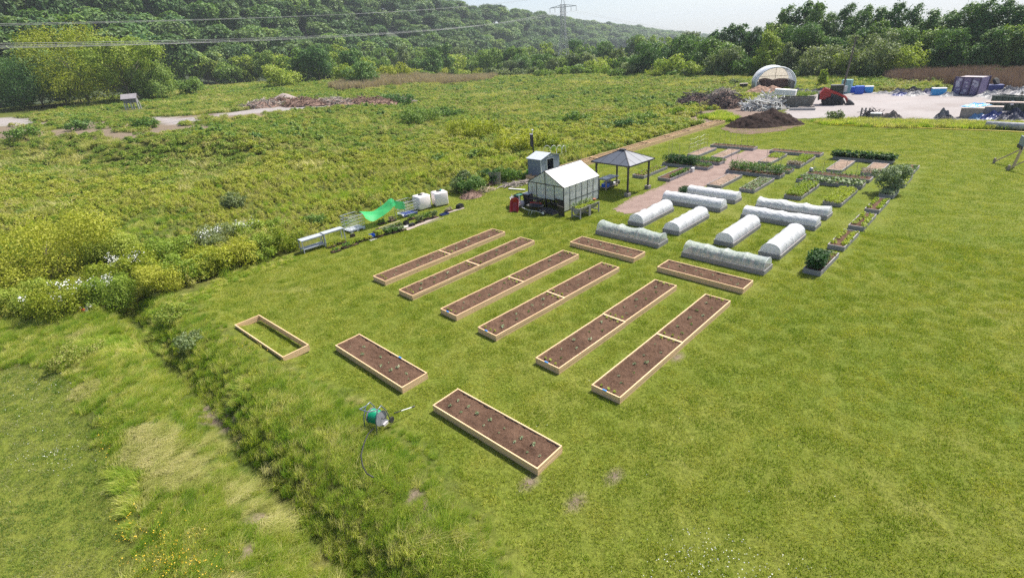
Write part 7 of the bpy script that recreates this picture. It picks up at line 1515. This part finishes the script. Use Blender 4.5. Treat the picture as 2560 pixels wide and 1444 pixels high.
# ------------------------------------------------------------------ hose reel
g = G(948, 1072); o = thing('hose_reel', (g.x, g.y, Hs(g.x, g.y) + 0.12), RAD(62), 'green garden hose wound on a wheeled grey tube stand in the long grass', 'hose reel'); steelg = plain('reel_tube', (.20, .23, .27), .35, .5); hosem = plain('hose_green', (.0, .25, .12), .35)
b = MB()
for j in range(9):
    for r_k in (0.20, 0.225): b.tube([(cos(2 * pi * i / 20) * r_k, -.17 + .042 * j, .42 + sin(2 * pi * i / 20) * r_k) for i in range(21)], .021, 6, False)
b.build('hose', hosem, o, True); MB().lathe([(.12, -.2), (.12, .2)], (0, 0, .42), 16, 'Y').build('drum', blackp, o)
for s in (-1, 1):
    MB().lathe([(.04, -.012), (.27, -.008), (.27, .008), (.04, .012)], (0, s * .21, .42), 20, 'Y').build('flange', plain('reel_flange', (.22, .22, .25), .5), o)
    MB().tube([(-.38, s * .26, .0), (-.30, s * .26, .55), (-.12, s * .25, .88), (.08, s * .24, .90), (.24, s * .25, .60), (.36, s * .26, .02)], .02, 7).build('side_frame', steelg, o, True)
MB().tube([(-.38, -.26, .02), (-.38, .26, .02)], .02, 6).tube([(.36, -.26, .02), (.36, .26, .02)], .02, 6).tube([(-.12, -.25, .88), (-.45, -.2, 1.02), (-.45, .2, 1.02), (-.12, .25, .88)], .02, 6).build('handle', steelg, o)
for s in (-1, 1): MB().lathe([(.03, -.02), (.11, -.025), (.12, 0), (.11, .025), (.03, .02)], (.36, s * .30, .10), 14, 'Y').build('wheel', rubber, o)
MB().tube([(0, -.22, .42), (0, -.32, .42), (.14, -.32, .42)], .014, 6).build('crank', blackp, o); MB().box((.1, -.16, .12), (.22, .24, .1)).build('base_tray', plain('reel_plate', (.45, .42, .44), .5), o)
a, b2 = G(985, 1032, .45), G(1036, 1015, .25); q = thing('spray_lance', a, 0, 'long white spray lance resting on the hose reel', 'lance'); dv = b2 - a; MB().tube([(0, 0, 0), tuple(dv * .35)], .018, 6).build('grip', blackp, q); MB().tube([tuple(dv * .35), tuple(dv * .88)], .014, 6).build('tube', whitep, q); MB().tube([tuple(dv * .86), tuple(dv)], [.022, .035], 8).build('nozzle', blackp, q)
P = [G(x, y) + Vector((0, 0, .06)) for x, y in ((940, 1090), (925, 1105), (915, 1130), (908, 1160), (912, 1185), (922, 1205), (940, 1215))]; q = MB().tube([tuple(p - P[0]) for p in P], .02, 7).build('black_hose', blackp, None, True); q.location = P[0] + Vector((0, 0, .3)); tag(q, 'loop of black hose sticking out of the grass below the reel', 'hose')

# ------------------------------------------------------------------ pylon and wires
pz = Hs(32.5, 265); PB = Vector((32.5, 265, pz)); stl = plain('pylon_steel', (.30, .31, .32), .5, .3); o = thing('lattice_pylon', PB, RAD(-28), 'grey lattice power pylon rising above the far trees', 'pylon')
zA = top_z(PB, 18); zT = zA + 3.5; b = MB()
def hw(z): return 2.6 - (2.6 - .95) * min(1, z / (zA * .62)) if z < zA * .62 else .95
lv = list(np.linspace(0, zA * .62, 6)) + list(np.linspace(zA * .62, zA + 1, 9))[1:]
for z0, z1_ in zip(lv[:-1], lv[1:]):
    a, c_ = hw(z0), hw(z1_); A0 = [(-a, -a), (a, -a), (a, a), (-a, a)]; A1 = [(-c_, -c_), (c_, -c_), (c_, c_), (-c_, c_)]
    for i in range(4):
        j = (i + 1) % 4; b.bar((*A0[i], z0), (*A1[i], z1_), .18); b.bar((*A0[i], z0), (*A1[j], z1_), .09); b.bar((*A0[j], z0), (*A1[i], z1_), .09); b.bar((*A1[i], z1_), (*A1[j], z1_), .09)
b.build('tower', stl, o)
for s in (-1, 1):
    b = MB(); b.bar((s * .9, 0, zA + .9), (s * 6.4, 0, zA), .16); b.bar((s * .9, -.8, zA), (s * 6.4, 0, zA - .05), .14); b.bar((s * .9, .8, zA), (s * 6.4, 0, zA - .05), .14)
    for f in (.25, .5, .75): b.bar((s * (.9 + 5.5 * f), 0, zA), (s * (.9 + 5.5 * (f - .12)), 0, zA + .9 * (1 - f)), .09)
    b.build('cross_arm', stl, o); b = MB(); b.bar((s * .9, 0, zA + .9), (0, 0, zT + 1.5), .16); b.build('peak_leg', stl, o)
    for f in (1.0, .55):
        x = s * (.9 + 5.5 * f); MB().tube([(x, 0, zA), (x, 0, zA - 2.0)], .09, 6).build('insulator', plain('insulator', (.35, .30, .28), .4), o)
wirem = plain('wire', (.30, .30, .30), .5, 0); R_p = Matrix.Rotation(RAD(-28), 3, 'Z')
def wire(a, b, sag, r, label, group):
    n = 40; P = []
    for i in range(n + 1): f = i / n; p = a.lerp(b, f); p.z -= 4 * sag * f * (1 - f); P.append(p)
    q = MB().tube([tuple(p - a) for p in P], r, 5).build('power_line', wirem); q.location = a; tag(q, label, 'power line', group)
def far_pt(px, py, d): v = ray(px, py); k = d / hypot(v.x, v.y); return Vector((v.x * k, v.y * k, CAMZ + v.z * k))
for k, (f, yy) in enumerate(((-6.4, 118), (-3.9, 114), (3.9, 109), (6.4, 121))):
    a = PB + R_p @ Vector((f, 0, zA - 2.0)); mid = far_pt(0, yy, 92 + 1 * k); e = a + (mid - a) * 1.25; s_ = 4.0; e.z = (mid.z - a.z * (1 - 1 / 1.25) + 4 * s_ * (1 / 1.25) * (1 - 1 / 1.25)) * 1.25
    wire(a, e, s_, .026, ['lowest power line crossing the wooded hill', 'second power line of the lower bundle', 'third power line of the lower bundle', 'highest power line of the lower bundle'][k], 'lower bundle of power lines from the pylon')
for k, yy in enumerate((60, 64)):
    a = PB + Vector((0, 0, zT + 1.4 + .4 * k)); mid = far_pt(0, yy, 92); e = a + (mid - a) * 1.25; s_ = 3.0; e.z = (mid.z - a.z * (1 - 1 / 1.25) + 4 * s_ * (1 / 1.25) * (1 - 1 / 1.25)) * 1.25
    wire(a, e, s_, .022, 'thin upper power line above the bundle', 'upper power lines from the pylon top')
for k, f in enumerate((-6.4, 3.9, 6.4)):
    a = PB + R_p @ Vector((f, 0, zA - 2.0)); wire(a, far_pt(2330 + 40 * k, 118, 640), 9, .03, 'faint power line running right from the pylon into the sky', 'faint power lines right of the pylon')

# ------------------------------------------------------------------ the air: a closed box of thin haze round camera and scene
hz = MB().box((300, 2300, 50), (8600, 5800, 200)).build('haze', newmat('haze_air')[0]); hz.location.z = 0
hm = hz.data.materials[0]; hn = hm.node_tree.nodes; hn.remove(hn['Principled BSDF']); pv = hn.new('ShaderNodeVolumePrincipled')
pv.inputs['Color'].default_value = (0.84, 0.92, 1.0, 1); pv.inputs['Density'].default_value = HAZE; pv.inputs['Anisotropy'].default_value = 0.0
hm.node_tree.links.new(pv.outputs[0], hn['Material Output'].inputs['Volume'])
tag(hz, 'thin pale summer haze filling the valley air', None, None, 'stuff')
